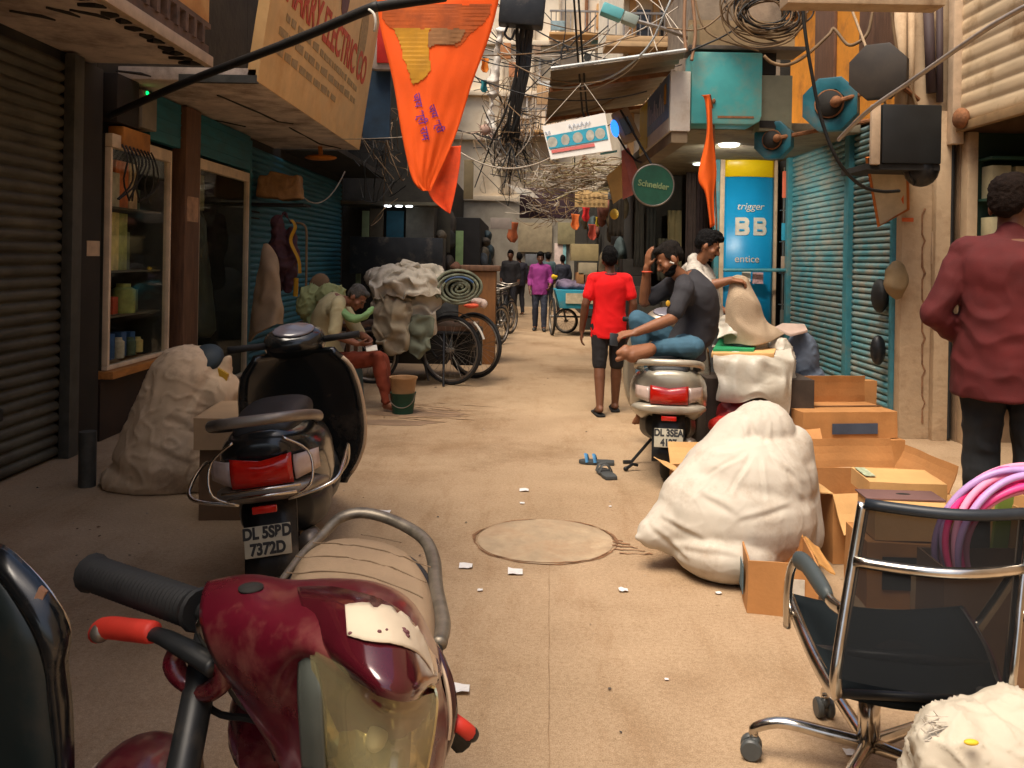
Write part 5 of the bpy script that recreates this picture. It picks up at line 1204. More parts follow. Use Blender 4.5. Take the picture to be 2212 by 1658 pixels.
# ---------------------------------------------------------------- sacks, cartons, chair and other things on the lit side
def sackmat(n, col, dirt, damt=.3, bs=90):
    return M(n, col, .75, var=.14, scale=3, bump=.12, bscale=bs * 4, dirt=dirt, dscale=2.2, damt=damt)
m_sackw = sackmat('white woven sack', (.53, .48, .40), (.27, .18, .11), .42)
m_sacktan = sackmat('tan woven sack', (.58, .42, .27), (.20, .13, .08), .35)
m_plasticw = M('dusty white plastic sheet', (.50, .46, .38), .4, var=.25, scale=4, bump=.3, bscale=14, dirt=(.30, .22, .14), damt=.3)

def sack(name, parts, mat, label, cat='sack', vox=.014, wr=.016, wf=6, sm=6, wst=(1, 1, 1), group=None, fold=None, crease=()):
    mb = MB()
    for p in parts:
        if len(p) == 2: mb.ell(p[0], p[1], None, 20, 12)
        elif len(p) == 3: mb.ell(p[0], p[1], Euler(p[2]).to_matrix(), 20, 12)
        else: mb.cap(*p)
    me = remesh(mb, vox, sm + 6, wr * .45, wf * .8, wst)
    nr = [v.normal.copy() for v in me.vertices]
    for v, n in zip(me.vertices, nr):
        q = v.co * wf * 1.9; rg = 1 - abs(noise.noise(q + V((0, 0, 3)))) * 3; v.co += n * wr * .5 * max(0, rg) ** 4
        if fold is not None:
            d_ = v.co - fold; a_ = math.atan2(d_.y, d_.x); k_ = math.exp(-((d_.length - .05) / .30) ** 2) if d_.length > .05 else 1
            v.co += n * (.005 * k_ * (abs(sin(a_ * 6 + 2 * noise.noise(v.co * 4))) - .6))
    for v, n in zip(me.vertices, nr):
        if crease and n.y < .25:
            px, py = proj(v.co); px += 5 * noise.noise(v.co * 9); py += 5 * noise.noise(v.co * 9 + V((7, 0, 0)))
            for ax, ay, bx, by, w_, d_ in crease:
                ll = (bx - ax) ** 2 + (by - ay) ** 2; t = ((px - ax) * (bx - ax) + (py - ay) * (by - ay)) / ll
                if -.05 < t < 1.05:
                    sd_ = ((px - ax) * (by - ay) - (py - ay) * (bx - ax)) / ll ** .5; e_ = max(0, 1 - abs(2 * t - 1) ** 3)
                    v.co += n * d_ * .7 * e_ * (1.0 * math.exp(-((sd_ - w_ * .9) / w_) ** 2) - 1.2 * math.exp(-(sd_ / w_) ** 2))
    for v in me.vertices: v.co.z = max(v.co.z, .004 if parts[0][0][2] < 1 else -9)
    return tag(finish(me, name, mat, smooth=True), label, cat, group)

Y = 4.25
A = lambda px, py, y=Y: at(px, py, y)
o = sack('stuffed_sack', [(A(1590, 1110, 4.35), (.40, .34, .30)), (A(1610, 1040, 4.4), (.34, .32, .26)), (A(1570, 1180, 4.25), (.28, .28, .16)), (A(1450, 1150, 4.3), A(1378, 1160, 4.25), .12, .02), (A(1530, 1090, 4.35), A(1410, 1150, 4.28), .24, .08),
    (A(1645, 935, 4.45), (.175, .15, .17)), (A(1650, 990, 4.43), (.25, .2, .17)), (A(1600, 940, 4.43), A(1490, 1085, 4.33), .13, .16), (A(1715, 960, 4.45), A(1725, 1150, 4.4), .10, .13), (A(1640, 900, 4.45), (.09, .09, .05)), (A(1620, 990, 4.42), (.22, .2, .12)), (A(1690, 1130, 4.4), (.16, .22, .3)), (A(1720, 1030, 4.42), (.10, .16, .16))], m_sackw,
    'big bulging white woven sack tied at its top beside the small open carton', wr=.004, wf=4.6, vox=.009, fold=A(1640, 962, 4.42),
    crease=[(1615, 975, 1520, 1030, 6, .014), (1625, 980, 1570, 1075, 6, .012), (1640, 985, 1650, 1085, 6, .012), (1660, 980, 1735, 1050, 6, .013), (1605, 965, 1545, 975, 5, .010), (1395, 1130, 1490, 1215, 7, .012), (1420, 1115, 1530, 1170, 8, .011), (1440, 1180, 1600, 1205, 8, .010), (1500, 1060, 1600, 1120, 9, .010), (1590, 1130, 1720, 1090, 9, .011), (1690, 1000, 1745, 1110, 7, .010), (1560, 1010, 1480, 1080, 8, .009), (1620, 900, 1640, 955, 5, .009), (1600, 915, 1618, 958, 5, .009), (1660, 905, 1650, 955, 5, .009)])
mb = MB(); c = A(1640, 962, 4.42); mb.tube([c + V((.155 * cos(k * pi / 10), .14 * sin(k * pi / 10), .01 * sin(k))) for k in range(20)], .007, 6, True)
mb.tube(interp([A(1610, 965, 4.28), A(1600, 975, 4.27), A(1608, 990, 4.26)], 8), .006, 5); tag(mb.build('tie_string', M('orange string', (.5, .2, .08), .8)), 'orange string tied round the neck of the big white sack', 'string')
sack('torn_sack', [(at(2110, 1740, 1.95), (.17, .16, .22)), (at(2120, 1610, 1.92), (.14, .13, .08)), (at(2060, 1620, 1.9), (.08, .1, .09)), (at(2185, 1570, 1.95), (.09, .1, .08)), (at(2080, 1560, 1.98), at(2130, 1525, 1.98), .05, .03), (at(2120, 1900, 1.95), (.2, .18, .2)), (at(2015, 1650, 1.88), (.04, .05, .08))], sackmat('cream torn sack', (.52, .46, .36), (.40, .29, .18), .25, 160), 'cream frayed sack standing in front of the mesh office chair', wr=.018, wf=11, vox=.008)
mb = MB()
for k in range(46):
    q = at(random.uniform(2000, 2030), random.uniform(1545, 1650), 1.86); mb.tube([q + V((.02, 0, 0)), q + V((-.004, -.005, random.uniform(-.006, .012))), q + V((-.014, -.004, random.uniform(-.012, .02)))], .0012, 4)
tag(mb.build('frayed_threads', m_sackw), 'loose frayed threads along the torn cream sack edge', 'threads', kind='stuff')
mb = MB(); mb.ell(at(2098, 1603, 1.80), (.016, .008, .006)); tag(mb.build('yellow_scrap', M('yellow scrap', (.75, .5, .03), .6)), 'small yellow scrap lying on the torn cream sack', 'scrap')

# cartons
def rumple(o, amp):
    bm = bmesh.new(); bm.from_mesh(o.data); bmesh.ops.subdivide_edges(bm, edges=[e for e in bm.edges if e.calc_length() > .1], cuts=4, use_grid_fill=True); sd = random.uniform(0, 90)
    for v in bm.verts:
        q = v.co * 5 + V((sd, 0, 0)); v.co += V((noise.noise(q), noise.noise(q + V((0, 9, 0))), noise.noise(q + V((0, 0, 9))) * .6)) * amp
    bm.to_mesh(o.data); bm.free()
def carton(x0, x1, y0, y1, z0, z1, label, rz=0., flaps=(), open_=True, mat=None, marks=(), t=.008, name='carton', group=None):
    c = V(((x0 + x1) / 2, (y0 + y1) / 2, z0)); th = thing(name, label, 'carton', c, rz, group=group)
    hx, hy, h = (x1 - x0) / 2, (y1 - y0) / 2, z1 - z0; mb = MB(); mat = mat or m_cardboard
    b = lambda *a: mb.box(*a)
    b(-hx, hx, -hy, -hy + t, 0, h); b(-hx, hx, hy - t, hy, 0, h); b(-hx, -hx + t, -hy + t, hy - t, 0, h); b(hx - t, hx, -hy + t, hy - t, 0, h); b(-hx + t, hx - t, -hy + t, hy - t, .002, .002 + t)
    if not open_: b(-hx + t, hx - t, -hy + t, hy - t, h - t - .001, h - .001)
    rumple(mb.build('body', mat, th, world=False, fix=True), .007)
    for side, ang, ln, fm in flaps:
        mb = MB(); w_ = hx if side in 'fb' else hy
        # local: hinge along x, flap goes +y then rotated
        rows = [[V((w_ * s_ * (1 - .06 * (i / 4)), ln * i / 4, .004 * sin(i * 1.3 + 1))) for s_ in (-1, -.33, .33, 1)] for i in range(5)]
        mb.grid(rows)
        m = {'f': Matrix.Translation((0, -hy, h)) @ Matrix.Rotation(pi, 4, 'Z'), 'b': Matrix.Translation((0, hy, h)), 'l': Matrix.Translation((-hx, 0, h)) @ Matrix.Rotation(pi / 2, 4, 'Z'), 'r': Matrix.Translation((hx, 0, h)) @ Matrix.Rotation(-pi / 2, 4, 'Z')}[side]
        me_ = mb; me_.v = [m @ (Matrix.Rotation(ang, 4, 'X') @ p) for p in mb.v]
        rumple(me_.build('flap', fm or m_cardin, th, world=False, solid=.006, smooth=False), .012)
    for nm, face, u0, u1, v0, v1, mm_ in marks:
        mb = MB()
        if face == 'f': mb.box(-hx + u0 * 2 * hx, -hx + u1 * 2 * hx, -hy - .011, -hy - .008, v0 * h, v1 * h)
        elif face == 'l': mb.box(-hx - .011, -hx - .008, hy - u1 * 2 * hy, hy - u0 * 2 * hy, v0 * h, v1 * h)
        elif face == 't': mb.box(-hx + u0 * 2 * hx, -hx + u1 * 2 * hx, -hy + v0 * 2 * hy, -hy + v1 * 2 * hy, h + .006, h + .008)
        mb.build(nm, mm_, th, world=False)
    return th
m_bluegrey = M('blue grey print', (.10, .16, .19), .7, var=.3)
m_navyprint = M('navy print', (.05, .065, .10), .7, var=.35)
m_tape = M('tan tape', (.5, .3, .14), .3)
carton(1.06, 1.36, 3.74, 4.12, 0, .235, 'small open brown carton with a blue grey patch and a white label', R(-9), (('b', R(62), .10, None), ('r', R(-30), .08, None)), marks=(('print_patch', 'l', .1, .75, .2, .75, m_bluegrey), ('label', 'f', .52, .8, .12, .72, m_white)))
carton(2.16, 2.94, 6.6, 7.08, .195, .40, 'long closed brown carton with a dark blue print by the teal shutter', R(8), (('b', R(100), .22, m_cardboard),), open_=False, marks=(('print_patch', 'f', .3, .78, .18, .58, m_navyprint), ('tape', 't', .0, 1, .46, .52, M('dark slit', (.12, .05, .02), .7))))
carton(2.1, 2.98, 6.56, 7.1, 0, .19, 'flattened dark carton pile under the long closed carton', R(6), open_=False, mat=m_cardboard)
carton(2.36, 3.04, 7.2, 7.3, .0, .56, 'brown carton lid standing behind the long closed carton', R(4), open_=False)
carton(1.62, 2.24, 4.42, 4.98, 0, .36, 'large open orange brown carton with its rear flaps standing up', R(4), (('b', R(80), .165, m_cardboard), ('l', R(10), .10, m_cardlight), ('f', R(-62), .2, m_cardlight), ('r', R(68), .15, m_cardboard)))
carton(1.80, 2.18, 4.30, 4.60, .365, .45, 'light cardboard tray lying in the large open carton', R(-4), open_=False, mat=m_cardlight, marks=(('sticker', 't', .02, .16, .3, .9, M('green white sticker', (.4, .45, .3), .5, var=.6, scale=40)),))
th = carton(1.64, 1.98, 3.86, 4.10, .30, .455, 'small cardboard box with a dull purple lid and dark oval handle hole', R(-3), open_=False, mat=m_cardlight)
mb = MB(); mb.box(-.18, .18, -.03, .13, .157, .165); mb.build('purple_lid', M('dull purple card', (.16, .085, .075), .7, var=.2), th, world=False, bevel=.002)
mb = MB(); mb.ell((.02, .06, .165), (.035, .014, .003)); mb.build('handle_hole', m_dark, th, world=False)
carton(1.60, 2.02, 3.84, 4.14, 0, .295, 'shaded brown carton standing under the purple lidded box', R(-3), open_=False, marks=(('print_patch', 'f', .15, .6, .3, .8, m_dark),))
carton(1.98, 2.40, 3.38, 3.56, 0, .60, 'open tan carton holding green card beside the pink hose coil', R(3), (('f', R(-70), .05, m_cardlight), ('r', R(50), .12, m_cardlight)), mat=m_cardlight)
mb = MB(); mb.slab([(1.90, 3.42, .3), (1.96, 3.42, .3), (2.0, 3.41, .72), (1.94, 3.41, .72)], V((0, .02, 0))); tag(mb.build('green_card', M('leaf green card', (.22, .33, .06), .6)), 'leaf green card standing in the open tan carton', 'card')
carton(1.58, 2.34, 3.14, 3.36, 0, .44, 'dark brown open carton holding the pink hose coil', 0, mat=M('dim brown card', (.16, .085, .04), .8, var=.25))
mb = MB(); mb.box(1.78, 2.75, 3.58, 4.1, 0, .2); tag(mb.build('stone_step', m_tanwall, bevel=.012), 'low tan stone step under the maroon shirted person', 'step')
carton(1.02, 1.34, 5.18, 5.52, 0, .24, 'open orange carton between the scooter wheel and the white sack', R(10), (('b', R(55), .15, m_cardlight), ('l', R(25), .12, m_cardlight), ('f', R(-50), .1, m_cardlight)), mat=m_cardboard)
carton(1.38, 1.80, 5.2, 5.6, 0, .30, 'orange carton with raised flaps behind the white sack', R(-8), (('f', R(20), .2, m_cardlight), ('l', R(40), .14, m_cardlight)))
for i, (pts_, lab) in enumerate((([(1690, 935), (1770, 925), (1785, 1010), (1705, 1000)], 'flattened carton sheet leaning behind the big white sack'), ([(1750, 960), (1800, 955), (1800, 1080), (1760, 1075)], 'narrow flattened carton sheet beside the large open carton'), ([(1715, 985), (1765, 985), (1770, 1050), (1725, 1045)], 'dark flattened carton sheet behind the white sack'))):
    mb = MB(); mb.slab([at(p[0], p[1], 5.3 + .15 * i + (.25 if p[1] < 990 else 0)) for p in pts_], V((0, .012, 0))); o = tag(mb.build('cardboard_sheet', [m_cardboard, m_cardin, M('dim sheet', (.14, .08, .04), .8)][i]), lab, 'cardboard'); rumple(o, .012)
# pink coil
pc = thing('hose_coil', 'bright pink striped plastic hose coil leaning in the open carton', 'hose', (2.1, 3.3, .2))
m_pk = [M('hot pink hose', (.80, .03, .20), .75, var=.12), M('pale pink hose', (.75, .30, .45), .75, var=.12), M('lilac hose', (.45, .28, .55), .4), M('pink hose', (.72, .06, .25), .4)]
for k in range(11):
    r_ = .315 - .014 * (k % 5) - .006 * (k // 5); yy = 3.32 + .02 * (k // 5) + .008 * (k % 2); c = V((1.96, yy - .06, .47))
    mb = MB(); mb.tube([c + V((r_ * cos(t) + .02 * sin(k * 3), .05 * sin(t * 1 + k), r_ * .97 * sin(t) + .012 * sin(k * 2.3 + t * 2))) for t in [R(-25) + R(230) * q / 48 for q in range(49)]], .0135, 7); mb.build('hose_turn', m_pk[k % 4], pc, smooth=True)

# ---------------------------------------------------------------- office chair seen from behind
ch = thing('office_chair', 'black mesh office chair with chrome frame standing with its back to the camera', 'chair', (1.07, 2.48, 0))
m_mesh = thin('black chair mesh', gloss=.03, rough=.4, trans=(.9, .9, .9), base=(.012, .013, .014), opac=.86)
m_meshseat = thin('black seat mesh', gloss=.03, rough=.4, trans=(.9, .9, .9), base=(.014, .018, .02), opac=.96)
bl, br = [at(1866, 1085, 2.19), at(1845, 1210, 2.17), at(1822, 1350, 2.13), at(1806, 1460, 2.10)], [at(2216, 1105, 2.10), at(2205, 1225, 2.09), at(2192, 1360, 2.05), at(2180, 1480, 2.03)]
sl_, sr_ = [at(1806, 1497, 2.14), at(1770, 1440, 2.30), at(1735, 1365, 2.48), at(1706, 1292, 2.70)], [at(2178, 1515, 2.08), at(2160, 1480, 2.22), at(2130, 1400, 2.42), at(2080, 1320, 2.64)]
def post(a, b): return interp(a + b, 40)
pl_, pr_ = post(bl, sl_), post(br, sr_)
mb = MB(); mb.tube(pl_, .013, 10, flat=1.5); mb.build('side_rail', m_chrome, ch, smooth=True)
mb = MB(); mb.tube(pr_, .013, 10, flat=1.5); mb.build('side_rail', m_chrome, ch, smooth=True)
rows = []
bL, bR = interp(bl, 12), interp(br, 12)
for a, b in zip(bL, bR):
    rows.append([a.lerp(b, j / 12) + V((0, -.012 - .05 * sin(pi * j / 12), 0)) for j in range(13)])
mb = MB(); mb.grid(rows); mb.build('mesh_back', m_mesh, ch, smooth=True)
rows = []
for a, b in zip(interp(sl_, 12), interp(sr_, 12)): rows.append([a.lerp(b, j / 12) + V((0, 0, -.03 * sin(pi * j / 12) + .006)) for j in range(13)])
rows.append([a + V((0, .03, -.03)) for a in rows[-1]])
mb = MB(); mb.grid(rows); mb.build('mesh_seat', m_meshseat, ch, smooth=True, solid=.022)
mb = MB(); mb.tube([bL[0].lerp(bR[0], j / 12) + V((0, -.012 - .05 * sin(pi * j / 12), .0)) for j in range(13)], .014, 10); mb.build('top_bar', M('dark blue black vinyl', (.02, .026, .034), .45), ch, smooth=True)
mb = MB(); ra, rb_ = at(1846, 1212, 2.16), at(2206, 1228, 2.08)
mb.tube([ra.lerp(rb_, j / 16) + V((0, -.055 * sin(pi * j / 16), 0)) for j in range(17)], .014, 10); mb.build('cross_bar', m_chrome, ch, smooth=True)
mb = MB(); fl, fr_ = sl_[0], sr_[0]; mb.tube([fl, fr_], .012, 8); mb.tube([sl_[1].lerp(sl_[2], .5), sr_[1].lerp(sr_[2], .5)], .014, 8); mb.build('seat_bar', m_black, ch, smooth=True)
def armrest(pp, pad):
    mb = MB(); mb.tube(interp(pp, 24), .012, 10, flat=1.4); ao = mb.build('armrest', m_chrome, ch, smooth=True)
    mb = MB(); mb.tube(interp(pad, 12), [.016, .02, .021, .021, .021, .021, .021, .021, .021, .02, .018, .014], 10, flat=1.3); mb.build('arm_pad', M('grey arm pad', (.055, .068, .07), .5), ao, smooth=True)
armrest([at(1700, 1352, 2.62), at(1702, 1280, 2.60), at(1712, 1222, 2.58), at(1735, 1208, 2.52), at(1772, 1260, 2.34), at(1796, 1300, 2.24), at(1822, 1318, 2.15)], [at(1722, 1208, 2.54), at(1745, 1222, 2.46), at(1790, 1290, 2.26)])
armrest([at(2100, 1370, 2.56), at(2150, 1300, 2.54), at(2200, 1230, 2.5), at(2250, 1220, 2.42), at(2240, 1290, 2.2), at(2210, 1330, 2.08)], [at(2215, 1226, 2.48), at(2245, 1225, 2.4), at(2240, 1280, 2.22)])
hub = V((1.08, 2.58, 0))
mb = MB(); mb.tube([hub + V((0, 0, .09)), hub + V((0, 0, .26))], .032, 14); mb.tube([hub + V((0, 0, .26)), hub + V((0, -.02, .45))], .019, 12); mb.build('gas_column', m_chrome, ch, smooth=True)
mb = MB(); mb.box(hub.x - .12, hub.x + .12, hub.y - .16, hub.y + .12, .435, .462); mb.build('mechanism', m_black, ch, bevel=.01)
for k in range(5):
    a = R(164 + 72 * k); d = V((cos(a), sin(a), 0)); e = hub + d * .33
    mb = MB(); mb.tube(interp([hub + V((0, 0, .105)) + d * .02, hub + d * .12 + V((0, 0, .115)), hub + d * .25 + V((0, 0, .125)), e + V((0, 0, .095)), e + V((0, 0, .07))], 16), [.022 - .0006 * i for i in range(16)], 10); lg_ = mb.build('base_leg', m_chrome, ch, smooth=True)
    s_ = V((-d.y, d.x, 0)); mb = MB()
    for q in (-1, 1):
        m_ = basis(s_); mm_ = Matrix((m_[0], m_[1], m_[2])).transposed().to_4x4(); mm_.translation = e + s_ * (.018 * q) + V((0, 0, .034)) + d * .01
        mb.lathe([(.001, -.011), (.028, -.011), (.033, -.006), (.033, .006), (.028, .011), (.001, .011)], 18, mm_)
    mb.ell(e + V((0, 0, .055)), (.018, .018, .02)); mb.build('castor', M('castor grey', (.06, .065, .065), .4, var=.3), lg_)

# ---------------------------------------------------------------- sandals, paper scraps
m_sand = M('grey sandal', (.055, .06, .06), .7, var=.3); m_sandb = M('blue strap', (.06, .22, .42), .6)
def slipper(px, py, rz, lab, straps, flip=0):
    c = gr(px, py); t = thing('sandal', lab, 'sandal', c, rz, group=None)
    out = [(.042, -.12), (.05, -.06), (.045, 0), (.05, .07), (.04, .12), (.015, .145)]
    pts = [(x, y) for x, y in out] + [(-x, y) for x, y in reversed(out)]
    mb = MB(); mb.slab([V((x, y, .002)) for x, y in pts], V((0, 0, .026))); mb.build('sole', m_sand, t, world=False, bevel=.006)
    mb = MB()
    for y in (.03, .09): mb.tube(interp([(-.052, y - .01, .02), (-.03, y, .062), (0, y + .005, .072), (.03, y, .062), (.052, y - .01, .02)], 14), .013, 6, flat=.35)
    mb.build('strap', straps, t, world=False)
slipper(1292, 1002, R(82), 'grey sandal lying across the lane with a blue strap', m_sandb)
slipper(1310, 1028, R(12), 'dark grey sandal lying nearest the camera beside the blue strapped one', m_sand)
mb = MB(); c = gr(1352, 1018); mb.tube([c + V((0, 0, .02)), c + V((.05, .02, .05)), c + V((.09, .03, .04))], .012, 6); mb.ell(c + V((0, 0, .02)), (.02, .016, .018)); tag(mb.build('kick_lever', m_black), 'black bent lever end near the silver scooter wheel', 'lever')
lit = [MB(), MB(), MB()]
for k in range(420):
    e = random.random(); x = random.choice((-1, 1)) * random.uniform(.2, 3.2) if e < .45 else (random.uniform(-3.2, -1.6) if e < .75 else random.uniform(1.6, 3.3)); y = random.uniform(2.2, 13); s_ = random.uniform(.003, .012) * (1 + .8 * (random.random() < .1)); a_ = random.uniform(0, 6.28)
    c = V((x, y, .004)); p_ = [c + V((s_ * random.uniform(.5, 1.2) * cos(a_ + q * 1.26), s_ * random.uniform(.4, 1.1) * sin(a_ + q * 1.26), random.uniform(0, s_ * .5))) for q in range(5)]
    lit[k % 3]._add(p_ + [c + V((0, 0, s_ * .6))], [(q, (q + 1) % 5, 5) for q in range(5)])
lt = thing('ground_litter', 'tiny brown and grey grit and shreds scattered over the lane', 'litter', (0, 6, 0)); lt['kind'] = 'stuff'
for mb, c_ in zip(lit, ((.14, .085, .05), (.30, .24, .18), (.06, .05, .045))): tag(mb.build('grit', M('grit %.2f' % c_[0], c_, .9), lt), kind='stuff')
m_scrap = M('scrap paper', (.70, .68, .66), .8, var=.08)
scr = [(1132, 1060, .05, 'folded white scrap beyond the manhole with a violet edge'), (830, 1108, .06, 'white scrap beside the grab rail of the maroon motorcycle'), (1006, 1225, .055, 'white scrap left of the manhole rim'), (1113, 1238, .06, 'white scrap with a blue edge below the manhole'), (1346, 1277, .035, 'small upright white scrap in the open lane'), (1037, 1277, .02, 'tiny white scrap nearest the maroon motorcycle seat'), (992, 1493, .06, 'bluish white scrap beside the headlamp fairing'), (1552, 1283, .022, 'tiny white scrap by the small carton'), (1836, 1629, .03, 'white scrap lying under the office chair legs'), (1128, 1088, .025, 'small pinkish scrap between folded scrap and manhole'), (1318, 1095, .014, 'tiny blue scrap left of the white sack'), (1440, 1470, .012, 'tiny yellowish scrap in the open lane')]
for i, (px, py, sz, lab) in enumerate(scr):
    c = gr(px, py); mb = MB(); n = 7; rows = []
    for a in range(4):
        rows.append([c + V((sz * ((b / 3 - .5) * 1.2 + .25 * noise.noise(V((a, b, i)))), sz * ((a / 3 - .5) * 1.1 + .25 * noise.noise(V((b, a, i + 9)))), .006 + sz * .35 * abs(noise.noise(V((a * .9, b * .9, i * 3.1)))))) for b in range(4)])
    mb.grid(rows); tag(mb.build('paper_scrap', m_scrap, smooth=False, solid=.001), lab, 'paper scrap', 'paper scraps on the lane')

# ---------------------------------------------------------------- vendor's heap behind the scooter
def sheet(name, rows, nu, nv, mat, label, cat, amp=.03, fr=5, thick=.008, seed=0):
    g_ = patch([[V(p) for p in r] for r in rows], nu, nv)
    for i, r in enumerate(g_):
        for j, p in enumerate(r):
            q = p * fr + V((seed, 0, 0)); rdg = 1 - abs(noise.noise(q * .8)) * 2.2
            r[j] = p + V((noise.noise(q), noise.noise(q + V((5, 0, 0))), noise.noise(q + V((0, 7, 0))))) * amp * .6 + V((0, -1, .4)) * max(0, rdg) * amp * .5
    mb = MB(); mb.grid(g_); return tag(mb.build(name, mat, smooth=True, solid=thick), label, cat)
mb = MB(); mb.box(1.50, 2.35, 6.75, 7.6, .0, .62); tag(mb.build('stacked_crate', M('dark crate', (.05, .035, .025), .8, var=.5)), 'dark wooden crate under the white plastic sheets', 'crate')
A = at
sheet('plastic_sheet', [[A(1535, 745, 7.2), A(1580, 752, 7.2), A(1640, 760, 7.2), A(1700, 745, 7.25)], [A(1540, 765, 6.75), A(1590, 772, 6.7), A(1650, 768, 6.7), A(1708, 760, 6.8)], [A(1545, 815, 6.66), A(1600, 835, 6.6), A(1660, 825, 6.62), A(1712, 815, 6.7)], [A(1550, 862, 6.64), A(1600, 872, 6.6), A(1655, 862, 6.62), A(1700, 905, 6.68)]], 60, 60, m_plasticw, 'white plastic sheet draped over the crate beside the silver scooter', 'plastic sheet', .05, 6)
sheet('plastic_sheet', [[A(1545, 690, 7.25), A(1590, 680, 7.25), A(1630, 700, 7.25), A(1668, 735, 7.2)], [A(1548, 700, 7.0), A(1585, 695, 6.95), A(1625, 715, 6.95), A(1665, 748, 7.0)], [A(1548, 730, 6.9), A(1575, 722, 6.88), A(1612, 742, 6.88), A(1655, 768, 6.9)]], 40, 30, m_plasticw, 'crumpled white plastic heaped on the green card', 'plastic sheet', .05, 8, seed=4)
mb = MB(); mb.slab([A(1540, 762, 6.8), A(1628, 762, 6.75), A(1640, 745, 7.1), A(1555, 738, 7.2)], V((0, 0, .03))); tag(mb.build('green_card', M('emerald card', (.02, .26, .10), .6)), 'emerald green card lying among the white plastic sheets', 'card')
mb = MB(); mb.slab([A(1536, 772, 6.72), A(1672, 772, 6.68), A(1680, 752, 7.1), A(1545, 752, 7.2)], V((0, 0, .035))); tag(mb.build('cardboard_layers', m_cardlight, bevel=.005), 'flattened tan cardboard layers under the green card', 'cardboard')
sheet('jute_sack', [[A(1578, 600, 6.95), A(1592, 596, 6.95), A(1606, 600, 6.95), A(1612, 604, 6.95)], [A(1572, 640, 6.95), A(1592, 640, 6.88), A(1618, 640, 6.88), A(1632, 645, 6.95)], [A(1566, 690, 6.95), A(1595, 695, 6.85), A(1632, 690, 6.85), A(1655, 690, 6.95)], [A(1566, 745, 6.95), A(1600, 745, 6.85), A(1645, 745, 6.85), A(1690, 722, 6.95)]], 40, 40, M('jute cloth', (.44, .33, .22), .9, var=.15, bump=.4, bscale=160), 'tan jute sack held up in a cone by the pale shirted man', 'sack', .03, 6, .02, 3)
sack('stuffed_bag', [(A(1640, 870, 6.9), (.2, .16, .14)), (A(1590, 890, 6.75), (.16, .14, .12)), (A(1570, 920, 6.6), (.12, .1, .1))], M('dark red bag', (.20, .012, .012), .55, var=.5, scale=7), 'dark red stuffed bag under the white plastic sheet', 'bag', wr=.02)
sack('stuffed_bag', [(A(1565, 918, 6.5), (.13, .08, .07)), (A(1600, 900, 6.52), (.09, .07, .05))], M('bright red bag', (.72, .02, .008), .5, var=.12), 'bright red plastic bag beside the silver scooter tail', 'bag', wr=.012)
sack('yellow_strap', [(A(1628, 868, 6.72), A(1642, 900, 6.7), .02, .024)], M('yellow strap', (.55, .30, .02), .6), 'yellow strap on the dark red stuffed bag', 'strap', vox=.01, wr=.003)
sack('white_bundle', [(A(1690, 815, 6.95), (.10, .12, .30)), (A(1680, 880, 6.9), (.09, .1, .2)), (A(1685, 760, 6.95), (.09, .1, .12))], m_plasticw, 'upright white plastic bundle beside the grey blue bag', 'bundle', wr=.03, wf=7)
sack('duffel_bag', [(A(1730, 775, 7.3), (.15, .14, .24)), (A(1745, 840, 7.3), (.16, .15, .22)), (A(1720, 900, 7.3), (.2, .18, .2))], M('grey blue bag cloth', (.11, .14, .19), .8, var=.3), 'grey blue cloth bag with a pale flap against the teal shutter', 'bag', wr=.02)
mb = MB(); mb.slab([A(1672, 712, 7.1), A(1690, 703, 7.25), A(1738, 705, 7.25), A(1745, 718, 7.1), A(1708, 728, 7.05)], V((0, 0, .025))); tag(mb.build('bag_flap', M('pale pinkish flap', (.42, .31, .25), .8), bevel=.01), 'pale pinkish flap lying over the grey blue bag', 'flap')
# banner column and rack
bn = thing('banner_column', 'tall curved blue banner with a yellow top and white lettering', 'banner', (3.0, 11.2, 0))
def arcpt(u, z, bul=.07, x0=2.67, x1=3.30, y=11.15): return V((x0 + (x1 - x0) * u, y - bul * sin(pi * u), z))
def arc_band(z0, z1, mat, nm):
    mb = MB(); mb.grid([[arcpt(j / 20, z) for j in range(21)] for z in (z0, z1)]); mb.build(nm, mat, bn, smooth=True, solid=.02)
m_bblue = M('banner blue', (.008, .27, .55), .38, var=.06); m_byel = M('banner yellow', (.80, .56, .005), .4, var=.08)
arc_band(.15, 2.64, m_bblue, 'blue_panel'); arc_band(2.645, 3.02, m_byel, 'yellow_panel')
mb = MB(); mb.box(2.60, 2.66, 11.1, 11.24, .0, 3.06); mb.box(3.31, 3.345, 11.1, 11.24, 0, 3.06); mb.box(2.66, 3.31, 11.1, 11.24, 3.025, 3.07); mb.build('frame', m_cream, bn, bevel=.006)
mb = MB(); mb.box(2.53, 2.595, 11.1, 11.22, 0, 3.3); mb.build('teal_post', m_tealrail, bn)
bmx = frame((2.985, 10.972, 0), (1, 0, 0), (0, 0, 1))
for body, z, sz, sh_, bo in (('trigger', 2.255, .13, .25, 0), ('entice', 1.575, .13, .0, 0)):
    m_ = bmx.copy(); m_.translation = V((2.985 - (.03 if body == 'entice' else 0), 10.985, z)); o = text(body, sz, m_white, None, m_, 'lettering', .003, sx=1.0 if body != 'BB' else 1.25, shear=sh_, bold=bo)
    o.data.transform(Matrix.Translation(o.location)); o.location = (0, 0, 0)
    for v in o.data.vertices:
        u = (v.co.x - 2.67) / .63; v.co.y += arcpt(u, 0).y - .020 - 10.985
    o.data.transform(root_of(bn).matrix_basis.inverted()); o.parent = bn
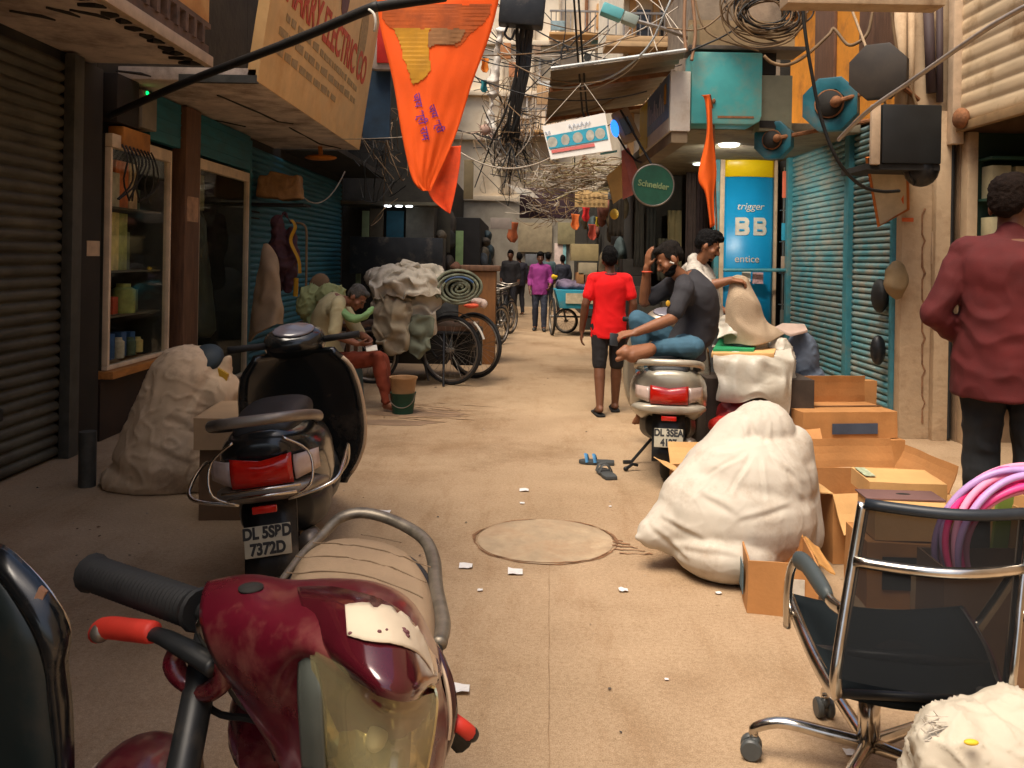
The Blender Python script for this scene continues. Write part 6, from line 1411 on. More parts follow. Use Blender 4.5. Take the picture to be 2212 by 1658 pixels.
for x0 in (2.80, 3.03):
    pts = [(0, -.115), (.13, -.115), (.165, -.10), (.18, -.06), (.175, -.02), (.16, 0), (.172, .03), (.172, .07), (.155, .105), (.13, .115), (0, .115)]
    mb = MB(); mb.slab([V((x0 + x * 1.0, arcpt((x0 + x - 2.67) / .63, 0).y - .014, 2.0 + z)) for x, z in pts], V((0, -.006, 0))); mb.build('lettering', m_white, bn, fix=True)
    for z0 in (-.05, .055):
        mb = MB(); yy = arcpt((x0 + .07 - 2.67) / .63, 0).y - .0285; mb.slab([V((x0 + .045, yy, 2.0 + z0 - .012)), V((x0 + .115, yy + .003, 2.0 + z0 - .012)), V((x0 + .115, yy + .003, 2.0 + z0 + .012)), V((x0 + .045, yy, 2.0 + z0 + .012))], V((0, -.003, 0))); mb.build('letter_counter', m_bblue, bn)
mb = MB(); mb.tube([at(1562, 583, 10.9), at(1700, 583, 10.8)], .022, 8); tag(mb.build('shelf_rail', m_tealrail), 'thin teal rail crossing the lower blue banner', 'rail')
mb = MB(); a, b = at(1625, 612, 10.95), at(1648, 588, 10.95); mb.box(a.x, b.x, 10.93, 10.95, a.z, b.z); tag(mb.build('price_card', M('pale red card', (.5, .3, .3), .6, var=.6, scale=40)), 'pale reddish card hung on the teal rail', 'card')
mb = MB(); a, b = at(1603, 608, 10.93), at(1622, 586, 10.93); mb.box(a.x, b.x, 10.93, 10.95, a.z, b.z); tag(mb.build('price_card', m_white), 'white card hung on the teal rail', 'card')
rk = thing('display_rack', 'narrow wire rack between the blue banner and the teal shutter', 'rack', (3.36, 10.95, 0))
mb = MB()
for x in (3.35, 3.41): mb.box(x, x + .012, 10.86, 10.88, 0, 2.75)
for z in (.6, 1.0, 1.4, 1.8, 2.2): mb.box(3.33, 3.43, 10.86, 10.95, z, z + .01)
mb.build('frame', m_steel, rk)
for i, (z, h, c_) in enumerate(((2.36, .34, (.75, .16, .08)), (2.33, .36, (.6, .02, .22)), (1.82, .22, (.03, .3, .45)), (1.45, .25, (.06, .05, .06)), (1.42, .2, (.4, .28, .2)), (1.02, .3, (.03, .03, .03)), (.64, .3, (.12, .12, .10)))):
    x = 3.33 + .055 * (i % 2); mb = MB(); mb.box(x, x + .05, 10.85, 10.87, z, z + h)
    tag(mb.build('packet', M('rack packet %d' % i, c_, .5, var=.2), bevel=.004), ['coral packet at the top of the wire rack', 'magenta packet at the top of the wire rack', 'sky blue packet half way up the wire rack', 'dark packet under the blue one in the wire rack', 'tan packet half way up the wire rack', 'black packet low in the wire rack', 'grey packet lowest in the wire rack'][i], 'packet')
# ---------------------------------------------------------------- overhead: flags, cables, awning, signs, fans
def inpoly(pt, poly):
    x, y = pt; c = False
    for i in range(len(poly)):
        (x1, y1), (x2, y2) = poly[i], poly[i - 1]
        if (y1 > y) != (y2 > y) and x < (x2 - x1) * (y - y1) / (y2 - y1) + x1: c = not c
    return c
def pennant(L, Rt, Y, nu, nv, amp, seed, lean=.0):
    """cloth between two pixel outlines, rippled in depth"""
    a, b = interp([V((p[0], p[1], 0)) for p in L], nv), interp([V((p[0], p[1], 0)) for p in Rt], nv)
    return [[at(*(l.lerp(r, j / nu).xy), Y + lean * i / nv + amp * sin(j / nu * 5 + seed + i * .05) + amp * .5 * noise.noise(V((j * .3, i * .12, seed)))) for j in range(nu + 1)] for i, (l, r) in enumerate(zip(a, b))]
fg = thing('pennant_flag', 'large saffron triangular pennant with violet script hanging across the lane', 'flag', at(945, 415, 5.6))
FL, FR = [(812, -20), (822, 60), (850, 180), (868, 290), (890, 385), (912, 412)], [(1082, -20), (1060, 70), (1020, 180), (985, 290), (945, 380), (930, 412)]
rows = pennant(FL, FR, 5.6, 30, 60, .018, 1)
mb = MB(); mb.grid(rows); mb.build('cloth', m_flag, fg, smooth=True, solid=.002)
def on_flag(px, py, off=-.0035):
    best = min((p for r in rows for p in r), key=lambda p: (proj(p)[0] - px) ** 2 + (proj(p)[1] - py) ** 2)
    return at(px, py, best.y + off - .004)
def flag_patch(poly, mat, nm, off):
    xs, ys = [p[0] for p in poly], [p[1] for p in poly]; mb = MB(); st = 3.2
    y = min(ys)
    while y < max(ys):
        x = min(xs)
        while x < max(xs):
            jx, jy = 5 * noise.noise(V((x * .05, y * .05, 2))), 5 * noise.noise(V((x * .05, y * .05, 8)))
            if inpoly((x + st / 2 + jx, y + st / 2 + jy), poly): mb._add([on_flag(x, y, off), on_flag(x + st, y, off), on_flag(x + st, y + st, off), on_flag(x, y + st, off)], [(0, 1, 2, 3)])
            x += st
        y += st
    mb.build(nm, mat, fg, smooth=True)
rp = [[proj(p) + (p.y,) for p in r] for r in rows]
def on_flag(px, py, off=-.0035):
    bi = min(range(len(rp)), key=lambda i: abs(rp[i][15][1] - py)); r = rp[bi]
    bj = min(range(31), key=lambda j: abs(r[j][0] - px)); j2 = min(bj + 1, 30) if r[bj][0] < px else max(bj - 1, 0)
    f = 0 if j2 == bj else abs(px - r[bj][0]) / max(1e-6, abs(r[j2][0] - r[bj][0])); f = min(f, 1)
    return at(px, py, r[bj][2] * (1 - f) + r[j2][2] * f + off)
flag_patch([(822, 8), (1062, 8), (1050, 45), (1010, 80), (985, 100), (930, 95), (905, 70), (850, 65), (826, 40)], M('smoky brown print', (.50, .10, .015), .8, var=.4, scale=6), 'printed_band', -.004)
flag_patch([(850, 60), (930, 60), (925, 100), (930, 150), (915, 172), (892, 180), (872, 130), (862, 90)], m_goldprint, 'gold_print', -.006)
flag_patch([(935, 60), (1005, 62), (1000, 82), (975, 98), (950, 95), (925, 100), (925, 75)], m_greyprint, 'grey_print', -.008)
def flag_text(body, px, py, ang, size, nm):
    cu = bpy.data.curves.new('t', 'FONT'); cu.body = body; cu.size = size; cu.align_x = 'CENTER'; cu.align_y = 'CENTER'; cu.offset = .4
    t = bpy.data.objects.new('tmp', cu); COL.objects.link(t); dg = bpy.context.evaluated_depsgraph_get(); dg.update()
    me = bpy.data.meshes.new_from_object(t.evaluated_get(dg)); bpy.data.objects.remove(t)
    bm = bmesh.new(); bm.from_mesh(me); bmesh.ops.subdivide_edges(bm, edges=[e for e in bm.edges if e.calc_length() > 6], cuts=2); bm.to_mesh(me); bm.free()
    for v in me.vertices:
        x, y = v.co.x, v.co.y; v.co = on_flag(px + x * cos(ang) - y * sin(ang) * 1, py - (x * sin(ang) + y * cos(ang)), -.007)
    o = finish(me, nm, m_violet, fg, smooth=False, fix=False)
flag_text('जय श्री राम', 909, 252, R(-78), 23, 'lettering'); flag_text('जय श्री', 941, 256, R(-70), 21, 'lettering')
fg2 = thing('pennant_flag', 'smaller folded orange pennant hanging behind the large saffron one', 'flag', at(965, 460, 7.2))
r2 = pennant([(952, 318), (940, 360), (925, 405), (935, 432), (962, 455)], [(996, 314), (994, 350), (988, 390), (980, 430), (972, 462)], 7.2, 16, 30, .03, 4)
mb = MB(); mb.grid(r2); mb.build('cloth', M('deep orange cloth', (.66, .06, .006), .8, var=.4, scale=5), fg2, smooth=True, solid=.002)
mb = MB(); mb.tube(sag(at(700, 300, 9.5), at(1040, 282, 6.5), .02), .004, 5); mb.tube([at(995, 312, 7.2), at(1000, 282, 6.9)], .003, 5); mb.build('string', m_cablegrey, fg2)
fg3 = thing('rolled_flag', 'narrow orange flag hanging limp from its pole beside the round green sign', 'flag', at(1540, 490, 8.2))
r3 = pennant([(1518, 206), (1524, 225), (1526, 290), (1508, 380), (1524, 420), (1534, 492)], [(1532, 204), (1537, 225), (1540, 290), (1548, 370), (1542, 420), (1544, 486)], 8.15, 10, 34, .035, 2)
mb = MB(); mb.grid(r3); mb.build('cloth', M('bright orange cloth', (.85, .12, .006), .8, var=.15), fg3, smooth=True, solid=.003)
mb = MB(); mb.tube([at(1516, 206, 8.2), at(1534, 204, 8.22), at(1541, 240, 8.3), at(1548, 500, 8.4)], .008, 6); mb.build('pole', m_rust, fg3)

# the black awning bar across the top plus an added unseen tarp for shade
bar = thing('awning_frame', 'black diagonal awning bar running from the shaded shop over the large sign', 'awning', at(250, 240, 6.8))
pb = interp([at(236, 250, 6.8), at(400, 178, 6.2), at(640, 85, 5.2), at(790, 22, 4.75), at(830, 12, 4.7), at(960, -8, 4.5)], 40)
mb = MB(); mb.tube(pb, .029, 10); mb.build('bar', m_cable, bar, smooth=True)
mb = MB(); mb.tube(interp([at(797, 20, 4.70), at(808, 30, 4.68), at(812, 50, 4.68), at(809, 68, 4.7)], 10), .008, 7); mb.build('white_tie', m_white, bar, smooth=True)
mb = MB(); rows_ = [[V((x, y, 3.3 + .02 * sin(x * 5) + .04 * noise.noise(V((x, y, 0))) - (x + 3.4) * .09)) for x in (-3.4, -3.0, -2.6, -2.2, -1.8, -1.4, -1.05)] for y in (-7, -5, -3, -1.5, 0, 1.2, 2.4, 3.4, 4.2)]
mb.grid(rows_); mb.build('tarp', M('added shade tarp', (.07, .065, .045), .8, var=.4), bar, smooth=True, solid=.01)

# corrugated awning
aw = thing('corrugated_awning', 'corrugated tin awning sloping over the lane from the sign boxes', 'awning', at(1330, 200, 9))
A_, B2, E_, D2 = at(1190, 154, 8.07), at(1482, 114, 8.07), at(1390, 222, 11.2), at(1178, 267, 11.2)
rows_ = []
for i in range(97):
    f = i / 96; a, b = A_.lerp(D2, f), B2.lerp(E_, f); n_ = (B2 - A_).cross(D2 - A_).normalized() * (.016 * sin(i * pi / 4 + .3)); rows_.append([a + n_, a.lerp(b, .5) + n_, b + n_])
mb = MB(); mb.grid(rows_); mb.build('tin_sheet', M('weathered tin', (.24, .19, .125), .6, .15, var=.35, scale=3, dirt=(.13, .08, .04), damt=.4), aw, smooth=True, solid=.004)
mb = MB(); mb.tube([A_ + V((0, 0, .03)), B2 + V((0, 0, .03))], .016, 6); mb.build('edge_tube', M('pale edge', (.5, .55, .55), .4), aw)
mb = MB()
for f in (.2, .8): mb = MB(); mb.box(0, 1, -.02, .02, -.04, -.0, frame(A_.lerp(D2, f) + V((0, 0, -.03)), B2 - A_, (0, 1, 0)) @ Matrix.Diagonal(((B2 - A_).length, 1, 1, 1))); mb.build('rafter', m_rust, aw)
mb = MB(); mb.tube([D2 + V((.9, -.1, -.02)), V((D2.x + 1.6, 11.3, 2.95))], .015, 6); mb.tube([E_, V((E_.x + .5, 11.3, 3.3))], .02, 6); mb.build('stay', m_rust, aw)
mb = MB()
for px in (1258, 1268): mb.tube([at(px - 20, -30, 7.6), at(px - 10, 120, 8.2), at(px, 240, 8.9), at(px + 8, 262, 9.0)], .010, 6)
tag(mb.build('hanging_cable', m_cable, smooth=True), 'pair of black cables hanging in front of the corrugated awning', 'cable')
mb = MB(); mb.tube([at(1222, -10, 9), at(1221, 70, 9), at(1215, 105, 9)], .006, 5); mb.tube(interp([at(1213, 128, 9), at(1213, 108, 9), at(1222, 98, 9), at(1228, 110, 9)], 9), .010, 6); tag(mb.build('cable_hook', m_cable), 'black cable ending in a hook before the beige block', 'cable')

# hanging white price banner
wb = thing('hanging_banner', 'tilted white banner with blue picture band and pink line under the awning', 'banner', at(1245, 340, 10.9))
bl_, br_, tl_, tr_ = at(1190, 344, 7.7), at(1322, 324, 7.7), at(1171, 272, 7.75), at(1307, 243, 7.75)
ux, uy = (br_ - bl_), (tl_ - bl_); fnn = V((0, -1, 0))
mb = MB(); mb.slab([bl_, br_, tr_, tl_], V((0, .02, 0))); mb.build('sheet', M('banner white', (.72, .70, .64), .5, var=.08), wb)
def on_b(u, v, k=0): return (bl_.lerp(br_, u)).lerp(tl_.lerp(tr_, u), v) + V((0, -.004 - .003 * k, 0))
def bquad(u0, u1, v0, v1, mat, nm, k=0):
    mb = MB(); mb.slab([on_b(u0, v0, k), on_b(u1, v0, k), on_b(u1, v1, k), on_b(u0, v1, k)], V((0, -.002, 0))); mb.build(nm, mat, wb)
m_cy = M('cyan print', (.02, .30, .42), .5, var=.3, scale=9); m_pkp = M('pink print', (.62, .14, .12), .5, var=.2); m_blp = M('blue print', (.10, .22, .42), .5, var=.3, scale=12)
bquad(.02, .97, .30, .68, m_cy, 'picture_band'); bquad(.04, .74, .17, .26, m_pkp, 'pink_line', 1)
for k, u in enumerate((.09, .30, .50, .70, .86)):
    mb = MB(); c = on_b(u, .48, 2); mb.slab([c + V((.038 * cos(q) * (1 if k % 2 else 1.2), 0, .05 * sin(q))) for q in [2 * pi * i / 14 for i in range(14)]], V((0, -.003, 0))); mb.build('printed_lamp', M('print grey %d' % k, (.5, .5, .42), .6, var=.35, scale=14), wb)
mb = MB()
for (u0, v0, n_, sz) in ((.40, .82, 17, .030), (.02, .76, 6, .034)):
    pts = [on_b(u0 + i * .0085 * (3 if n_ > 9 else 2.2) / 1.0 * .85, v0 + .055 * sin(i * 2.1) + .02 * cos(i * 1.3), 2) for i in range(n_)]; mb.tube(interp(pts, n_ * 5), .005, 5, flat=.3)
mb.build('script_lettering', m_blp, wb)
mb = MB(); mb.tube([tl_, at(1255, 180, 7.9)], .003, 4); mb.tube([tr_, at(1262, 180, 7.9)], .003, 4); mb.build('tie', m_cablegrey, wb)

# sign boxes on the right
sb = thing('sign_box', 'box sign with a yellow and blue picture face and a blank cream end', 'sign', (1.54, 9.3, 2.8))
y1, y2, xs_, zt, zb = 8.3, 10.4, 1.445, 3.38, 2.80
mb = MB(); mb.box(xs_, 1.64, y1, y2, zb, zt); mb.build('box', m_white, sb, bevel=.006)
mb = MB(); mb.box(xs_ - .006, xs_ - .002, 9.75, y2 - .02, zb + .02, zt - .02); mb.build('yellow_face', M('sign yellow', (.62, .46, .01), .4, var=.15), sb)
mb = MB(); mb.box(xs_ - .006, xs_ - .002, y1 + .06, 9.75, zb + .14, zt - .02); mb.build('blue_face', M('sign blue picture', (.10, .19, .33), .4, var=.6, scale=3.5), sb)
mb = MB()
for k in range(9): yy = 8.6 + k * .12; mb.box(xs_ - .011, xs_ - .007, yy, yy + .06, zb + .24, zb + .34 + .06 * (k % 3))
mb.build('picture_marks', M('pale picture mark', (.42, .42, .48), .5, var=.4, scale=9), sb)
mb = MB(); mb.box(xs_ - .011, xs_ - .007, 8.5, 8.62, zb + .3, zb + .5); mb.build('yellow_mark', m_goldprint, sb)
mb = MB(); mb.box(xs_ + .02, 1.62, y1 + .02, 13.2, zb - .11, zb - .002); mb.build('support_beam', M('dull support beam', (.2, .15, .09), .8), sb)
tp = thing('metal_cabinet', 'turquoise metal cabinet hanging above the shop canopy behind the orange flag', 'cabinet', (2.0, 8.4, 2.86))
pts = [(1.645, 2.87), (2.25, 2.87), (2.31, 2.9), (2.33, 2.96), (2.33, 3.57), (1.645, 3.57)]
mb = MB(); mb.slab([V((x, 8.28, z)) for x, z in pts], V((0, .35, 0))); mb.build('body', M('turquoise paint', (.06, .36, .36), .45, var=.25, scale=2, dirt=(.24, .28, .2), dscale=1.4, damt=.45), tp, bevel=.02)
mb = MB(); mb.box(1.9, 2.25, 8.275, 8.279, 2.93, 2.95); mb.ell((1.86, 8.27, 3.09), (.018, .012, .025)); mb.build('hinge_rust', m_rust, tp)
gb_ = thing('junction_box', 'grey green junction box with a dark slot beside the turquoise cabinet', 'junction box', (2.5, 8.5, 2.8))
mb = MB(); mb.box(2.335, 2.66, 8.4, 8.65, 2.83, 3.38); mb.build('body', M('grey green steel', (.24, .24, .16), .6, var=.2, dirt=(.2, .14, .07), damt=.35), gb_, bevel=.012)
mb = MB(); mb.box(2.34, 2.54, 8.39, 8.398, 2.86, 2.93); mb.build('slot', m_dark, gb_)
mb = MB(); mb.box(2.34, 2.5, 8.42, 8.6, 3.39, 3.6); mb.build('dark_case', m_dark, gb_)
wbd = thing('wire_board', 'weathered board above the turquoise cabinet loaded with coiled cable', 'board', (2.2, 8.5, 3.6))
mb = MB(); mb.box(1.62, 2.75, 8.3, 8.7, 3.60, 3.64); mb.build('shelf', M('grey shelf', (.12, .10, .08), .7, var=.4), wbd, bevel=.005)
mb = MB(); mb.box(1.66, 2.72, 8.55, 8.6, 3.645, 3.95); mb.build('back_board', M('tan weathered board', (.30, .21, .11), .8, var=.35), wbd)
mb = MB(); mb.box(1.64, 1.73, 8.35, 8.5, 3.645, 3.85); mb.build('switch_box', M('olive box', (.30, .25, .15), .7), wbd, bevel=.008)
coil = thing('cable_coil', 'big tangled coil of dusty brown cable hung over the weathered board', 'cable', at(1640, 40, 8.2))
for k in range(22):
    cx, cy, r_ = 1655 + random.uniform(-22, 22), 28 + random.uniform(-22, 14), random.uniform(45, 92)
    e = random.uniform(.55, .9); mb = MB(); ph = random.uniform(0, 1)
    mb.tube([at(cx + r_ * cos(t) + 6 * noise.noise(V((t, k, 0))), cy + r_ * e * sin(t) + 5 * noise.noise(V((t, k, 5))), 8.15 + .06 * sin(t * 2 + k) - .004 * k) for t in [2 * pi * q / 40 for q in range(40)]], random.uniform(.006, .0095), 6, True)
    mb.build('loop', [m_cabletan, m_cable, m_cabletan, M('brown cable %d' % k, (.12, .075, .04), .7)][k % 4], coil, smooth=True)
# cables
def cable(pts, r, mat, lab, n=40): 
    mb = MB(); mb.tube(interp([at(*p) for p in pts], n), r, 7); return tag(mb.build('cable', mat, smooth=True), lab, 'cable')
cable([(1732, -20, 6.6), (1738, 60, 6.6), (1752, 150, 6.6), (1775, 260, 6.6), (1812, 350, 6.6), (1860, 400, 6.7), (1905, 413, 6.8), (1942, 412, 7.0)], .014, m_cable, 'thick black cable looping down in front of the octagonal blue fans')
cable([(1650, 120, 8.0), (1668, 135, 8.0), (1700, 140, 8.0), (1740, 120, 8.2), (1790, 75, 8.3), (1802, 62, 8.3), (1830, 95, 8.2), (1852, 92, 8.1), (1875, 70, 8.1), (1886, 20, 8.1)], .016, m_cabletan, 'dusty tan cable swagged across the orange wall')
cable([(1812, 302, 6.9), (1822, 290, 6.8), (1880, 235, 6.3), (1960, 180, 5.9), (2060, 110, 5.4), (2150, 50, 5.0), (2240, 0, 4.7)], .017, M('grey conduit', (.46, .40, .34), .35, .5, var=.25), 'grey metal conduit rising diagonally to the cream shutter')
cable([(1166, 180, 9), (1200, 188, 8.6), (1250, 186, 8.4), (1330, 160, 8.2), (1400, 100, 8.0), (1440, 20, 7.8), (1455, -20, 7.8)], .010, M('pale blue cable', (.42, .46, .46), .5), 'pale cable drooping in front of the corrugated awning top')
cable([(1180, 190, 9), (1230, 194, 8.6), (1280, 192, 8.5), (1360, 150, 8.2), (1420, 70, 8.0)], .008, m_cablegrey, 'thin grey cable drooping just under the pale one')
cable([(1840, 20, 7.6), (1870, 100, 7.5), (1905, 200, 7.4), (1925, 270, 7.4)], .012, m_tanwall, 'tan conduit beside the dark octagonal hood')
cable([(1925, 20, 7.5), (1940, 120, 7.5), (1970, 200, 7.5), (2000, 290, 7.5)], .014, m_cabletan, 'tan wire running down the cracked plaster pillar')
for k, (a, b, c_) in enumerate((((1500, -10), (1530, 70), (1640, 110)), ((1560, -10), (1600, 60), (1680, 90)), ((1440, 60), (1520, 60), (1600, -10)), ((1620, -10), (1590, 60), (1490, 110)), ((1480, -10), (1478, 60), (1482, 110)), ((1495, -10), (1502, 70), (1494, 130)))):
    cable([(a[0], a[1], 8.3), (b[0], b[1], 8.25), (c_[0], c_[1], 8.2)], .009 + .008 * (k > 3), [m_cabletan, m_cable][k % 2] if k < 4 else M('rust brown tube %d' % k, (.26, .14, .07), .7), ['tan wire slung first over the weathered board', 'black wire slung across the coil', 'tan wire rising from the lamp arm', 'black wire crossing above the turquoise cabinet', 'brown tube standing at the weathered board end', 'thin brown tube next to the board end'][k])
for k, (x0, x1, d) in enumerate(((1395, 1485, 30), (1420, 1482, 60), (1350, 1420, 12))):
    cable([(x0, 0 - 8, 10), ((x0 + x1) / 2, d, 9.5), (x1, 90 + 10 * k, 9)], .006, m_cablegrey, ['grey wire slanting to the lamp arm root', 'second grey wire beside the lamp arm', 'short grey wire above the lamp head'][k])
# street lamp
lp = thing('street_lamp', 'turquoise street lamp head on a grey arm above the awning', 'street lamp', at(1487, 67, 8.6))
m_ = frame(at(1338, 33, 8.5), at(1378, 50, 8.5) - at(1298, 18, 8.5), (0, 0, 1))
mb = MB(); mb.X = m_; mb.box(-.19, .03, -.055, .055, -.08, .08); mb.build('lamp_head', M('lamp turquoise', (.12, .42, .44), .4, var=.15), lp, bevel=.02)
mb = MB(); mb.X = m_; mb.box(.035, .19, -.05, .05, -.07, .07); mb.build('gear_box', M('lamp grey teal', (.28, .34, .30), .5, var=.15), lp, bevel=.015)
mb = MB(); mb.tube([at(1376, 45, 8.5), at(1430, 60, 8.5), at(1492, 84, 8.6)], .02, 8); mb.build('arm', m_steel, lp)
# round green sign, small tan board, pink sign, speaker panel
gs = thing('round_sign', 'round dark green sign with pale script and a cream rim', 'sign', at(1410, 400, 8.6))
c = at(1410, 400, 8.6); m_ = Matrix.Translation(c) @ Matrix.Rotation(R(90), 4, 'X')
mb = MB(); mb.lathe([(.001, -.04), (.198, -.04), (.198, .04), (.001, .04)], 44, m_); mb.build('face', m_green, gs)
mb = MB(); mb.tube([c + V((.205 * cos(t), -.03, .205 * sin(t))) for t in [2 * pi * k / 48 for k in range(48)]], .011, 8, True); mb.build('rim', m_steel, gs, smooth=True)
text('Schneider', .085, M('pale lettering', (.22, .30, .13), .6), gs, frame(c + V((0, -.043, .0)), (1, 0, -.14), (0, 0, 1)), 'lettering', .003, sx=.92, bold=.002)
mb = MB(); mb.tube([c + V((0, .0, .19)), c + V((-.12, .1, .42)), c + V((-.3, .3, .8))], .012, 6); mb.build('bracket', m_cable, gs)
panel('notice_board', (1242, 410), (1312, 448), 14, M('tan notice board', (.55, .36, .15), .7, var=.2, scale=9), 'small tan notice board hung under the wire tangle', 'board')
mb = MB()
for r_ in range(2):
    for k in range(6): a = at(1250 + k * 10, 424 + r_ * 14, 13.95); mb.box(a.x, a.x + .04, 13.935, 13.945, a.z, a.z + .035)
tag(mb.build('board_print', m_greyink), 'faded print on the small tan notice board', 'print')
mb = MB(); mb.slab([at(1343, 325, 9.6), at(1358, 318, 9.6), at(1385, 385, 9.4), at(1368, 420, 9.4), at(1346, 430, 9.5)], V((0, .04, 0))); tag(mb.build('pink_sign', M('pink red sign', (.62, .20, .15), .6, var=.3, scale=3)), 'pink red sign sheet beside the round green sign', 'sign')
mb = MB(); mb.slab([at(1310, 380, 9.8), at(1345, 350, 9.8), at(1346, 425, 9.8), at(1325, 440, 9.8)], V((0, .04, 0))); tag(mb.build('ochre_sheet', M('ochre sheet', (.34, .19, .05), .7)), 'ochre brown sheet beside the pink red sign', 'sheet')
mb = MB(); mb.ell(at(1327, 462, 9.6), (.05, .03, .06)); tag(mb.build('yellow_bulb', M('yellow bag', (.55, .33, .03), .6)), 'small yellow bag hanging below the ochre brown sheet', 'bag')
fl = thing('floodlight', 'tan floodlight housing with a glowing blue lens under the awning', 'floodlight', at(1350, 280, 9.6))
m_ = frame(at(1352, 272, 9.7), (.42, 0, -.9), (0, -1, 0)); mb = MB(); mb.X = m_; mb.box(-.19, .19, -.06, .06, -.1, .1); mb.build('housing', M('tan housing', (.42, .30, .17), .6, var=.2), fl, bevel=.02)
mb = MB(); mb.X = m_; mb.box(-.09, .1, .062, .075, -.05, .06); mb.build('dark_glass', m_window, fl)
mb = MB(); mb.ell(at(1328, 277, 9.58), (.045, .02, .10), Matrix.Rotation(R(-12), 3, 'Y')); mb.build('blue_lens', M('blue lens', (.02, .16, .8), .3, emit=1.0), fl)
mb = MB(); mb.tube([at(1332, 290, 9.6), at(1350, 320, 9.6), at(1372, 345, 9.4), at(1385, 350, 9.2)], .012, 6); mb.build('stay', m_cable, fl)
mb = MB(); mb.tube([at(1297, 332, 9.5), at(1333, 326, 9.5)], .014, 6); tag(mb.build('tube_light', M('turquoise tube', (.2, .5, .52), .4)), 'short turquoise tube under the floodlight', 'tube light')

# wire tangles
def tangle(name, n, cx, cy, sx, sy, Y, dY, lab, mats, r=(.003, .007), hang=.5):
    t = thing(name, lab, 'cables', at(cx, cy, Y)); t['kind'] = 'stuff'
    mbs = [MB() for _ in mats]
    for k in range(n):
        x, y = cx + random.uniform(-1, 1) * sx, cy + random.uniform(-1, 1) * sy; pts = [at(x, y, Y + random.uniform(-dY, dY))]
        for q in range(random.randint(3, 6)):
            x += random.gauss(0, .4) * sx - .25 * (x - cx); y += random.gauss(0.05, .4) * sy - .25 * (y - cy)
            pts.append(at(x, y, Y + random.uniform(-dY, dY)))
        mbs[k % len(mats)].tube(interp(pts, 8 * len(pts)), random.uniform(*r), 4)
    for m_, mb in zip(mats, mbs): tag(mb.build('wires', m_, t), kind='stuff')
tangle('cable_tangle', 95, 1245, 378, 98, 38, 12.5, .5, 'dense pale tangle of wires sagging below the white banner', (m_cabletan, m_cablegrey, m_cabletan, M('olive wire', (.3, .25, .12), .7)), (.003, .008))
tangle('cable_tangle', 60, 1100, 300, 60, 90, 11, .4, 'dark tangle of wires around the hanging cable trunk', (m_cable, m_cabletan, m_cablegrey), (.003, .006))
tangle('cable_tangle', 26, 1180, 440, 70, 40, 18, .3, 'wispy wires trailing over the dark purple board', (m_cabletan, m_cablegrey), (.004, .008))
tangle('cable_tangle', 22, 830, 330, 60, 110, 13.5, .8, 'loose dark wires hanging beyond the large sign', (m_cable, m_cabletan), (.004, .008))
tr_ = thing('service_cables', 'thick black bundle of service cables with a junction case across the bright sky gap', 'cables', at(1110, 300, 10.5))
for k in range(15):
    o = random.uniform(-1, 1); mb = MB()
    mb.tube(interp([at(1150 + 22 * o, -20, 10.5), at(1134 + 17 * o, 60, 10.5 + .1 * o), at(1124 + 13 * o + 6 * sin(k), 150, 10.5), at(1108 + 16 * o, 240, 10.6), at(1094 + 20 * o + 10 * sin(k * 5), 300, 10.7), at(1075 + 55 * o + 30 * sin(k * 3), 345 + 60 * sin(k * 1.7), 10.8 + .3 * sin(k))], 30), [.006 + random.uniform(.010, .024) * (1 - q / 29) ** .7 for q in range(30)], 7); mb.build('service_cable', m_cable, tr_, smooth=True)
m_ = frame(at(1128, 22, 10.3), (1, 0, -.08), (0, 0, 1)); mb = MB(); mb.X = m_; mb.box(-.27, .27, -.2, .22, -.12, .12); mb.build('junction_case', m_black, tr_, bevel=.03)
mb = MB(); mb.X = m_; mb.tube(interp([(-.15, -.2, 0), (-.18, -.3, 0), (-.1, -.36, 0), (-.06, -.24, 0)], 12), .015, 6); mb.build('cable_loop', m_cable, tr_)
mb = MB(); mb.tube(interp([at(1085, 60, 11), at(1070, 140, 11), at(1060, 260, 11), at(1078, 340, 11)], 20), [.05 + .02 * sin(k) for k in range(20)], 7)
tag(finish(remesh(mb, .02, 1, .05, 7), 'plastic_strip', M('pale plastic strip', (.55, .52, .46), .5, var=.3), smooth=True), 'pale crumpled plastic strip hanging beside the cable trunk', 'plastic')
mb = MB(); c = at(1048, 280, 10.8)
for k in range(26):
    a = random.uniform(0, 6.28); r_ = random.uniform(.06, .2); mb.tube([c, c + V((r_ * cos(a), random.uniform(-.08, .08), r_ * sin(a) - .03))], [.012, .003], 4)
mb.ell(c, (.07, .06, .07)); tag(mb.build('cloth_tassel', M('dusty pink rag', (.42, .28, .22), .9, var=.3)), 'dusty pink frayed rag tied beside the cable trunk', 'rag')
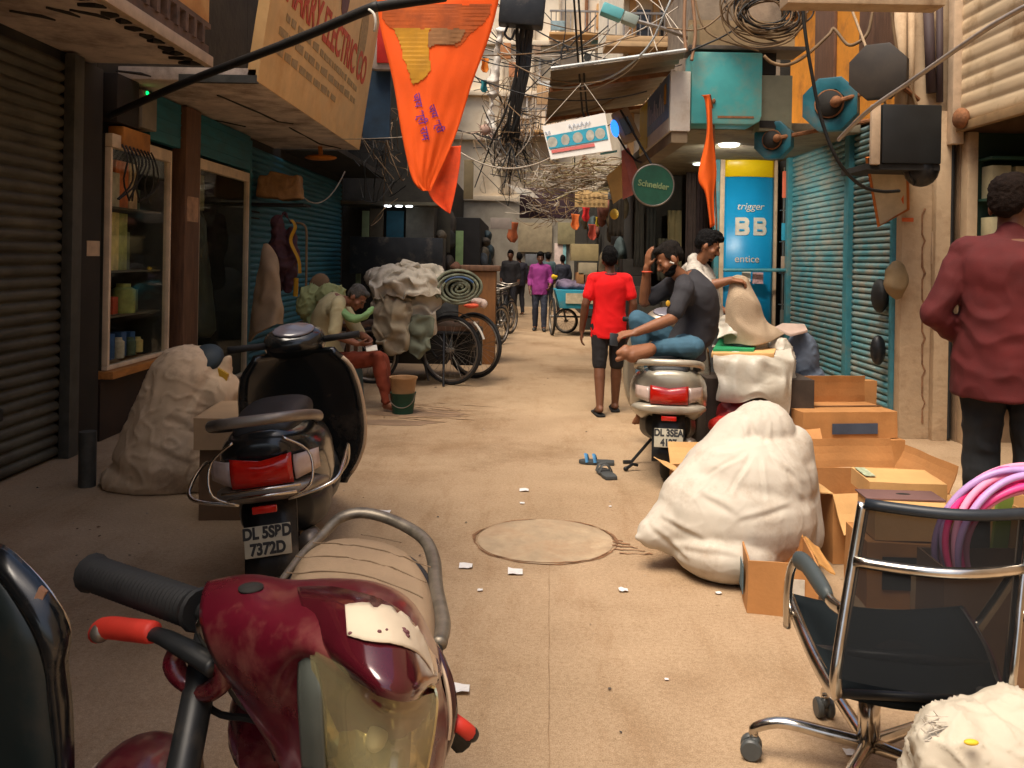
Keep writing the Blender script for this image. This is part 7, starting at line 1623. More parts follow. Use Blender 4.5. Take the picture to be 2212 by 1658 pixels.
for px, py, s_, c_, lab in ((1048, 140, .09, (.8, .24, .02), 'orange paper tied above a teal one near trunk'), (1046, 185, .08, (.03, .28, .33), 'teal paper shape with orange centre by the trunk'), (1243, 478, .1, (.75, .17, .03), 'orange cloth figure hanging under the tan notice board'), (1266, 462, .09, (.7, .02, .02), 'red and white cloth hanging under the notice board'), (1292, 478, .06, (.65, .45, .02), 'yellow cloth ball beside the red hanging cloth'), (1108, 500, .13, (.34, .08, .02), 'rust orange cloth at the far dark stall'), (1280, 500, .1, (.42, .06, .03), 'dark red streamers under the yellow cloth ball')):
    Yc = 11 if py < 300 else 16; mb = MB(); c = at(px, py, Yc); s_ *= Yc / 11
    w_, h_ = s_ * FP / Yc * .55, s_ * FP / Yc
    rw = pennant([(px - w_, py - h_), (px - w_ * .8, py - h_ * .2), (px - w_ * 1.1, py + h_ * .5), (px - w_ * .5, py + h_)], [(px + w_, py - h_ * .9), (px + w_ * .7, py - h_ * .1), (px + w_ * .9, py + h_ * .6), (px + w_ * .3, py + h_ * 1.1)], Yc, 10, 14, .03, px)
    mb.grid(rw); tag(mb.build('hanging_cloth', M('cloth ' + lab[:12], tuple(q * .8 for q in c_), .85, var=.5, scale=6), smooth=True, solid=.006), lab, 'cloth')
panel('grey_board', (1060, 470), (1105, 495), 15, M('grey board', (.24, .20, .17), .7), 'grey slanted board hanging at the dark stall side', 'board')
o = bpy.data.objects[-1] if False else None
# red rimmed sign behind the pennant
rs = thing('round_cornered_sign', 'red sign with a pale rim half hidden behind the saffron pennant', 'sign', at(835, 150, 12.6))
a, b = at(802, 152, 12.6), at(880, 5, 12.6); mb = MB(); mb.box(a.x, b.x, 12.55, 12.7, a.z, b.z); mb.build('rim', M('pale rim', (.42, .33, .27), .6), rs, bevel=.08)
mb = MB(); mb.box(a.x + .09, b.x - .02, 12.52, 12.549, a.z + .1, b.z); mb.build('face', M('sign red', (.52, .02, .012), .5, var=.2), rs, bevel=.01)
a, b = at(785, 300, 12.8), at(845, 155, 12.8); mb = MB(); mb.box(a.x, b.x, 12.75, 12.85, a.z, b.z); tag(mb.build('blue_board', M('dark blue board', (.012, .035, .065), .7, var=.5)), 'dark blue board under the red rimmed sign', 'board')

# octagonal fans, dark hood, black speaker box, picture frame, bracket beam
def octo(px, py, Y, r, mat, lab, arm_, motor=True, ry=R(-34)):
    t = thing('exhaust_fan', lab, 'fan', at(px, py, Y)); c = at(px, py, Y); m = Matrix.Translation(c) @ Matrix.Rotation(ry, 4, 'Z') @ Matrix.Rotation(R(90), 4, 'X')
    mb = MB(); rings = [[m @ V((rr * cos(R(22.5 + 45 * k)), rr * sin(R(22.5 + 45 * k)), z)) for k in range(8)] for rr, z in ((r * .92, -.06), (r, -.055), (r, .055), (r * .94, .06), (r * .55, .045), (r * .52, -.02))]
    mb.loft(rings if motor else rings[:4]); mb.build('housing', mat, t)
    if motor:
        mb = MB(); mb.lathe([(.001, .0), (r * .42, .0), (r * .45, .08), (r * .3, .11), (.001, .12)], 20, m); mb.build('motor', m_dark, t)
        mb = MB(); mb.lathe([(.001, .05), (r * .18, .05), (r * .18, .2), (.001, .21)], 14, m @ Matrix.Translation((r * .1, 0, 0)) @ Matrix.Rotation(R(20), 4, 'Y')); mb.lathe([(r * .5, .05), (r * .5, .075), (r * .45, .075), (r * .45, .05)], 24, m); mb.build('motor_bell', m_rust, t, smooth=True)
    mb = MB(); mb.tube([m @ V((r * .2, 0, -.05 if not motor else .12)), V(arm_)], .022, 7); mb.build('wall_arm', m_rust, t)
m_fan = M('fan teal enamel', (.015, .12, .155), .4, var=.3, scale=5, dirt=(.1, .1, .08), damt=.3)
octo(1672, 303, 8.45, .195, m_fan, 'lower octagonal teal exhaust fan above the blue banner', (3.42, 8.4, 2.95)); octo(1795, 226, 8.1, .27, m_fan, 'upper octagonal teal exhaust fan on the orange wall', (3.42, 7.9, 3.2))
octo(1898, 155, 7.35, .25, M('dark brown hood', (.035, .026, .018), .6, var=.4), 'dark octagonal fan hood above the black speaker box', (3.5, 7.55, 3.0), False)
spk = thing('speaker_box', 'black boxy cabinet with a cream edge hung on the tan pillar', 'speaker', at(1960, 360, 7.2))
a, b = at(1905, 352, 7.0), at(2036, 226, 7.0); mb = MB(); mb.box(a.x, b.x, 7.0, 7.16, a.z, b.z); mb.build('cabinet', M('black cabinet', (.012, .013, .013), .5, var=.5, scale=3), spk, bevel=.015)
a2, b2_ = at(1880, 355, 7.0), at(1903, 225, 7.0); mb = MB(); mb.box(a2.x, b2_.x - .003, 6.985, 7.03, a2.z, b2_.z); mb.build('cream_edge', m_cream, spk, bevel=.01)
mb = MB(); mb.box(a2.x - .02, b.x, 7.02, 7.58, a.z - .05, a.z - .002); mb.build('bracket', m_dark, spk)
mb = MB(); mb.ell(at(1990, 365, 7.15), (.14, .14, .15)); mb.tube([at(1962, 360, 7.1), at(1975, 400, 7.1)], .012, 6); tag(mb.build('cable_bowl', m_black, smooth=True), 'black bowl shaped cover hanging under the boxy black cabinet', 'cover')
pf = thing('picture_frame', 'tilted orange framed picture with an orange figure by the tan pillar', 'picture', at(1910, 420, 7.55))
c4 = [at(1898, 488, 7.5), at(1962, 452, 7.5), at(1960, 330, 7.35), at(1872, 340, 7.35)]
mb = MB(); mb.slab(c4, V((0, .02, 0))); mb.build('backing', M('cream picture', (.55, .45, .3), .5), pf)
mb = MB(); mb.tube(c4, .017, 4, True); mb.build('frame', M('orange wood frame', (.45, .13, .02), .5), pf)
mb = MB(); mb.slab([at(1928, 400, 7.47), at(1945, 350, 7.42), at(1952, 345, 7.42), at(1952, 440, 7.47), at(1944, 425, 7.47)], V((0, .008, 0))); mb.build('figure', M('orange print figure', (.75, .14, .02), .6, var=.3), pf)
bmx_ = thing('overhead_beam', 'dusty beige beam projecting at the top over the orange wall', 'beam', at(1860, 10, 6.2))
a, b = at(1692, 14, 6.2), at(2030, -60, 6.2); mb = MB(); mb.box(a.x, b.x, 6.1, 6.3, a.z, b.z); mb.build('beam', m_tanwall, bmx_, bevel=.01)
mb = MB(); mb.tube([at(1945, 15, 7.56), at(1945, 235, 7.56)], .05, 10); mb.tube([at(1968, 15, 7.56), at(1968, 235, 7.56)], .03, 8); tag(mb.build('downpipe', m_tanwall, smooth=True), 'twin tan downpipes on the pillar above the black cabinet', 'pipe')
mb = MB(); mb.tube([at(2005, 10, 7.55), at(2012, 200, 7.55)], .045, 8); mb.tube([at(2030, 10, 7.52), at(2030, 220, 7.52)], .03, 8); tag(mb.build('downpipe', M('dark purple pipe', (.05, .03, .03), .7), smooth=True), 'dark pipes beside the cream shutter guide', 'pipe')
mb = MB(); mb.ell(at(1935, 605, 7.5), (.10, .08, .17)); tag(finish(remesh(mb, .02, 2, .02, 8), 'hanging_bag', M('olive tan bag', (.26, .18, .09), .8), smooth=True), 'olive tan bag hanging at the pillar edge by the teal shutter', 'bag')

# service cables strung over the lane, further off
for k in range(26):
    Yk = random.uniform(8.5, 22); a = at(random.uniform(985, 1090), random.uniform(-20, 330), Yk); b = at(random.uniform(1230, 1480), random.uniform(-30, 250), Yk + random.uniform(-1.5, 1.5))
    mb = MB(); mb.tube(sag(a, b, random.uniform(.05, .45), 24), random.uniform(.005, .011) * Yk / 11, 5)
    tag(mb.build('overhead_cable', [m_cable, m_cabletan, m_cable, m_cablegrey][k % 4], smooth=True), 'thin service cable sagging across the bright gap over the lane', 'cable', 'service cables across the lane gap')
for k, (px, py, Yk, w_, h_, c_, lab) in enumerate(((1092, 110, 15, 24, 34, (.45, .18, .06), 'small rust orange sign above the cable trunk'), (1068, 215, 16, 22, 26, (.5, .42, .3), 'small cream sign left of the cable trunk'), (1205, 55, 20, 30, 20, (.25, .34, .36), 'small grey blue sign across the bright gap'), (1172, 205, 17, 26, 40, (.5, .3, .14), 'small tan sign beside the tin awning edge'), (1080, 345, 14, 40, 16, (.42, .36, .28), 'pale plank hung low under the cable trunk'))):
    a, b = at(px - w_ / 2, py + h_ / 2, Yk), at(px + w_ / 2, py - h_ / 2, Yk); t = thing('hung_sign', lab, 'sign', (a.x, Yk, a.z))
    mb = MB(); mb.box(a.x, b.x, Yk - .03, Yk + .03, a.z, b.z); mb.build('panel', M('hung sign %d' % k, c_, .7, var=.4, scale=8), t, bevel=.01)
    mb = MB(); mb.tube([(a.x + .02, Yk, b.z), (a.x - .3, Yk, b.z + .35), (a.x - 1.3, Yk, b.z + .6)], .012, 5); mb.build('bracket', m_cable, t)
# ---------------------------------------------------------------- shaded side props
A = at
# sack with open neck, flap, round plug
o = sack('open_sack', [(A(378, 985, 5.75), (.36, .32, .30)), (A(375, 985, 5.75), A(405, 830, 5.75), .38, .27), (A(345, 1030, 5.7), (.38, .3, .16)), (A(300, 1030, 5.7), A(268, 1045, 5.7), .16, .06), (A(360, 810, 5.75), A(362, 785, 5.75), .13, .07), (A(470, 850, 5.7), (.15, .15, .16)), (A(385, 785, 5.7), A(402, 766, 5.7), .06, .035), (A(484, 805, 5.7), A(492, 776, 5.7), .05, .03), (A(430, 1010, 5.7), (.26, .25, .2))], m_sacktan, 'tall open tan sack standing behind the dark scooter', wr=.018, wf=5, wst=(1, 1, .45), fold=A(400, 770, 5.7), crease=[(335, 800, 310, 900, 9, .014), (430, 830, 400, 900, 9, .014), (300, 960, 430, 1010, 10, .012), (350, 900, 450, 940, 11, .014)])
mb = MB(); mb.lathe([(.001, -.05), (.10, -.05), (.11, 0), (.09, .03), (.001, .035)], 20, Matrix.Translation(A(447, 772, 5.7)) @ Matrix.Rotation(R(50), 4, 'X')); tag(mb.build('pan_cover', M('blue black lid', (.02, .032, .04), .6), smooth=True), 'blue black round lid poking out of the tall open sack', 'lid')
mb = MB(); mb.slab([A(470, 795, 5.62), A(492, 808, 5.62), A(488, 830, 5.62), A(474, 815, 5.62)], V((0, .03, 0))); tag(mb.build('yellow_scrap', M('mustard scrap', (.5, .28, .02), .6)), 'mustard scrap at the tall open sack neck', 'scrap')
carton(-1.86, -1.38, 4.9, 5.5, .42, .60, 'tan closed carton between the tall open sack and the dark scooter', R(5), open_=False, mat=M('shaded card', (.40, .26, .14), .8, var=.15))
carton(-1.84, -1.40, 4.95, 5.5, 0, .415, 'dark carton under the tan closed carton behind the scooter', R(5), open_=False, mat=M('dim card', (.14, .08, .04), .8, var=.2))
mb = MB(); c = gr(188, 1050); mb.tube([c, c + V((0, 0, .36))], .055, 10); tag(mb.build('stone_post', m_railL), 'short grey stone post at the shutter foot', 'post')
# tan folded cloth, hanging bags on the teal shutter
sheet('folded_tarp', [[A(572, 530, 10.2), A(580, 528, 10.2), A(590, 540, 10.2), A(598, 560, 10.2)], [A(560, 590, 10.1), A(575, 585, 10.0), A(598, 590, 10.0), A(604, 610, 10.1)], [A(548, 660, 10.1), A(570, 655, 9.95), A(600, 650, 9.95), A(610, 665, 10.1)], [A(540, 735, 10.1), A(560, 720, 9.9), A(592, 705, 9.9), A(612, 700, 10.1)]], 30, 40, M('tan tarp cloth', (.42, .28, .16), .85, var=.2), 'tan folded tarp leaning against the teal frame', 'tarp', .05, 5, .03, 2)
hp = A(582, 404, 11); mb = MB()
for dx, dz, w_, h_, r_ in ((0, 0, .13, .14, .1), (.27, -.01, .14, .15, -.12), (.12, .1, .11, .08, .2)): mb.box(-w_, w_, -.12, .12, -h_, h_, Matrix.Translation((hp.x + dx, 11, hp.z + dz)) @ Matrix.Rotation(r_, 4, 'Y'))
tag(finish(remesh(mb, .014, 7, .012, 9), 'hung_parcel', M('brown parcel wrap', (.36, .19, .07), .7, var=.35, bump=.3, bscale=40), smooth=True), 'brown wrapped parcel hung high on the teal shutter', 'parcel')
mb = MB(); a = A(605, 440, 11); mb.box(a.x - .35, a.x + .35, 10.8, 11.2, a.z - .03, a.z); mb.box(a.x - .35, a.x - .32, 10.8, 11.2, a.z - .25, a.z - .032); tag(mb.build('wall_bracket', m_dark), 'dark bracket shelf under the brown wrapped parcel', 'bracket')
mb = MB(); mb.chain([A(600, 478, 10.6), A(604, 520, 10.6), A(610, 570, 10.55), A(600, 612, 10.6)], [.07, .11, .13, .09]); mb.chain([A(628, 500, 10.6), A(632, 560, 10.55), A(622, 625, 10.55)], [.06, .09, .05]); mb.chain([A(602, 475, 10.55), A(615, 458, 10.6), A(628, 480, 10.55)], [.015, .015, .015])
tag(finish(remesh(mb, .013, 3, .03, 8), 'hung_bag', M('dark maroon bag', (.095, .035, .04), .7, var=.6, scale=6), smooth=True), 'dark maroon bag hanging on the teal shutter under the parcel', 'bag')
mb = MB(); mb.tube(interp([A(630, 475, 10.45), A(638, 490, 10.42), A(628, 520, 10.42), A(645, 560, 10.42), A(648, 590, 10.42)], 20), .03, 6, flat=.4); mb.tube([A(640, 600, 10.42), A(638, 640, 10.42)], .03, 6, flat=.5); tag(mb.build('yellow_strap', M('mustard strap', (.52, .26, .01), .7)), 'mustard strap hanging on the dark maroon bag', 'strap')
mb = MB(); mb.tube(interp([A(640, 480, 10.4), A(660, 490, 10.4), A(662, 540, 10.4), A(660, 640, 10.4), A(652, 660, 10.4)], 24), .014, 6); tag(mb.build('hung_hose', m_cabletan), 'pale hose loop hanging beside the mustard strap', 'hose')
mb = MB(); mb.tube(sag(A(650, 420, 11.2), A(745, 370, 12), .25), .008, 5); tag(mb.build('cable', m_cablegrey), 'grey cord sagging from the brown parcel over the teal shutter', 'cable')
mb = MB(); mb.ell(A(693, 340, 11.6), (.22, .12, .04)); mb.tube([A(693, 336, 11.6), A(690, 300, 11.6)], .03, 6); tag(mb.build('orange_lamp', M('orange shade', (.5, .16, .01), .6)), 'orange shaded lamp under the cracked soffit end', 'lamp')
# stool, chair with cloths, bucket
st = thing('plastic_stool', 'teal box stool under the man in rust trousers', 'stool', (-1.76, 8.65, 0))
mb = MB(); mb.loft([[V((-1.76 + x * w_, 8.65 + y * w_, z)) for x, y in ((-1, -1), (1, -1), (1, 1), (-1, 1))] for w_, z in ((.2, 0), (.17, .40), (.17, .44))]); mb.build('body', M('teal plastic', (.015, .10, .14), .5, var=.3), st, bevel=.01)
mb = MB(); mb.ell((-1.63, 8.46, .35), (.03, .02, .05)); mb.build('white_tag', m_white, st)
mb = MB(); mb.ell(A(690, 615, 9.2), (.11, .05, .13), Matrix.Rotation(R(20), 3, 'Y')); tag(mb.build('flat_cap', M('brown cap cloth', (.20, .12, .06), .8), smooth=True), 'brown flat cap hung above the bowed man\'s back', 'cap')
sack('green_cloth', [(A(672, 655, 9.1), (.15, .12, .2)), (A(715, 640, 9.0), (.16, .12, .13)), (A(690, 690, 9.1), (.14, .12, .16))], M('pale green cloth pile', (.30, .32, .13), .85, var=.35), 'pale green cloth bundle behind the bowed man', 'cloth', wr=.05, wf=6)
tb = thing('side_table', 'dark wooden stand behind the bowed man carrying green cloths', 'table', (-2.1, 9.25, 0))
mb = MB(); mb.box(-2.35, -1.75, 9.0, 9.5, .78, .82); mb.build('top', m_wood, tb, bevel=.005)
for x, y in ((-2.32, 9.03), (-1.78, 9.03), (-2.32, 9.47), (-1.78, 9.47)):
    mb = MB(); mb.box(x - .02, x + .02, y - .02, y + .02, 0, .779); mb.build('leg', m_wood, tb)
c = gr(870, 892); bk = thing('bucket', 'tan bucket stacked in a green bucket on the wet ground', 'bucket', c)
mb = MB(); S8 = Matrix.Translation(c) @ Matrix.Scale(.84, 4)
mb = MB(); mb.lathe([(.001, 0), (.12, 0), (.15, .24), (.155, .245), (.13, .24), (.11, .02), (.001, .02)], 26, S8); mb.build('green_bucket', M('dark green plastic', (.008, .055, .032), .5), bk, smooth=R(50))
mb = MB(); mb.lathe([(.001, .2), (.13, .2), (.155, .40), (.165, .41), (.165, .425), (.15, .42), (.12, .22), (.001, .22)], 26, S8); mb.build('tan_bucket', M('tan plastic', (.36, .20, .09), .5), bk, smooth=R(50))
mb = MB(); mb.tube([c + V((.126 * cos(t), -.13 * abs(sin(t)) * .3 - .08, .2 - .13 * sin(t))) for t in [pi * k / 14 for k in range(15)]], .004, 5); mb.build('bail', m_steel, bk)
# tricycle cart with its load
ct = thing('tricycle_cart', 'black tricycle cart with big spoked wheels under a heap of white sacks', 'cart', (-1.1, 10.4, 0))
wheel(ct, (-.80, 10.3, .42), (.45, 1, 0), .42, .024, (m_rubber, m_steel), 28, world=True)
wheel(ct, (-.55, 10.9, .42), (.6, 1, 0), .42, .024, (m_rubber, m_steel), 28, world=True)
wheel(ct, (-1.75, 10.3, .34), (.1, 1, 0), .34, .022, (m_rubber, m_steel), 28, world=True)
mb = MB(); mb.box(-1.95, -.50, 10.35, 11.3, .64, .70); mb.build('deck', m_wood, ct, bevel=.006)
mb = MB(); mb.box(-1.9, -.85, 10.5, 11.25, .22, .635); mb.box(-.849, -.45, 11.05, 11.25, .14, .635); mb.build('dark_infill', m_black, ct, bevel=.02)  # black boxes added so the space behind the wheels goes dark
mb = MB(); mb.tube([(-1.95, 10.33, .62), (-.5, 10.33, .62), (-.5, 11.3, .62), (-1.95, 11.3, .62)], .022, 7, True); mb.tube([(-.80, 10.3, .42), (-.8, 10.4, .62)], .02, 7); mb.tube([(-1.75, 10.3, .34), (-1.6, 10.4, .62)], .02, 7); mb.tube([(-1.2, 10.33, .62), (-.95, 10.33, .3), (-.80, 10.3, .42)], .016, 7); mb.tube([(-1.2, 10.33, .62), (-1.05, 10.25, .05)], .015, 7); mb.tube([(-.88, 10.3, .62), (-.86, 10.12, .01)], .014, 6); mb.build('frame_tubes', m_black, ct)
mb = MB(); rows_ = []
for i in range(12):
    a = R(20 + 10 * i); rows_.append([V((-.78 + .46 * cos(a) * .9, 10.29 - .46 * cos(a) * .4 + s_ * .04, .42 + .46 * sin(a))) for s_ in (-1, 1)])
mb.grid(rows_); mb.build('mudguard', m_black, ct, smooth=True, solid=.004)
mb = MB(); mb.tube([rows_[k][0] for k in range(4)], .014, 6); mb.build('white_stripe', m_white, ct)
m_load = sackmat('greyish white sacking', (.50, .44, .34), (.30, .22, .15), .35, 60)
sheet('sack_cover', [[A(800, 600, 11.0), A(850, 575, 11.0), A(910, 572, 11.0), A(960, 585, 11.0)], [A(808, 625, 10.5), A(850, 600, 10.5), A(910, 600, 10.4), A(955, 620, 10.4)], [A(806, 665, 10.3), A(860, 662, 10.2), A(905, 658, 10.2), A(950, 662, 10.25)], [A(808, 728, 10.25), A(860, 746, 10.2), A(905, 742, 10.2), A(940, 722, 10.25)]], 60, 60, m_load, 'crumpled greyish white sacking thrown over the tricycle cart', 'sacking', .11, 7, .012, 5)
sack('white_sack', [(A(840, 605, 10.9), (.24, .26, .16)), (A(905, 612, 10.9), (.3, .28, .17)), (A(870, 650, 10.8), (.36, .3, .22)), (A(935, 630, 10.9), (.2, .24, .18)), (A(815, 600, 10.9), (.16, .2, .13))], m_load, 'greyish white stuffed sack heaped in the tricycle cart', wr=.03, wf=8)
sack('white_sack', [(A(845, 690, 10.35), (.16, .14, .22)), (A(900, 700, 10.35), (.18, .14, .2)), (A(850, 715, 10.35), (.18, .1, .14))], m_load, 'greyish white sack hanging over the tricycle cart side', wr=.03, wf=8)
sheet('tan_cloth', [[A(812, 640, 10.2), A(850, 628, 10.15), A(890, 640, 10.1)], [A(806, 690, 10.15), A(848, 690, 10.05), A(892, 700, 10.05)], [A(815, 745, 10.12), A(845, 770, 10.1), A(880, 762, 10.1)]], 40, 40, M('dull tan cloth', (.33, .27, .18), .9, var=.3), 'dull tan cloth hanging lowest from the tricycle cart load', 'cloth', .10, 8, .01, 9)
sheet('green_grey_cloth', [[A(880, 690, 10.15), A(905, 680, 10.1), A(935, 690, 10.1)], [A(882, 725, 10.1), A(908, 730, 10.05), A(936, 720, 10.08)], [A(886, 760, 10.1), A(905, 775, 10.08), A(928, 755, 10.1)]], 30, 30, M('green grey cloth', (.15, .16, .11), .9, var=.3), 'green grey cloth hanging beside the cart wheel', 'cloth', .08, 8, .01, 12)
sheet('cream_cloth', [[A(800, 590, 10.7), A(850, 568, 10.6), A(900, 566, 10.6), A(975, 590, 10.7)], [A(798, 615, 10.3), A(850, 600, 10.1), A(905, 598, 10.1), A(965, 612, 10.3)], [A(802, 640, 10.2), A(852, 645, 10.05), A(905, 636, 10.05), A(948, 640, 10.2)]], 60, 40, M('cream sacking', (.52, .46, .36), .9, var=.25, bump=.3, bscale=50), 'cream crumpled cloth thrown over the top of the cart load', 'cloth', .12, 8, .01, 15)
rl = thing('rolled_tarp', 'rolled grey green tarp showing its spiral end on the cart', 'tarp', A(1000, 620, 10.2))
c = A(992, 622, 10.15)
for k, (r0, mt_) in enumerate(((1.0, M('grey green tarp', (.20, .22, .15), .85, var=.65, scale=9, bump=.5, bscale=30)), (.0, None))):
    if mt_ is None: continue
    mb = MB(); N_ = 150; rows_ = []
    for i in range(N_):
        t = i / (N_ - 1); a = t * 2 * pi * 5.6; r_ = .02 + .235 * t + .034 * noise.noise(V((a * .5, 0, 0)))
        p = c + V((r_ * 1.2 * cos(a), 0, r_ * .82 * sin(a))); rows_.append([p + V((0, .02 * noise.noise(V((a, 3, 0))), 0)), p + V((-.05, .6, 0))])
    mb.grid(rows_); mb.build('roll', mt_, rl, smooth=True, solid=.03)
mb = MB(); mb.ell(c + V((0, .35, 0)), (.27, .25, .19)); finish(remesh(mb, .03, 2, .02, 6), 'roll_core', M('dark tarp core', (.06, .07, .05), .8), rl, smooth=True)
mb = MB(); mb.tube([c + V((.16 * 1.2 * cos(t), -.03, .16 * .82 * sin(t))) for t in [R(30) + k * .16 for k in range(14)]], .014, 6); mb.build('blue_edge', M('blue edge', (.03, .08, .18), .6), rl)
sack('cloth_bundle', [(A(1030, 650, 10.2), (.09, .08, .05)), (A(1045, 655, 10.2), (.05, .06, .06))], M('white red cloth', (.55, .42, .36), .7, var=.4), 'small white and red cloth bundle beside the rolled tarp', 'cloth', wr=.02)
sack('red_cloth', [(A(1018, 660, 10.1), (.1, .06, .03))], M('red cloth scrap', (.6, .09, .04), .8), 'red cloth scrap under the rolled tarp', 'cloth', wr=.01)
mb = MB(); mb.ell(A(985, 576, 10.6), (.07, .06, .06)); tag(finish(remesh(mb, .02, 1, .02, 9), 'brown_rag', M('brown rag', (.10, .04, .02), .8), smooth=True), 'brown rag knotted on top of the rolled tarp', 'rag')
cb = thing('wooden_cabinet', 'varnished orange brown cabinet standing behind the loaded tricycle cart', 'cabinet', (-.58, 12.4, 0))
mb = MB(); mb.box(-.85, -.32, 12.3, 12.8, 0, 1.34); mb.build('body', M('orange brown wood', (.22, .09, .025), .6, var=.3, scale=4, stretch=(5, 1, 1)), cb, bevel=.01)
mb = MB(); mb.box(-.92, -.26, 12.25, 12.85, 1.342, 1.42); mb.build('top', m_wood, cb, bevel=.015)
# parked bicycles in the gloom beyond
def cyc(x, y, rz, lab):
    t = thing('bicycle', lab, 'bicycle', (x, y, 0), rz); L = dict(world=False)
    wheel(t, (-.52, 0, .34), (0, 1, 0), .34, .02, (m_rubber, m_steel), 20, **L); wheel(t, (.52, 0, .34), (0, 1, 0), .34, .02, (m_rubber, m_steel), 20, **L)
    mb = MB()
    for a, b in (((-.52, .34), (-.1, .3)), ((-.1, .3), (.36, .78)), ((-.2, .82), (.36, .82)), ((-.1, .3), (-.22, .9)), ((-.52, .34), (-.2, .8)), ((.52, .34), (.34, .95))): mb.tube([(a[0], 0, a[1]), (b[0], 0, b[1])], .016, 6)
    mb.tube([(-.52, .05, .05), (-.52, .05, .34)], .012, 5); mb.build('frame', m_black, t, world=False)
    mb = MB(); mb.ell((-.24, 0, .94), (.14, .08, .04)); mb.build('saddle', m_rubber, t, world=False)
    mb = MB(); mb.tube(interp([(.3, -.26, 1.02), (.36, -.12, .98), (.34, 0, .96), (.36, .12, .98), (.3, .26, 1.02)], 14), .013, 6); mb.build('handlebar', m_steel, t, world=False)
    return t
b0 = cyc(-.55, 14.6, R(62), 'black bicycle nearest the orange brown cabinet')
for x, y, rz, lab in ((-.45, 15.6, R(70), 'second black bicycle beyond the cabinet'), (-.35, 16.8, R(66), 'third black bicycle parked along the dark stalls'), (-.3, 18.2, R(74), 'black bicycle nearest the walkers in the gloom')): dup(b0, (x, y, 0), rz, lab)
for o in bpy.data.objects:
    if o.name.startswith('bicycle') and o.type == 'EMPTY': o['group'] = 'bicycles parked along the dark stalls'
sack('dark_heap', [((-1.2, 14.2, .4), (.5, .6, .5)), ((-1.5, 15.4, .6), (.5, .7, .7)), ((-1.0, 16.5, .5), (.4, .7, .6))], M('dark heap', (.02, .02, .018), .8, var=.6), 'dark covered heap behind the parked bicycles', 'heap', vox=.06, wr=.1, wf=3)
# teal cart
tc = thing('handcart', 'teal box handcart with pale lettering panel and tall wheels', 'cart', (1.1, 17, 0))
x0, x1 = (1200 - CX) / FP * 16.9, (1300 - CX) / FP * 16.9; mb = MB()
mb.loft([[V((x, y, z)) for x, y in ((x0 + i_, 16.8), (x1, 16.8), (x1, 17.9), (x0 + i_, 17.9))] for z, i_ in ((.56, .1), (.92, 0))]); mb.build('box', M('cart teal', (.02, .24, .33), .5, var=.2, dirt=(.1, .2, .2), damt=.3), tc, bevel=.012)
a, b = at(1222, 655, 16.78), at(1300, 634, 16.78); mb = MB(); mb.box(a.x, b.x, 16.772, 16.79, a.z, b.z); mb.build('pale_panel', M('pale panel', (.5, .42, .28), .6, var=.3, scale=12), tc)
wheel(tc, ((1196 - CX) / FP * 16.9, 17.1, .38), (1, .1, 0), .38, .025, (m_rubber, m_steel), 24, world=True)
wheel(tc, (1.0, 17.6, .26), (.4, 1, 0), .26, .022, (m_rubber, m_steel), 18, world=True)
wheel(tc, (1.62, 17.1, .38), (1, .1, 0), .38, .025, (m_rubber, m_steel), 24, world=True)
mb = MB(); mb.tube([((1196 - CX) / FP * 16.9, 17.1, .38), (1.62, 17.1, .38)], .02, 6); mb.tube([(.9, 16.9, .56), (1.0, 17.6, .26)], .02, 6); mb.build('axle', m_black, tc)
for i, (px, py, wd, h, c_, lab) in enumerate(((1262, 545, 58, 36, (.32, .25, .12), 'large olive tan carton on top of the handcart load'), (1268, 580, 40, 26, (.34, .28, .18), 'grey tan carton under the large olive one'), (1252, 600, 16, 24, (.34, .15, .05), 'brown carton at the handcart front'), (1272, 602, 20, 22, (.16, .05, .03), 'dark red carton beside the brown carton on the handcart'))):
    a = at(px, py, 17.3); w_, h_ = wd * 17.3 / FP / 2, h * 17.3 / FP / 2; mb = MB(); mb.box(a.x - w_, a.x + w_, 17.1, 17.6, a.z - h_, a.z + h_); tag(mb.build('carton', M('cart carton %d' % i, c_, .8), bevel=.01), lab, 'carton')
sack('cart_load', [((1.2, 17.4, .98), (.4, .35, .12)), ((.95, 17.4, 1.0), (.2, .3, .12))], M('mixed load', (.12, .09, .14), .7, var=.7, scale=6), 'mixed grey violet goods lying in the teal handcart', 'load', vox=.03, wr=.04)
# dim goods by the far stalls on the bright side
for k, (x, y, w_, h, c_, lab) in enumerate(((1.9, 12.6, .25, .9, (.05, .045, .035), 'dark carton stack behind the seated man'), (1.72, 13.0, .2, 1.3, (.04, .035, .03), 'tall dark crate by the dim shop corner'), (2.3, 12.4, .3, .7, (.09, .07, .04), 'brown crate under the hanging cloths'), (1.66, 15.5, .2, 1.0, (.07, .06, .04), 'dull brown crate along the dim lane side'), (1.62, 18.8, .2, 1.2, (.05, .05, .045), 'dark crate beyond the handcart'))):
    mb = MB(); mb.box(x - w_, x + w_, y - .25, y + .25, 0, h); mb.box(x - w_ * .8, x + w_ * .9, y - .2, y + .22, h + .002, h + .25); tag(mb.build('goods_crate', M('dim crate %d' % k, c_, .8, var=.4), bevel=.01), lab, 'crate')
for k in range(22):
    Yk = random.uniform(12.6, 22); x = 1.70 - random.uniform(0, .2); z = random.uniform(1.0, 2.7); mb = MB(); mb.ell((x, Yk, z), (.1, random.uniform(.1, .35), random.uniform(.1, .3)))
    tag(finish(remesh(mb, .05, 2, .04, 4), 'hanging_goods', M('side goods %d' % k, random.choice([(.03, .03, .03), (.07, .05, .03), (.12, .09, .05), (.04, .06, .06), (.15, .05, .03)]), .8, var=.5), smooth=True), 'dark bundle hung along the dim shop fronts', 'bundle', 'dark bundles along the dim shop fronts')
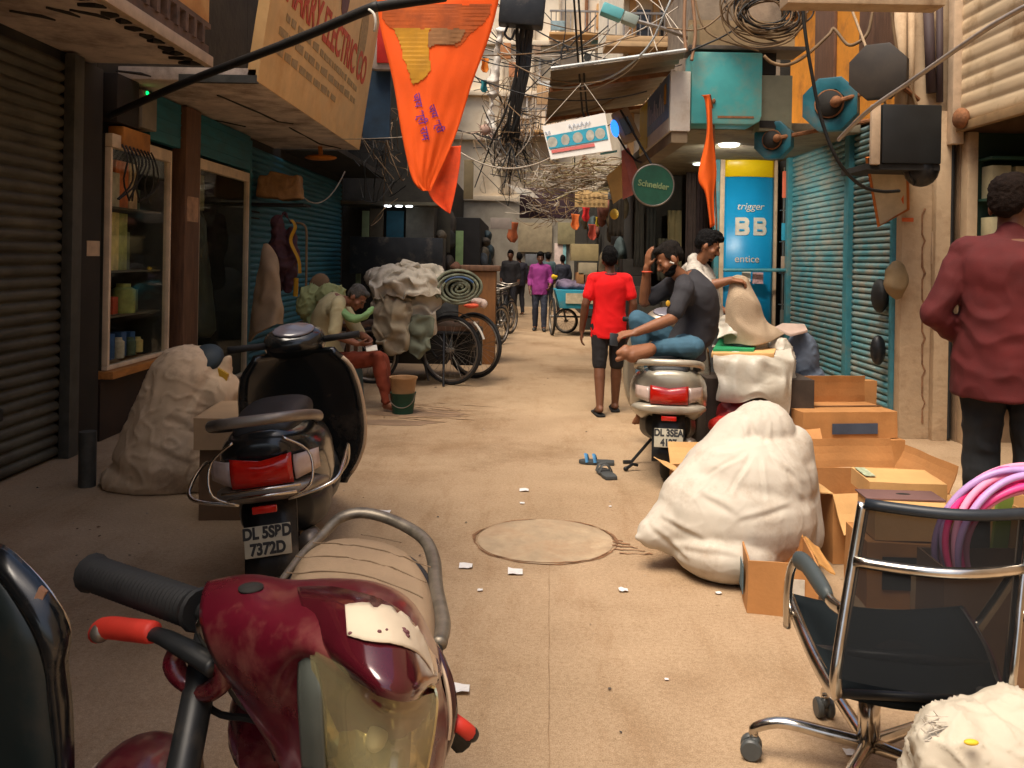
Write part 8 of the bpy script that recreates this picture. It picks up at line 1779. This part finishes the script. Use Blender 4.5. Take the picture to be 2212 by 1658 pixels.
# ---------------------------------------------------------------- light, sky, camera
W = bpy.data.worlds.new('World'); SC.world = W; W.use_nodes = True
wn, wl = W.node_tree.nodes, W.node_tree.links
sky = wn.new('ShaderNodeTexSky'); sky.sky_type = 'NISHITA'; sky.sun_disc = False
SUN_EL, SUN_AZ = R(65), R(218)      # azimuth: compass-like, from +Y clockwise
sky.sun_elevation = SUN_EL; sky.sun_rotation = SUN_AZ; sky.dust_density = 5; sky.air_density = 1.0; sky.ozone_density = 0.3
bg = wn['Background']; wl.new(sky.outputs[0], bg.inputs[0]); bg.inputs[1].default_value = 0.075
sl = bpy.data.lights.new('sun', 'SUN'); sl.energy = 1.5; sl.angle = R(30); sl.color = (1.0, 0.88, 0.73)
so = bpy.data.objects.new('sun', sl); COL.objects.link(so)
sd = V((sin(SUN_AZ) * cos(SUN_EL), cos(SUN_AZ) * cos(SUN_EL), sin(SUN_EL)))
so.rotation_euler = sd.to_track_quat('Z', 'Y').to_euler()
# the round ceiling lamp that is lit in the photograph
pl_ = bpy.data.lights.new('ceiling_lamp_light', 'AREA'); pl_.energy = 24; pl_.size = .22; pl_.shape = 'DISK'; pl_.color = (1.0, .93, .8)
po_ = bpy.data.objects.new('ceiling_lamp_light', pl_); COL.objects.link(po_); q_ = at(1575, 293, 9.6); po_.location = (q_.x, q_.y, 2.82); po_.rotation_euler = (R(30), 0, 0)
cam = bpy.data.cameras.new('camera'); co = bpy.data.objects.new('camera', cam); COL.objects.link(co)
cam.sensor_width = 36; cam.sensor_fit = 'HORIZONTAL'; cam.lens = 36 * FP / 2212
cam.shift_x = -(CX - 1106) / 2212; cam.shift_y = -(829 - CY) / 2212
cam.clip_start = 0.05; cam.clip_end = 500
mw = Matrix(((_c, -_s, 0, 0), (0, 0, -1, 0), (_s, _c, 0, EYE), (0, 0, 0, 1)))
co.matrix_world = mw
SC.camera = co
vs = SC.view_settings; vs.view_transform = 'Standard'; vs.look = 'None'; vs.gamma = 1; vs.exposure = 1.45
SC.cycles.max_bounces = 8; SC.cycles.use_denoising = True
